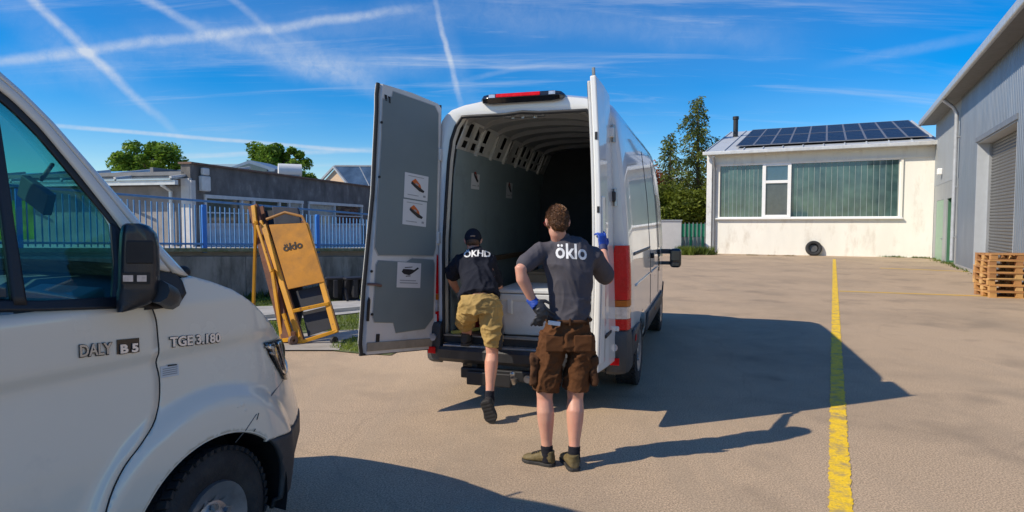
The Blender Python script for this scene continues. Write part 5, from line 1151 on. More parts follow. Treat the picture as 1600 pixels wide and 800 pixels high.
# door lower skin, row strips
zs_ = sorted(set([c[1] for c in cutz if .38 < c[1] < belt] + [.38] + frange(1.10, 1.24, 10) + [belt - .004])); zs_ = [z for z in zs_ if z <= belt]
def row_panel(name, sl, sr, zs, mat, off=0, n=26, th=.02, parent=None):
    m_ = MB(); k = n; vs = [S(lerp(sl(z), sr(z), i / k), z, off) for z in zs for i in range(k + 1)]
    m_.add(vs, [(j * (k + 1) + i, j * (k + 1) + i + 1, (j + 1) * (k + 1) + i + 1, (j + 1) * (k + 1) + i) for j in range(len(zs) - 1) for i in range(k)]); return m_.build(name, mat, parent or pv_, smooth='all', fix=False, solid=th, soff=-1)
fd = empty('front_door', (0, 0, 0)); fd.parent = pv_
row_panel('door_skin', lambda z: SL, lambda z: cut_s(z) - .004, zs_, silver, 0, 30, .02, fd)
row_panel('sill_trim', lambda z: -3.2, lambda z: -.46, [.22, .28, .375], tplas, -.01, 20)
# fender: ruled patch between arch and (cut + bonnet line + nose)
bon = [inv(301, 432), inv(330, 440), inv(362, 452), inv(395, 474), inv(415, 495), inv(430, 517), inv(437, 529)]
print('bon', bon)
SF = .76
wcut = [(c[0] + .003, c[1]) for c in cut if c[1] > .31]      # from belt downwards
hlb = [inv(412, 536), inv(421, 557), inv(432, 576), inv(442, 592)]
bmp = [inv(414, 690), inv(432, 683), inv(458, 664)]; bz = bmp[2][1]
arc = [(WC + AR * math.cos(R(a)), .36 + AR * math.sin(R(a))) for a in range(188, -20, -3)]
a_end = math.atan2(bmp[0][1] - .36, bmp[0][0] - WC)
arcw = [p for p, a in zip(arc, range(188, -20, -3)) if R(a) > a_end and p[1] > .31]
poly = arcw + bmp + [(SF, bz + .01), (SF, .92)] + hlb[::-1] + bon[::-1] + [inv(284, 434), inv(288, 458), inv(280, 471), inv(262, 479)] + wcut
cdt_panel('front_wing', poly, silver, pv_, 0, .018, .012)
m_ = MB(); m_.tube([S(WC + AR * math.cos(a), .36 + AR * math.sin(a), -.010) for a in [lerp(R(188), a_end, i / 40) for i in range(41)]], .011, 6); m_.build('arch_lip', silver, pv_, smooth=True)
arcb = [p for p, a in zip(arc, range(188, -20, -3)) if R(a) < a_end and p[1] > .27]
poly = [bmp[0]] + arcb + [(WC + AR * .97, .25), (SF, .25), (SF, bz + .005)] + [(p[0], p[1] - .004) for p in bmp[::-1]][:-1]
cdt_panel('front_bumper', poly, tplas, pv_, .004, .03, .02, .02)
m_ = MB(); m_.add([Vector((x * (tx(SF, z) - .03), SF - .02 + .05 * (1 - abs(x) ** 2.4), z)) for z in (.25, .35, .5, bz) for x in frange(-1, 1, 11)], [(j * 11 + i, j * 11 + i + 1, (j + 1) * 11 + i + 1, (j + 1) * 11 + i) for j in range(3) for i in range(10)]); m_.build('bumper_face', tplas, pv_, solid=.02)
# left half and rest of the body: mirrored skin
def bonz(s):    # height of the bonnet edge / wing top along s
    return interp(s, [b_[0] for b_ in bon], [b_[1] for b_ in bon])
sb0, sb1 = bon[0][0], bon[-1][0]
m_ = MB()
for s_ in (1,): pass
def left_side():
    m_ = MB(); ss = sorted(frange(-4.6, -1.3, 10) + frange(WC - .44, WC + .44, 17) + [-1.1, -.9, -.7, -.5, .45, .55, .65, SF]); J = 10; vs = []
    for s in ss:
        zlo = .30 if abs(s - WC) > .44 else .36 + math.sqrt(max(0, .44 ** 2 - (s - WC) ** 2)); hi = 1.40 if s < sb0 else (bonz(s) if s < sb1 else lerp(bon[-1][1], .92, (s - sb1) / (SF - sb1)))
        for j in range(J + 1): z = lerp(zlo, hi, j / J); vs.append(Vector((-tx(s, z), s, z)))
    m_.add(vs, [(i * (J + 1) + j, (i + 1) * (J + 1) + j, (i + 1) * (J + 1) + j + 1, i * (J + 1) + j + 1) for i in range(len(ss) - 1) for j in range(J)]); m_.build('left_side', silver, pv_, smooth='all', fix=False)
left_side()
# bonnet
m_ = MB(); vs = []; ss = frange(sb0 - .02, sb1, 22) + frange(sb1 + .03, SF, 8); K = 17
for s in ss:
    if s <= sb1: z = bonz(max(s, sb0)); crown = .05
    else:
        f = (s - sb1) / (SF - sb1); z = lerp(bon[-1][1], .92, f ** 1.3); crown = .05 * (1 - f)
    w = tx(s, z) - .002
    for k in range(K): q = -1 + 2 * k / (K - 1); vs.append(Vector((w * math.copysign(abs(q) ** .85, q), s + (.05 * (1 - abs(q) ** 2.4) * max(0, (s - .1) / (SF - .1))), z + crown * (1 - abs(q) ** 3.0))))
m_.add(vs, [(i * K + j, i * K + j + 1, (i + 1) * K + j + 1, (i + 1) * K + j) for i in range(len(ss) - 1) for j in range(K - 1)]); m_.build('bonnet', silver, pv_, smooth='all', fix=False)
m_ = MB(); m_.grid(lambda x, z: Vector((x * tx(SF, z), SF + .05 * (1 - abs(x) ** 2.4), z)), frange(-1, 1, 11), [bz, .8, .93]); m_.build('grille', tblack, pv_, solid=.02)
# head lamp on the corner
hl = empty('headlight', (0, 0, 0)); hl.parent = pv_
hls = [(412, 536), (437, 530), (444, 548), (446, 590), (443, 592), (432, 576), (420, 556)]
def lamp_patch(nm, q4, mat, off, n=8, th=.01):
    c = [Vector((*inv(*p), 0)) for p in q4]; m_ = MB(); m_.grid(lambda u, v: (lambda q: S(q.x, q.y, off))(c[0].lerp(c[1], u).lerp(c[3].lerp(c[2], u), v)), frange(0, 1, n), frange(0, 1, n)); return m_.build(nm, mat, hl, smooth='all', fix=False, solid=th, soff=-1)
lamp_patch('lamp_body', [(411, 536), (436, 530), (444, 592), (440, 592)], M('lamp_dark', (.06, .06, .065), .25, .5, var=.5, vs=20), .002)
lamp_patch('reflector', [(417, 538), (425, 536), (441, 584), (438, 582)], M('lamp_chrome', (.8, .8, .8), .12, 1), .006); lamp_patch('reflector', [(430, 534), (435, 533), (444, 580), (442, 578)], M('lamp_chrome', (.8, .8, .8), .12, 1), .006)
lamp_patch('reflector', [(412, 541), (424, 540), (426, 545), (416, 545)], M('lamp_chrome', (.8, .8, .8), .12, 1), .008)
lamp_patch('reflector', [(418, 551), (428, 549), (430, 554), (422, 555)], M('lamp_chrome', (.8, .8, .8), .12, 1), .008)
lamp_patch('lens', [(411, 535), (437, 529), (446, 593), (441, 593)], glass('clear_cover', (.9, .9, .9), .2), .012, 8, .003)
# wheel arch liner, wheel
m_ = MB(); m_.loft([[Vector((x, WC + (AR + .03) * math.cos(a), .36 + (AR + .03) * math.sin(a))) for a in [lerp(R(195), R(-15), i / 20) for i in range(21)]] for x in (.985, .60)], closed=False, caps=False); m_.box((.6, WC, .5), (.03, 1.0, .7)); m_.build('arch_liner', M('liner_black', (.012, .012, .013), .85, var=.3), pv_)
wheel(pv_, .885, WC, .347, .235, R(9), 1, (.40, .39, .37), 52, .56)
wheel(pv_, -.875, WC, .362, .235, R(9), -1, (.40, .39, .37), 24); wheel(pv_, .87, -3.6, .362, .235, 0, 1, (.40, .39, .37), 24); wheel(pv_, -.87, -3.6, .362, .235, 0, -1, (.40, .39, .37), 24)
m_ = MB(); m_.box((0, -2.2, .36), (1.4, 5.2, .1)); m_.build('underbody', black, pv_)
# A pillar, roof and windscreen: sections along the pillar
pil = [inv(300, 433), inv(262, 392), inv(215, 338), inv(150, 263), inv(85, 190), inv(40, 145), inv(0, 109), inv(-45, 74)]
pin = [inv(236, 420), inv(225, 400), inv(180, 345), inv(120, 268), inv(62, 198), inv(22, 158), inv(-16, 128), inv(-60, 98)]
def strip(nm, A_, B_, mat, oa, ob, parent, th=.02, n=5, rnd=.0):
    m_ = MB(); K = len(A_); a = resample([Vector((*p, 0)) for p in A_], 24); b = resample([Vector((*p, 0)) for p in B_], 24); vs = []
    for i in range(24):
        for j in range(n + 1): f = j / n; q = a[i].lerp(b[i], f); vs.append(S(q.x, q.y, lerp(oa, ob, f) + rnd * math.sin(math.pi * f)))
    m_.add(vs, [(i * (n + 1) + j, (i + 1) * (n + 1) + j, (i + 1) * (n + 1) + j + 1, i * (n + 1) + j + 1) for i in range(23) for j in range(n)]); return m_.build(nm, mat, parent, smooth='all', fix=False, solid=th, soff=0)
mid1 = [tuple(Vector((*a, 0)).lerp(Vector((*b, 0)), .52))[:2] for a, b in zip(pil, pin)]; mid2 = [tuple(Vector((*a, 0)).lerp(Vector((*b, 0)), .60))[:2] for a, b in zip(pil, pin)]
strip('roof_pillar', pil, mid1, silver, -.035, .006, pv_, .02, 6, .012)
strip('pillar_gap', [tuple(Vector((*a, 0)).lerp(Vector((*b, 0)), .50))[:2] for a, b in zip(pil, pin)], [tuple(Vector((*a, 0)).lerp(Vector((*b, 0)), .62))[:2] for a, b in zip(pil, pin)], black, -.012, -.012, pv_, .01)
strip('door_frame', mid2, pin, silver, .004, .0, fd, .02, 5, .008)
# black inner window surround
win_t = [inv(190, 372), inv(172, 345), inv(120, 283), inv(62, 214), inv(20, 172), inv(-20, 140), inv(-60, 112)]
pin2 = [inv(226, 415), inv(200, 372), inv(150, 306), inv(80, 217), inv(22, 158), inv(-16, 128), inv(-60, 98)]
strip('window_surround', pin2, win_t, tblack, -.006, -.012, fd, .015)
strip('window_surround', [inv(-140, 487), inv(60, 486), inv(237, 480)], [inv(-140, 470), inv(60, 472), inv(237, 462)], tblack, .004, -.004, fd, .02)
strip('window_surround', [inv(238, 470), inv(226, 415), inv(205, 378)], [inv(176, 472), inv(180, 415), inv(175, 350)], tblack, .0, -.008, fd, .02)
strip('window_divider', [inv(40, 478), inv(20, 350), inv(0, 210), inv(-8, 160)], [inv(20, 478), inv(4, 350), inv(-18, 210), inv(-26, 160)], tblack, -.004, -.004, fd, .03)
# glass
tg = [inv(178, 478), inv(180, 420), inv(172, 348), inv(120, 283), inv(62, 214), inv(20, 172), inv(-20, 140)]
bg_ = [inv(170, 478), inv(130, 478), inv(90, 478), inv(60, 478), inv(30, 478), inv(0, 478), inv(-60, 478)]
strip('side_glass', tg, bg_, tint, -.012, -.012, fd, .004, 8)
# triangular sail panel at the mirror
cdt_panel('mirror_sail', [inv(225, 484), inv(241, 483), inv(264, 480), inv(281, 472), inv(290, 458), inv(284, 440), inv(264, 414), inv(250, 394), inv(236, 388), inv(226, 400)], tblack, fd, .006, .02, .02, .02)
# roof and windscreen
rp = resample([Vector((*p, 0)) for p in pil], 16); m_ = MB(); K = 13
def roofv(p, q, off=0):
    x = tx(p.x, p.y) - .055; lift = .06 * (1 - q * q); fwd = .22 * (1 - abs(q) ** 2.2); return Vector((x * q, p.x + fwd, p.y + lift + off - .012))
m_.add([roofv(p, -1 + 2 * k / (K - 1)) for p in rp for k in range(K)], [(i * K + j, i * K + j + 1, (i + 1) * K + j + 1, (i + 1) * K + j) for i in range(15) for j in range(K - 1)]); m_.build('windscreen', tint, pv_, smooth='all', fix=False)
topP = pil[-1]; m_ = MB(); ss = [topP[0] + .0, -1.2, -1.5, -2, -3, -4.5]; RZ = [topP[1], 2.33, 2.42, 2.46, 2.47, 2.45]
def rsec(s, z):
    x = tx(s, z) - .035; return [Vector((x * q, s + (.22 * (1 - abs(q) ** 2.2) if s == ss[0] else 0), z + .06 * (1 - q * q))) for q in frange(-1, 1, K)]
m_.loft([rsec(s, z) for s, z in zip(ss, RZ)], closed=False, caps=False); m_.build('roof', silver, pv_, smooth='all')
# roof side skins above the doors, rear flank and rear
for sg_ in (1, -1):
    m_ = MB(); m_.grid(lambda s, t: (lambda z: Vector((sg_ * tx(s, z), s, z)))(lerp(1.39, interp(s, [-4.5, -2, -1.5], [2.45, 2.46, 2.42]), t)), [-4.5, -3.5, -2.5, -1.6], frange(0, 1, 6)); m_.build('rear_flank', silver, pv_, smooth='all', fix=False)
    m_ = MB(); m_.grid(lambda s, t: (lambda z: Vector((sg_ * (tx(s, z) - .01), s, z)))(lerp(interp(s, [-1.6, -1.2, topP[0]], [2.2, 2.15, topP[1] - .12]), interp(s, [-1.6, -1.5, -1.2, topP[0]], [2.43, 2.42, 2.33, topP[1]]), t)), frange(-1.6, topP[0], 6), [0, .5, 1]); m_.build('cant_rail', silver, pv_, smooth='all', fix=False)
m_ = MB(); m_.grid(lambda s, z: S(s, z), [-4.6, -3.9, -3.2, -2.4, -1.46], [.38, .7, 1.0, 1.17, 1.2, 1.39]); m_.build('rear_panel', silver, pv_, smooth='all', fix=False)
m_ = MB(); m_.box((0, -4.55, 1.4), (1.8, .06, 2.05)); m_.build('rear_wall', silver, pv_)
m_ = MB(); m_.box((0, -1.62, 1.5), (1.76, .04, 1.7)); m_.build('partition', M('cab_partition', (.08, .085, .09), .8), pv_)
# left greenhouse: pillar + door frame
def mir(v): return Vector((-v.x, v.y, v.z))
for (A_, B_) in ((pil, mid1), (mid2, pin)):
    m_ = MB(); vs = []
    for a, b in zip(A_, B_): vs += [mir(S(*a, -.03)), mir(S(*b, 0))]
    m_.add(vs, [(2 * i, 2 * i + 1, 2 * i + 3, 2 * i + 2) for i in range(len(A_) - 1)]); m_.build('left_pillar', M('cab_lining', (.10, .105, .11), .8), pv_, solid=.03)
m_ = MB(); a_ = [S(*inv(20, 478)), S(*inv(-8, 160))]; m_.beam(mir(a_[0]), mir(a_[1]), .03, .05); m_.build('left_divider', black, pv_)
# cab interior
cabd = M('dash_dark', (.10, .11, .115), .65, var=.15, vs=4); cabg = M('dash_grey', (.40, .43, .44), .6, var=.1)
m_ = MB(); rg = []
for x in frange(-.86, .86, 9): rg.append([Vector((x, -.62, .9)), Vector((x, -.60, 1.20)), Vector((x, -.50, 1.36)), Vector((x, -.30, 1.44 + .02 * math.cos(x * 3))), Vector((x, -.02, 1.46)), Vector((x, .05, 1.3)), Vector((x, .0, .9))])
m_.loft(rg, True, True); dsh = m_.build('dashboard', cabd, pv_, smooth=True, bevel=.01)
m_ = MB(); rg = []
for x in (.42, .60, .84): rg.append([Vector((x, -.64, 1.12)), Vector((x, -.66, 1.30)), Vector((x, -.60, 1.42)), Vector((x, -.45, 1.47)), Vector((x, -.40, 1.2))])
m_.loft(rg, True, True); m_.build('dash_pod', cabg, dsh, smooth=True, bevel=.015)
m_ = MB(); m_.box((.70, -.665, 1.33), (.16, .03, .13), Matrix.Rotation(R(-12), 3, 'X')); vv = m_.build('air_vent', black, dsh, bevel=.01)
for k in range(4): m_ = MB(); m_.box((.70, -.685, 1.29 + k * .028), (.14, .012, .008)); m_.build('vent_slat', cabg, dsh)
m_ = MB(); m_.tube([Vector((-.42 + .19 * math.cos(a), -.66 - .07 * math.sin(a), 1.36 + .17 * math.sin(a))) for a in frange(0, 2 * math.pi, 25)], .017, 8); m_.tube([(-.60, -.66, 1.36), (-.42, -.60, 1.33), (-.24, -.66, 1.36)], .02, 8); m_.build('steering_wheel', black, pv_, smooth=True)
for x in (-.42, .42):
    st = empty('seat', (0, 0, 0)); st.parent = pv_; m_ = MB(); m_.box((x, -1.15, .90), (.5, .52, .16)); m_.build('cushion', cabg, st, bevel=.05); m_ = MB(); m_.box((x, -1.42, 1.28), (.48, .14, .66), Matrix.Rotation(R(-10), 3, 'X')); m_.build('backrest', cabg, st, bevel=.05); m_ = MB(); m_.box((x, -1.5, 1.70), (.26, .1, .2)); m_.build('headrest', cabg, st, bevel=.04)
m_ = MB(); m_.tube([(0, -.22, 1.93), (0, -.16, 2.02)], .012, 6); m_.box((0, -.24, 1.86), (.24, .04, .11), Matrix.Rotation(R(25), 3, 'Y')); m_.build('rear_view_mirror', cabd, pv_, bevel=.015)
# mirror
mr = empty('door_mirror', (0, 0, 0)); mr.parent = pv_
def TP(px, py, d): return TL(W(px, py, d))
md = 2.42
def mring(py, pts, dd=(0, .10)):       # px list at height py, from near edge to far edge
    pass
prof = [(349, 196, 222), (353, 190, 234), (365, 187, 245), (385, 185.5, 249), (415, 184.5, 250), (440, 184, 250), (452, 183.5, 250)]
prof2 = [(452, 183.5, 250), (458, 182, 250), (466, 181.5, 246), (475, 181.5, 234), (484, 182, 208), (488, 183, 192)]
def mirror_shell(pf):
    rg = []
    for py, a, b in pf:
        c = (a + b) / 2; h = (b - a) / 2; ring = []
        for k in range(16):
            t = 2 * math.pi * k / 16; ex_ = math.copysign(abs(math.cos(t)) ** .55, math.cos(t)); ez = math.copysign(abs(math.sin(t)) ** .7, math.sin(t))
            ring.append(TP(c + h * ex_, py, md + .075 * ez + (c + h * ex_ - 215) * .0016))
        rg.append(ring)
    return rg
m_ = MB(); m_.loft(mirror_shell(prof[:5] + [(398, 184.5, 250)][:0] + prof[5:]), True, True); m_.build('mirror_cap', M('mirror_blue_black', (.012, .016, .024), .35, var=.1, coat=.35, bump=.15, bs=200), mr, smooth=True, angle=50)
m_ = MB(); m_.loft(mirror_shell(prof2), True, True); m_.build('mirror_foot', tblack, mr, smooth=True, angle=50)
def mins(nm, x0, x1, y0, y1, d0, d1, mat, bev=0):
    q = lambda x, y, d: TP(x, y, md - d + (x - 215) * .0016)
    m_ = MB(); m_.hexa([q(x0, y1, d0), q(x1, y1, d0), q(x1, y1, d1), q(x0, y1, d1), q(x0, y0, d0), q(x1, y0, d0), q(x1, y0, d1), q(x0, y0, d1)]); return m_.build(nm, mat, mr, bevel=bev)
mins('lamp_recess', 190, 235, 426, 444, .080, .06, black); mins('indicator', 192, 208, 430, 440, .084, .07, clrl); mins('indicator', 214, 229, 430, 440, .084, .07, clrl)
mins('cap_inset', 197, 240, 376, 412, .079, .06, M('cap_matt', (.013, .014, .016), .6), .004)
m_ = MB(); m_.tube([TP(246, 455, md), TP(262, 462, 2.52), S(*inv(268, 468), -.01)], .045, 10); m_.build('mirror_arm', tblack, mr, smooth=True)
# seams, badges, sticker, dents, wiper nozzle
m_ = MB(); m_.tube([S(c[0] + .001, c[1], -.004) for c in cut if c[1] < belt], .0042, 6); m_.build('door_gap', black, pv_)
sm2 = [inv(*p) for p in ((368, 691), (384, 672), (400, 648), (424, 618), (442, 594))]; m_ = MB(); m_.tube([S(*c, .0) for c in sm2], .0028, 6); m_.build('bumper_gap', M('gap_grey', (.12, .12, .12), .8), pv_)
for pts in (((401, 656), (404, 645)), ((396, 674), (399, 670))): m_ = MB(); m_.tube([S(*inv(*p), .002) for p in pts], .002, 5); m_.build('scratch', black, pv_)
m_ = MB()
for (x, y, r) in ((379, 633, .020), (384, 641, .014), (372, 636, .010)): m_.ell(S(*inv(x, y), -.006), (.008, r, r * .8), None, 12, 7)
m_.build('dent', silver, pv_, smooth=True)
chrome = M('badge_chrome', (.80, .80, .80), .22, .5)
def badge(nm, txt, pxa, pxb, pyb, size, mat, bold=.0, sx=1):
    a = S(*inv(pxa, pyb[0]), .002); b = S(*inv(pxb, pyb[1]), .002); x = (b - a); L_ = x.length; x.normalize(); n_ = Vector((1, 0, 0)); up = Vector((0, 0, 1)); vs, fs = text_mesh(txt, size, bold); w_ = max(v.x for v in vs) - min(v.x for v in vs); put_text('badge_shadow', txt, size, ink, pv_, (a + b) / 2 + up * -.0012 + x * .0012, x, up, n_, .0025, bold + .0026, L_ / w_); put_text(nm, txt, size, mat, pv_, (a + b) / 2 + n_ * .0035, x, up, n_, .003, bold, L_ / w_)  # larger dark copy, shifted down, paints the letters' under-shadow
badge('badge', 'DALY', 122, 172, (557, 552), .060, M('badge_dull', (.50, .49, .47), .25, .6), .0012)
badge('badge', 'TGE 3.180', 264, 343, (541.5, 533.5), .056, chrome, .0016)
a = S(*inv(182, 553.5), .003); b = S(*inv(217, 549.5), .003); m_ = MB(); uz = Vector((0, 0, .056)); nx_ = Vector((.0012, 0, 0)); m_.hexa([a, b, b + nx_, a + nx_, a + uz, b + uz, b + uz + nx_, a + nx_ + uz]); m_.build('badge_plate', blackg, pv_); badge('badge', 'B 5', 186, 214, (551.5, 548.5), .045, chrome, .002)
bpy.data.objects['badge_plate'].location = (0, 0, 0)
a = [S(*inv(*p), .002) for p in ((251, 591), (279, 586), (278, 569), (250, 573))]; m_ = MB(); m_.hexa(a + [q + Vector((.0015, 0, 0)) for q in a]); m_.build('paper_sticker', sheet, pv_)
for k in range(4): m_ = MB(); p = [S(*inv(*p), .0045) for p in ((253, 587 - k * 3.2), (276, 583 - k * 3.2), (276, 582 - k * 3.2), (253, 586 - k * 3.2))]; m_.hexa(p + [q + Vector((.001, 0, 0)) for q in p]); m_.build('sticker_line', greyp, pv_)
m_ = MB(); p = [S(*inv(*p), .0045) for p in ((261, 572.5), (275, 570.5), (275, 568.5), (261, 570))]; m_.hexa(p + [q + Vector((.001, 0, 0)) for q in p]); m_.build('sticker_line', ink, pv_)
m_ = MB(); q = S(*inv(300, 428), -.08); m_.ell(q + Vector((-.05, .05, .0)), (.03, .04, .03)); m_.build('wiper_nozzle', black, pv_, smooth=True)

# ================================================================== PEOPLE
def organic(name, mb, mat, root, voxel=.008, smooth=6, disp=None, factor=.5, post=None):
    mb.v = [tuple(Vector(p) - root.location) for p in mb.v]
    o = mb.build(name, mat, root); r = o.modifiers.new('r', 'REMESH'); r.mode = 'VOXEL'; r.voxel_size = voxel
    s = o.modifiers.new('s', 'SMOOTH'); s.iterations = smooth; s.factor = factor
    me = bake(o); o.modifiers.clear(); o.data = me
    if disp:
        rl = root.location
        cos = [v.co.copy() for v in me.vertices]; nos = [v.normal.copy() for v in me.vertices]; fl = []
        for c_, n_ in zip(cos, nos): q_ = c_ + n_ * disp(c_ + rl); fl += [q_.x, q_.y, q_.z]
        me.vertices.foreach_set('co', fl)
        bm = bmesh.new(); bm.from_mesh(me)
        for _ in range(2): bmesh.ops.smooth_vert(bm, verts=bm.verts, factor=.5, use_axis_x=True, use_axis_y=True, use_axis_z=True)
        bm.to_mesh(me); bm.free(); me.update()
    me.polygons.foreach_set('use_smooth', [True] * len(me.polygons)); return o
def fold(p, s, amp, stretch=(1, 1, 1), seed=0):
    q = Vector((p.x * stretch[0], p.y * stretch[1], p.z * stretch[2])) * s + Vector((seed, seed * .7, 0)); n1 = noise.noise(q); n2 = noise.noise(q * 2.1 + Vector((n1, 0, 3))); return amp * ((1 - abs(n1) * 2) * .6 + n2 * .5 - .25)
skin = M('skin', (.60, .31, .215), .5, var=.08, vs=9, bump=.15, bs=120, dirt=(.62, .24, .17), ds=7, dth=(.45, .75))
skin.node_tree.nodes['Principled BSDF'].inputs['Subsurface Weight'].default_value = .12
skin.node_tree.nodes['Principled BSDF'].inputs['Subsurface Radius'].default_value = (.02, .008, .004)
def crease(p, s, amp, st=(1, 1, 1), seed=0):
    q = Vector((p.x * st[0], p.y * st[1], p.z * st[2])) * s + Vector((seed, seed * .7, 0)); n0 = noise.noise(q * .6); q = q + Vector((n0, n0, n0)) * .8
    r = (1 - abs(noise.noise(q)) * 1.6); r = max(0, r) ** 5; r2 = max(0, 1 - abs(noise.noise(q * 2.2)) * 1.7) ** 4; return amp * (r + .4 * r2 - .35)
def cloth(name, col, **k): return M(name, col, .92, bump=.45, bs=300, spec=.15, **k)
shirtg = cloth('shirt_grey', (.085, .080, .092), var=.10, vs=4); navy = cloth('shirt_navy', (.018, .020, .030), var=.1, vs=4)
brown = cloth('shorts_brown', (.110, .046, .019), var=.16, vs=5); brownd = cloth('pocket_brown', (.085, .040, .020), var=.15, vs=6)
tan_ = cloth('shorts_tan', (.40, .27, .10), var=.12, vs=5); sock = cloth('sock', (.018, .018, .024), var=.2, vs=30)
gblue = M('glove_blue', (.012, .06, .36), .5, var=.15, vs=20, bump=.4, bs=200); gblack = M('glove_black', (.015, .016, .02), .5, var=.2); hairm = M('hair_brown', (.105, .048, .022), .65, var=.35, vs=40, bump=.8, bs=160, stretch=(1, 1, .3)); hairm.name = 'hair_brown'
shoeb = M('shoe_olive', (.13, .095, .035), .75, var=.25, vs=14, bump=.6, bs=120, dirt=(.20, .16, .09), ds=14); soleb = M('sole_dark', (.03, .028, .026), .7, var=.2, vs=12); shoek = M('shoe_black', (.02, .02, .022), .6, var=.25, vs=12)
logo_w = M('logo_white', (.72, .72, .72), .6)
def pw(px, py, d): return W(px, py, d)
def torso(mb, rows, side=(1, 0, 0)):      # rows: (center, half width, half depth)
    mb.tube([r[0] for r in rows], [(r[1], r[2]) for r in rows], 20, side=side)
def hand(mb, wrist, palm_dir, out, thumb_side, curls, size=1.0, spread=.12):
    wrist = Vector(wrist); f = Vector(palm_dir).normalized(); n = Vector(out); n = (n - f * n.dot(f)).normalized(); s = f.cross(n) * thumb_side
    pe = wrist + f * .085 * size; mb.tube([wrist - f * .01, wrist + f * .03 * size, wrist + f * .06 * size, pe], [(.030 * size, .020 * size), (.038 * size, .019 * size), (.043 * size, .016 * size), (.040 * size, .013 * size)], 12, side=s, rnd=True)
    for i, L in enumerate((.072, .080, .074, .058)):
        o = pe + s * (.030 - .020 * i) * size - f * .004; d = (f + s * spread * (1.5 - i) * .6).normalized(); c = curls[i]; pts = [o]; p = o; a = 0
        for sg in (.42, .32, .26):
            a += c; dd = (d * math.cos(a) - n * math.sin(a)); p = p + dd * L * sg * size; pts.append(p)
        mb.tube(pts, [.0098 * size, .0092 * size, .0085 * size, .0072 * size], 8, rnd=True)
    o = wrist + f * .025 * size + s * .030 * size; d = (f * .6 + s * .75 - n * .25).normalized(); mb.tube([o, o + d * .035 * size, o + (d + f * .5).normalized() * .062 * size - n * .008], [.014 * size, .0115 * size, .009 * size], 8, rnd=True)
def shoe(root, heel, toe, w, mat, solemat, up=(0, 0, 1), h=.085, soleh=.024):
    heel = Vector(heel); toe = Vector(toe); f = (toe - heel); L = f.length; f.normalize(); u = Vector(up); u = (u - f * u.dot(f)).normalized(); s = f.cross(u)
    mb = MB(); rg = []
    for t, ww, hh in ((-.02, .30, .3), (.0, .62, .75), (.06, .80, 1.0), (.2, .86, 1.02), (.34, .84, .98), (.48, .86, .82), (.62, .98, .62), (.78, 1.0, .50), (.90, .84, .42), (.98, .50, .30), (1.0, .22, .18)):
        c = heel + f * (t * L); hw_ = w / 2 * ww; H = h * hh; ring = []
        for k in range(16):
            a = 2 * math.pi * k / 16; ring.append(c + s * (hw_ * math.copysign(abs(math.cos(a)) ** .8, math.cos(a))) + u * (soleh * .7 + H / 2 + H / 2 * math.copysign(abs(math.sin(a)) ** .9, math.sin(a))))
        rg.append(ring)
    mb.loft(rg, True, True); mb.tube([heel + f * .05 * L + u * h * .9 + f * .03, heel + f * .06 * L + u * h * 1.25 + f * .03], [(.04, .045), (.043, .05)], 14, side=s)
    sh_ = organic('shoe', mb, mat, root, .006, 4, lambda p: fold(p, 26, .0022))
    mb = MB(); prof = []
    for t, ww in ((-.03, .35), (0, .66), (.06, .84), (.2, .92), (.4, .84), (.55, .92), (.7, 1.08), (.85, 1.0), (.96, .66), (1.02, .3)): prof.append((t, ww))
    a = [heel + f * (t * L) + s * (w / 2 * ww) for t, ww in prof] + [heel + f * (t * L) - s * (w / 2 * ww) for t, ww in prof[::-1]]; n = len(a); b = [p + u * soleh for p in a]
    rl = root.location; mb.add([p - rl for p in a + b], [tuple(range(n))[::-1], tuple(range(n, 2 * n))] + [(i, (i + 1) % n, n + (i + 1) % n, n + i) for i in range(n)])
    so = mb.build('sole', solemat, sh_, bevel=.005); 
    mb = MB()
    for k in range(6):
        c = heel + f * (L * (.06 + .16 * k)) - u * .001; mb.box(c - rl, (w * .75, .012, .006), Matrix((s, f, u)).transposed())
    mb.build('sole_lug', soleb if solemat is not soleb else mat, sh_)
    mb = MB()
    for k in range(4): c = heel + f * (L * (.46 + .07 * k)) + u * (soleh * .7 + h * (.84 - .08 * k)); mb.tube([c - s * w * .22 - rl, c + u * .006 - rl, c + s * w * .22 - rl], .0035, 6)
    mb.build('lace', M('lace_dark', (.03, .03, .03), .8), sh_); return sh_
def head(mb, c, fwd, scale=1.0, tilt=(0, 0, 1)):
    c = Vector(c); f = Vector(fwd).normalized(); u = Vector(tilt); u = (u - f * u.dot(f)).normalized(); s = f.cross(u); rot = Matrix((s, f, u)).transposed(); k = scale
    mb.ell(c + u * .018 * k - f * .008 * k, (.074 * k, .094 * k, .096 * k), rot, 20, 14)
    mb.ell(c - u * .045 * k + f * .028 * k, (.056 * k, .062 * k, .068 * k), rot, 16, 10); mb.ell(c - u * .095 * k + f * .065 * k, (.026 * k, .022 * k, .020 * k), rot)
    mb.tube([c + f * .082 * k + u * .012 * k, c + f * .112 * k - u * .022 * k], [.010 * k, .015 * k], 8, rnd=True); mb.ell(c + f * .088 * k - u * .052 * k, (.024 * k, .012 * k, .006 * k), rot); mb.ell(c + f * .086 * k - u * .064 * k, (.022 * k, .012 * k, .006 * k), rot)
    for e in (-1, 1):
        mb.ell(c + s * e * .030 * k + f * .078 * k + u * .022 * k, (.024 * k, .012 * k, .006 * k), rot)
        er = rot @ Matrix.Rotation(e * .35, 3, 'Z'); mb.ell(c + s * e * .078 * k - f * .012 * k - u * .006 * k, (.009 * k, .018 * k, .031 * k), er, 12, 8); mb.ell(c + s * e * .086 * k - f * .016 * k + u * .006 * k, (.006 * k, .014 * k, .022 * k), er, 12, 8)
    return c, f, u, s, rot
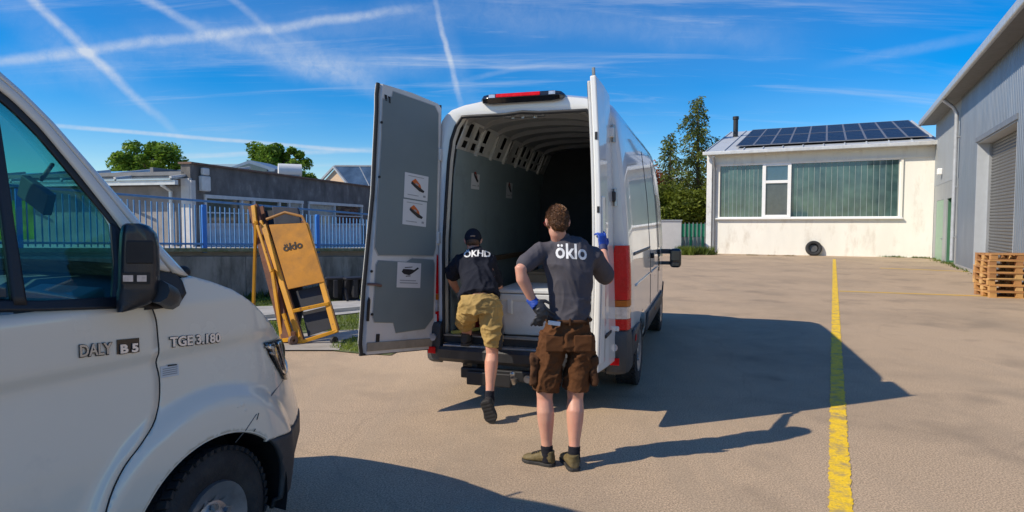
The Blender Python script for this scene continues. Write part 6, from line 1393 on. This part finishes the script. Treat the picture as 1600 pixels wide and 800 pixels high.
def eyes(root, c, f, u, s, k=1):
    rl = root.location
    for e in (-1, 1):
        mb = MB(); mb.ell(c + s * e * .030 * k + f * .078 * k + u * .010 * k - rl, (.0125 * k,) * 3); mb.build('eye', M('eye_white', (.7, .68, .65), .15), root, smooth=True)
        mb = MB(); mb.ell(c + s * e * .030 * k + f * .0885 * k + u * .010 * k - rl, (.006 * k, .004 * k, .006 * k)); mb.build('iris', M('iris', (.05, .07, .08), .1), root, smooth=True)
    mb = MB(); mb.tube([c + f * .1 * k - s * .022 - u * .058 - rl, c + f * .103 - u * .058 - rl, c + f * .1 + s * .022 - u * .058 - rl], .003, 6); mb.build('lips', M('lip', (.42, .15, .11), .5), root, smooth=True)
def cloth_text(body, size, target, root, centre, xdir, nrm, mat, squash=1.0, depth=.25, up=Vector((0, 0, 1)), name='shirt_print', bold=.004):
    vs, fs = text_mesh(body, size, bold); me0 = bpy.data.meshes.new('x'); me0.from_pydata(vs, [], fs); bm = bmesh.new(); bm.from_mesh(me0); bmesh.ops.triangulate(bm, faces=bm.faces)
    for _ in range(3):
        lg = [e for e in bm.edges if e.calc_length() > .012]
        if lg: bmesh.ops.subdivide_edges(bm, edges=lg, cuts=1, use_grid_fill=False); bmesh.ops.triangulate(bm, faces=bm.faces)
    bv = BVHTree.FromPolygons([v.co.copy() for v in target.data.vertices], [tuple(p.vertices) for p in target.data.polygons])
    c = Vector(centre) - root.location; x = Vector(xdir).normalized(); n = Vector(nrm).normalized(); y = (up - n * up.dot(n)).normalized(); bad = []
    for v in bm.verts:
        p = c + x * v.co.x * squash + y * v.co.y + n * depth; h = bv.ray_cast(p, -n, depth * 2.2)
        if h[0] is None: v.co = c; bad.append(v)
        else: v.co = h[0] + n * .0035
    bmesh.ops.delete(bm, geom=bad, context='VERTS')
    me = bpy.data.meshes.new(name); bm.to_mesh(me); bm.free(); me.materials.append(mat); o = bpy.data.objects.new(name, me); C.objects.link(o); o.parent = root
    return o

def strands(name, target, root, mat, n, L, down, keep=None):
    me = target.data; polys = me.polygons; mb = MB(); k = len(polys)
    for _ in range(n):
        p = polys[random.randrange(k)]; c = p.center; nn = p.normal
        if keep and not keep(c + root.location): continue
        d = (down - nn * down.dot(nn)); d = (d.normalized() if d.length > .05 else Vector((1, 0, 0))) + nn * random.uniform(.05, .5) + Vector((random.gauss(0, .3), random.gauss(0, .3), random.gauss(0, .15))); d.normalize(); w = d.cross(nn); w = w.normalized() * .0011 if w.length > .01 else Vector((.001, 0, 0)); l = L * random.uniform(.5, 1.2); a = c - nn * .002
        mb.add([a - w, a + w, a + d * l * .55 + nn * .001 + w * .7, a + d * l - nn * .003, a + d * l * .55 + nn * .001 - w * .7], [(0, 1, 2, 3, 4)])
    return mb.build(name, mat, target, fix=False)
# ---------------- standing man in front
D0 = 4.42
m1 = empty('person', G(878, 733)); tag(m1, 'man seen from behind in grey polo, brown cargo shorts and blue gloves holding a door', 'person')
X = Vector((1, 0, 0))
b_ = MB()
Hc = pw(870.5, 348, 4.42); hf = Vector((-.22, 1, -.38)); hd_ = head(b_, Hc, hf, 1.0, (.0, .1, 1))
b_.tube([Hc - Vector((0, .02, .06)), pw(875, 378, 4.45), pw(880, 395, 4.45)], [(.056, .056), (.058, .06), (.075, .07)], 14, rnd=True)
torso(b_, [(pw(886, 500, 4.42), .13, .10), (pw(888, 460, 4.42), .125, .095), (pw(888, 425, 4.43), .12, .09), (pw(884, 395, 4.43), .14, .08)])
shL, elL, wrL = pw(841, 396, 4.43), pw(811, 421, 4.30), pw(832, 470, 4.34)
shR, elR, wrR = pw(927, 402, 4.46), pw(950, 436, 4.66), pw(942, 388, 4.96)
b_.tube([shL, shL.lerp(elL, .5), elL + Vector((.01, 0, .0)), elL.lerp(wrL, .3) + Vector((-.004, 0, 0)), elL.lerp(wrL, .7), wrL], [.055, .049, .043, .046, .036, .029], 14, rnd=True)
b_.tube([shR, shR.lerp(elR, .5), elR, elR.lerp(wrR, .3), elR.lerp(wrR, .7), wrR], [.052, .047, .041, .044, .034, .028], 14, rnd=True)
hipL, knL, anL = pw(867, 528, 4.42), pw(851, 612, 4.42), pw(855, 712, 4.40)
hipR, knR, anR = pw(908, 528, 4.42), pw(899, 612, 4.42), pw(897, 714, 4.34)
for h, k, a in ((hipL, knL, anL), (hipR, knR, anR)):
    b_.tube([h, h.lerp(k, .5), k + Vector((0, 0, .03)), k - Vector((0, 0, .05)), k.lerp(a, .30) + Vector((0, -.012, 0)), k.lerp(a, .45) + Vector((0, -.008, 0)), k.lerp(a, .75), a.lerp(k, .04), a - Vector((0, 0, .03))], [.08, .075, .064, .056, .063, .059, .041, .036, .036], 16, rnd=True)
organic('body', b_, skin, m1, .0065, 5)
eyes(m1, *[hd_[i] for i in (0, 1, 2, 3)])
# hair
b_ = MB(); c, f, u, s, rot = hd_; b_.ell(c + u * .026 - f * .014, (.0795, .0985, .099), rot, 22, 14); b_.ell(c - u * .025 - f * .050, (.064, .048, .058), rot, 18, 10); b_.ell(c + u * .085 + f * .02, (.05, .06, .03), rot)
hr = organic('hair', b_, hairm, m1, .005, 2, lambda p: .004 * noise.noise(Vector((p.x * 90, p.y * 90, p.z * 30))) + .002 * noise.noise(p * 200) - (.022 if (p - c).dot(f) > .045 and (p - c).dot(u) < .055 else 0) - (.016 if (p - c).dot(u) < -.035 and (p - c).dot(f) > -.03 else 0))
st_ = strands('hair_strands', hr, m1, M('hair_light', (.20, .095, .04), .5, var=.5, vs=80), 9000, .020, -u * 1.0 - f * .4, lambda p: (p - c).dot(u) > -.035 or (p - c).dot(f) < -.03); st_['kind'] = 'stuff'
mb = MB(); rl = m1.location; mb.tube([c + s * .074 - f * .01 + u * .012 - rl, c + s * .078 + f * .05 + u * .012 - rl, c + s * .06 + f * .095 + u * .01 - rl], .0035, 6); mb.tube([c - s * .080 - f * .01 + u * .012 - rl, c - s * .082 + f * .05 + u * .012 - rl, c - s * .06 + f * .095 + u * .01 - rl], .0035, 6); mb.build('glasses', M('glasses_red', (.35, .02, .02), .3), m1, smooth=True)
# shirt
b_ = MB(); torso(b_, [(pw(889, 500, 4.41), .153, .118), (pw(890, 490, 4.41), .150, .118), (pw(891, 462, 4.42), .154, .124), (pw(891, 436, 4.42), .166, .132), (pw(889, 415, 4.43), .188, .134), (pw(886, 398, 4.43), .190, .112), (pw(883, 386, 4.43), .168, .090), (pw(879, 377, 4.44), .105, .072), (pw(877, 372, 4.44), .068, .066)])
b_.tube([pw(866, 390, 4.43), shL + Vector((.005, 0, .012)), shL.lerp(elL, .42), shL.lerp(elL, .68)], [.070, .074, .073, .074], 16, rnd=True)
b_.tube([pw(900, 392, 4.43), shR + Vector((-.005, 0, .015)), shR.lerp(elR, .45), shR.lerp(elR, .80)], [.070, .076, .074, .076], 16, rnd=True)
b_.tube([pw(877, 379, 4.445), pw(874.5, 366, 4.445)], [(.068, .066), (.063, .066)], 20, side=X)
def shirt_disp(p):
    z = p.z; a = crease(p, 4.5, .012, (1.3, 1, .5), 3); lowf = max(0, 1 - abs(z - 1.13) / .14); a += lowf * crease(p, 7, .009, (.5, .5, 1.6), 8)
    q = p.x * .8 + p.z * .75; a += .006 * math.sin(q * 38 + 3 * noise.noise(p * 4)) * max(0, min(1, (1.50 - z) / .15)) * max(0, 1 - abs(p.x - .36) / .22); return a - .004
sh1 = organic('shirt', b_, shirtg, m1, .0065, 5, shirt_disp)
b_ = MB(); b_.tube([pw(876.5, 375.5, 4.445), pw(874.5, 368, 4.447)], [(.074, .074), (.066, .069)], 20, side=X); organic('collar', b_, shirtg, m1, .006, 2)
cloth_text('öklo', .150, sh1, m1, pw(893, 404, 4.32), (1, -.03, -.06), (0, -1, .1), logo_w, .82, .2, Vector((0, 0, 1)), bold=.003)
# shorts
b_ = MB(); torso(b_, [(pw(888, 497, 4.42), .150, .112), (pw(888, 508, 4.42), .160, .118), (pw(887, 525, 4.42), .182, .130), (pw(887, 545, 4.42), .190, .128)])
for h, k, e, wd in ((hipL, knL, -1, .106), (hipR, knR, 1, .100)):
    b_.tube([h + Vector((0, 0, .03)), h.lerp(k, .35) + Vector((e * .012, 0, 0)), h.lerp(k, .7) + Vector((e * .004, 0, 0)), k + Vector((0, 0, .012))], [(.105, .12), (wd, .118), (wd * .98, .112), (wd * .97, .108)], 18, side=X)
def shorts_disp(p):
    a = crease(p, 5.5, .017, (1, 1, 1.0), 5) + crease(p, 11, .006, (1, 1, 1.5), 9); return a - .004
organic('shorts', b_, brown, m1, .0065, 2, shorts_disp)
for h, k, e in ((hipL, knL, -1), (hipR, knR, 1)):
    c2 = h.lerp(k, .60) + Vector((e * .104, -.005, 0)); b_ = MB(); b_.box(c2, (.05, .150, .19), Matrix.Rotation(-e * .10, 3, 'Y')); b_.box(c2 + Vector((0, 0, .085)), (.064, .165, .055), Matrix.Rotation(-e * .10, 3, 'Y')); organic('cargo_pocket', b_, brownd, m1, .008, 6, lambda p: crease(p, 9, .009, (1, 1, 1), 2))
    c3 = h.lerp(k, .10) + Vector((e * .004, -.122, .02)); b_ = MB(); b_.box(c3, (.13, .018, .12)); organic('back_pocket', b_, brown, m1, .007, 6, lambda p: crease(p, 9, .006, (1, 1, 1), 6))
mb = MB(); pb_ = pw(866, 505, 4.29) - rl; mb.box(pb_, (.085, .012, .030), Matrix.Rotation(.12, 3, 'Y')); mb.build('white_label', M('label_white', (.75, .75, .75), .5), m1, bevel=.004)
mb = MB(); mb.tube([pw(888, 499, 4.42) + Vector((math.cos(a) * .158, math.sin(a) * .122, 0)) - rl for a in frange(0, 2 * math.pi, 30)], (.013), 8); mb.build('waistband', brownd, m1, smooth=True)
for a in (-2.4, -1.57, -.7): mb = MB(); mb.box(pw(888, 499, 4.42) + Vector((math.cos(a) * .168, math.sin(a) * .132, 0)) - rl, (.014, .014, .05)); mb.build('belt_loop', brownd, m1, bevel=.003)
for k, a in ((knL, anL), (knR, anR)):
    b_ = MB(); b_.tube([a.lerp(k, .17), a.lerp(k, .05), a - Vector((0, 0, .04))], [.044, .043, .046], 16, rnd=False); organic('sock', b_, sock, m1, .006, 3, lambda p: .0015 * math.sin(p.z * 260))
hl_, tl_ = G(863, 731), G(832, 727); hl_ = anL + Vector((.045, -.02, 0)); hl_.z = .0; tl_ = hl_ + Vector((-.215, .115, 0)); shoe(m1, hl_, tl_, .105, shoeb, soleb)
hr_ = anR + Vector((.0, -.06, 0)); hr_.z = 0; tr2_ = hr_ + Vector((-.05, .265, 0)); shoe(m1, hr_, tr2_, .105, shoeb, soleb)
# gloves
b_ = MB(); gd_ = (pw(851, 490, 4.29) - wrL).normalized(); hand(b_, wrL + gd_ * .012, gd_, (-.25, -1, .2), -1, (.25, .3, .35, .4), 1.12); organic('glove', b_, gblack, m1, .0045, 2)
b_ = MB(); b_.tube([wrL - gd_ * .03, wrL + gd_ * .02, wrL + gd_ * .05], [(.036, .034), (.040, .030), (.046, .026)], 14, side=(1, 0, 0)); organic('glove_cuff', b_, gblue, m1, .005, 3, lambda p: .0015 * math.sin(p.z * 400))
b_ = MB(); b_.tube([pw(845, 482, 4.25), pw(848, 492, 4.25), pw(843, 503, 4.26)], [(.035, .014), (.042, .016), (.030, .012)], 12, side=(1, 0, 0), rnd=True); 
for dx in (-8, -3, 2, 6): b_.tube([pw(844 + dx * .6, 495, 4.26), pw(840 + dx * 1.2, 508, 4.27)], [.012, .010], 8, rnd=True)
organic('spare_glove', b_, gblack, m1, .005, 3, lambda p: fold(p, 30, .006))
gr_ = pw(941, 364, 5.06); f2 = (gr_ - wrR).normalized(); b_ = MB(); hand(b_, wrR + f2 * .0, Vector((-.02, .2, 1)), (.55, -.85, 0), 1, (.35, .55, .6, .6), 1.10); organic('glove', b_, gblue, m1, .0045, 2)
b_ = MB(); b_.tube([wrR - (wrR - elR).normalized() * .035, wrR + Vector((0, 0, .02))], [.036, .036], 14); organic('glove_cuff', b_, M('cuff_navy', (.02, .03, .10), .7), m1, .005, 3)

# ---------------- man stepping into the van
m2 = empty('person', G(764, 664)); tag(m2, 'man in dark cap, navy shirt and tan shorts climbing into the van hold', 'person'); rl = m2.location
b_ = MB(); Hc = pw(739, 377, 5.98); hd_ = head(b_, Hc, (-.05, 1, -.75), .98, (0, .5, 1))
shL, shR = pw(722, 408, 5.86), pw(764, 408, 5.84)
elL, wrL = pw(703, 432, 6.02), pw(715, 455, 6.22); elR, wrR = pw(779, 448, 6.05), pw(788, 470, 6.22)
hipL, hipR = pw(736, 480, 5.58), pw(765, 478, 5.56); knL = pw(727, 497, 5.92); anL = pw(731, 533, 5.98); knR = pw(769, 545, 5.56); anR = pw(765, 618, 5.44)
torso(b_, [(pw(750, 478, 5.56), .14, .11), (pw(750, 440, 5.70), .14, .10), (pw(742, 405, 5.86), .16, .09)])
b_.tube([pw(741, 400, 5.86), Hc - Vector((0, .0, .04))], [(.062, .062), (.054, .054)], 12, rnd=True)
for a, e, w in ((shL, elL, wrL), (shR, elR, wrR)): b_.tube([a, a.lerp(e, .5), e, e.lerp(w, .4), w], [.050, .046, .040, .041, .028], 12, rnd=True)
for h, k, a in ((hipL, knL, anL), (hipR, knR, anR)): b_.tube([h, h.lerp(k, .5), k + Vector((0, 0, .03)), k - Vector((0, 0, .05)), k.lerp(a, .28) + Vector((0, -.014, 0)), k.lerp(a, .45) + Vector((0, -.008, 0)), k.lerp(a, .75), a], [.085, .078, .062, .054, .061, .056, .041, .036], 14, rnd=True)
organic('body', b_, skin, m2, .007, 5); eyes(m2, *[hd_[i] for i in (0, 1, 2, 3)], .98)
c, f, u, s, rot = hd_
b_ = MB(); b_.ell(c + u * .026 - f * .01, (.083, .103, .096), rot, 22, 12); b_.ell(c - f * .055 + u * .0, (.070, .050, .055), rot); b_.tube([c + f * .08 + u * .045, c + f * .125 + u * .038, c + f * .165 + u * .026], [(.065, .010), (.068, .009), (.05, .007)], 14, side=s, rnd=True); organic('cap', b_, navy, m2, .006, 3)
mb = MB(); mb.tube([c - f * .1 - u * .012 + s * .02 - rl, c - f * .108 - u * .014 - rl, c - f * .1 - u * .012 - s * .02 - rl], .007, 8); mb.build('cap_strap', M('strap_tan', (.30, .20, .14), .7), m2, smooth=True)
b_ = MB(); b_.ell(c - u * .045 - f * .045, (.062, .048, .038), rot); organic('hair', b_, hairm, m2, .006, 2, lambda p: .003 * noise.noise(p * 90))
b_ = MB(); torso(b_, [(pw(749, 466, 5.58), .185, .135), (pw(749, 458, 5.62), .175, .135), (pw(748, 442, 5.68), .158, .125), (pw(745, 424, 5.78), .165, .125), (pw(742, 408, 5.84), .185, .115), (pw(741, 399, 5.87), .155, .09), (pw(740, 394, 5.90), .085, .07)])
b_.tube([pw(735, 405, 5.86), shL, shL.lerp(elL, .8)], [.072, .076, .074], 14, rnd=True); b_.tube([pw(750, 405, 5.86), shR, shR.lerp(elR, .75)], [.072, .076, .074], 14, rnd=True)
sh2 = organic('shirt', b_, navy, m2, .009, 5, lambda p: crease(p, 5, .020, (1.2, 1, .7), 12) + crease(p, 10, .008, (1, 1, 1), 2))
cloth_text('ÖKHD', .100, sh2, m2, pw(745, 400, 5.72), (1, 0, .02), (0, -1, .35), logo_w, .85, .25, Vector((0, 0, 1)), bold=.003)
b_ = MB(); torso(b_, [(pw(750, 462, 5.58), .165, .125), (pw(750, 474, 5.56), .185, .14), (pw(751, 488, 5.56), .185, .14)])
b_.tube([hipL + Vector((.0, 0, 0)), hipL.lerp(knL, .6), knL + Vector((0, .0, -.0)), knL + Vector((0, .02, -.06))], [(.11, .12), (.105, .115), (.10, .105), (.085, .09)], 16, side=X, rnd=True)
b_.tube([hipR, hipR.lerp(knR, .45) + Vector((.012, 0, 0)), hipR.lerp(knR, .8) + Vector((.01, 0, 0)), knR + Vector((.004, 0, .02))], [(.11, .12), (.10, .11), (.088, .10), (.078, .09)], 16, side=X)
organic('shorts', b_, tan_, m2, .007, 2, lambda p: crease(p, 5.5, .017, (1, 1, 1.5), 15) + crease(p, 11, .006, (1, 1, 2), 4))
b_ = MB(); kp = hipR.lerp(knR, .72) + Vector((.078, -.02, 0)); b_.box(kp, (.05, .09, .21), Matrix.Rotation(.05, 3, 'Y')); organic('knee_pocket', b_, gblack, m2, .008, 5)
b_ = MB(); b_.tube([anR.lerp(knR, .10), anR, anR - Vector((0, 0, .06))], [.044, .042, .045], 14); organic('sock', b_, sock, m2, .006, 3, lambda p: .0015 * math.sin(p.z * 260))
b_ = MB(); b_.tube([anL.lerp(knL, .30), anL, anL - Vector((0, 0, .05))], [.048, .046, .05], 14); organic('sock', b_, sock, m2, .006, 3)
tp_ = G(769, 663); tp_.z = .012; he_ = pw(757, 628, 5.30); dirn = (tp_ - he_).normalized(); shoe(m2, he_, he_ + dirn * .27 if (tp_ - he_).length > .27 else tp_, .108, shoek, soleb, up=(.12, 1, .5), soleh=.03)
sl_ = VL(anL); hb = VW(VL(anL).x, -.16, .568); shoe(m2, hb, hb + vu * .26, .105, shoek, soleb)
b_ = MB(); d_ = (wrL - elL).normalized(); hand(b_, wrL, d_, (-1, -.3, 0), -1, (.3, .4, .4, .5), 1.1); organic('glove', b_, M('glove_grey', (.18, .18, .19), .7, var=.2), m2, .0055, 2)
b_ = MB(); d_ = (wrR - elR).normalized(); hand(b_, wrR, d_, (1, -.3, .3), 1, (.3, .4, .4, .5), 1.1); organic('glove', b_, gblack, m2, .0055, 2)

bpy.data.scenes.remove(TMP)
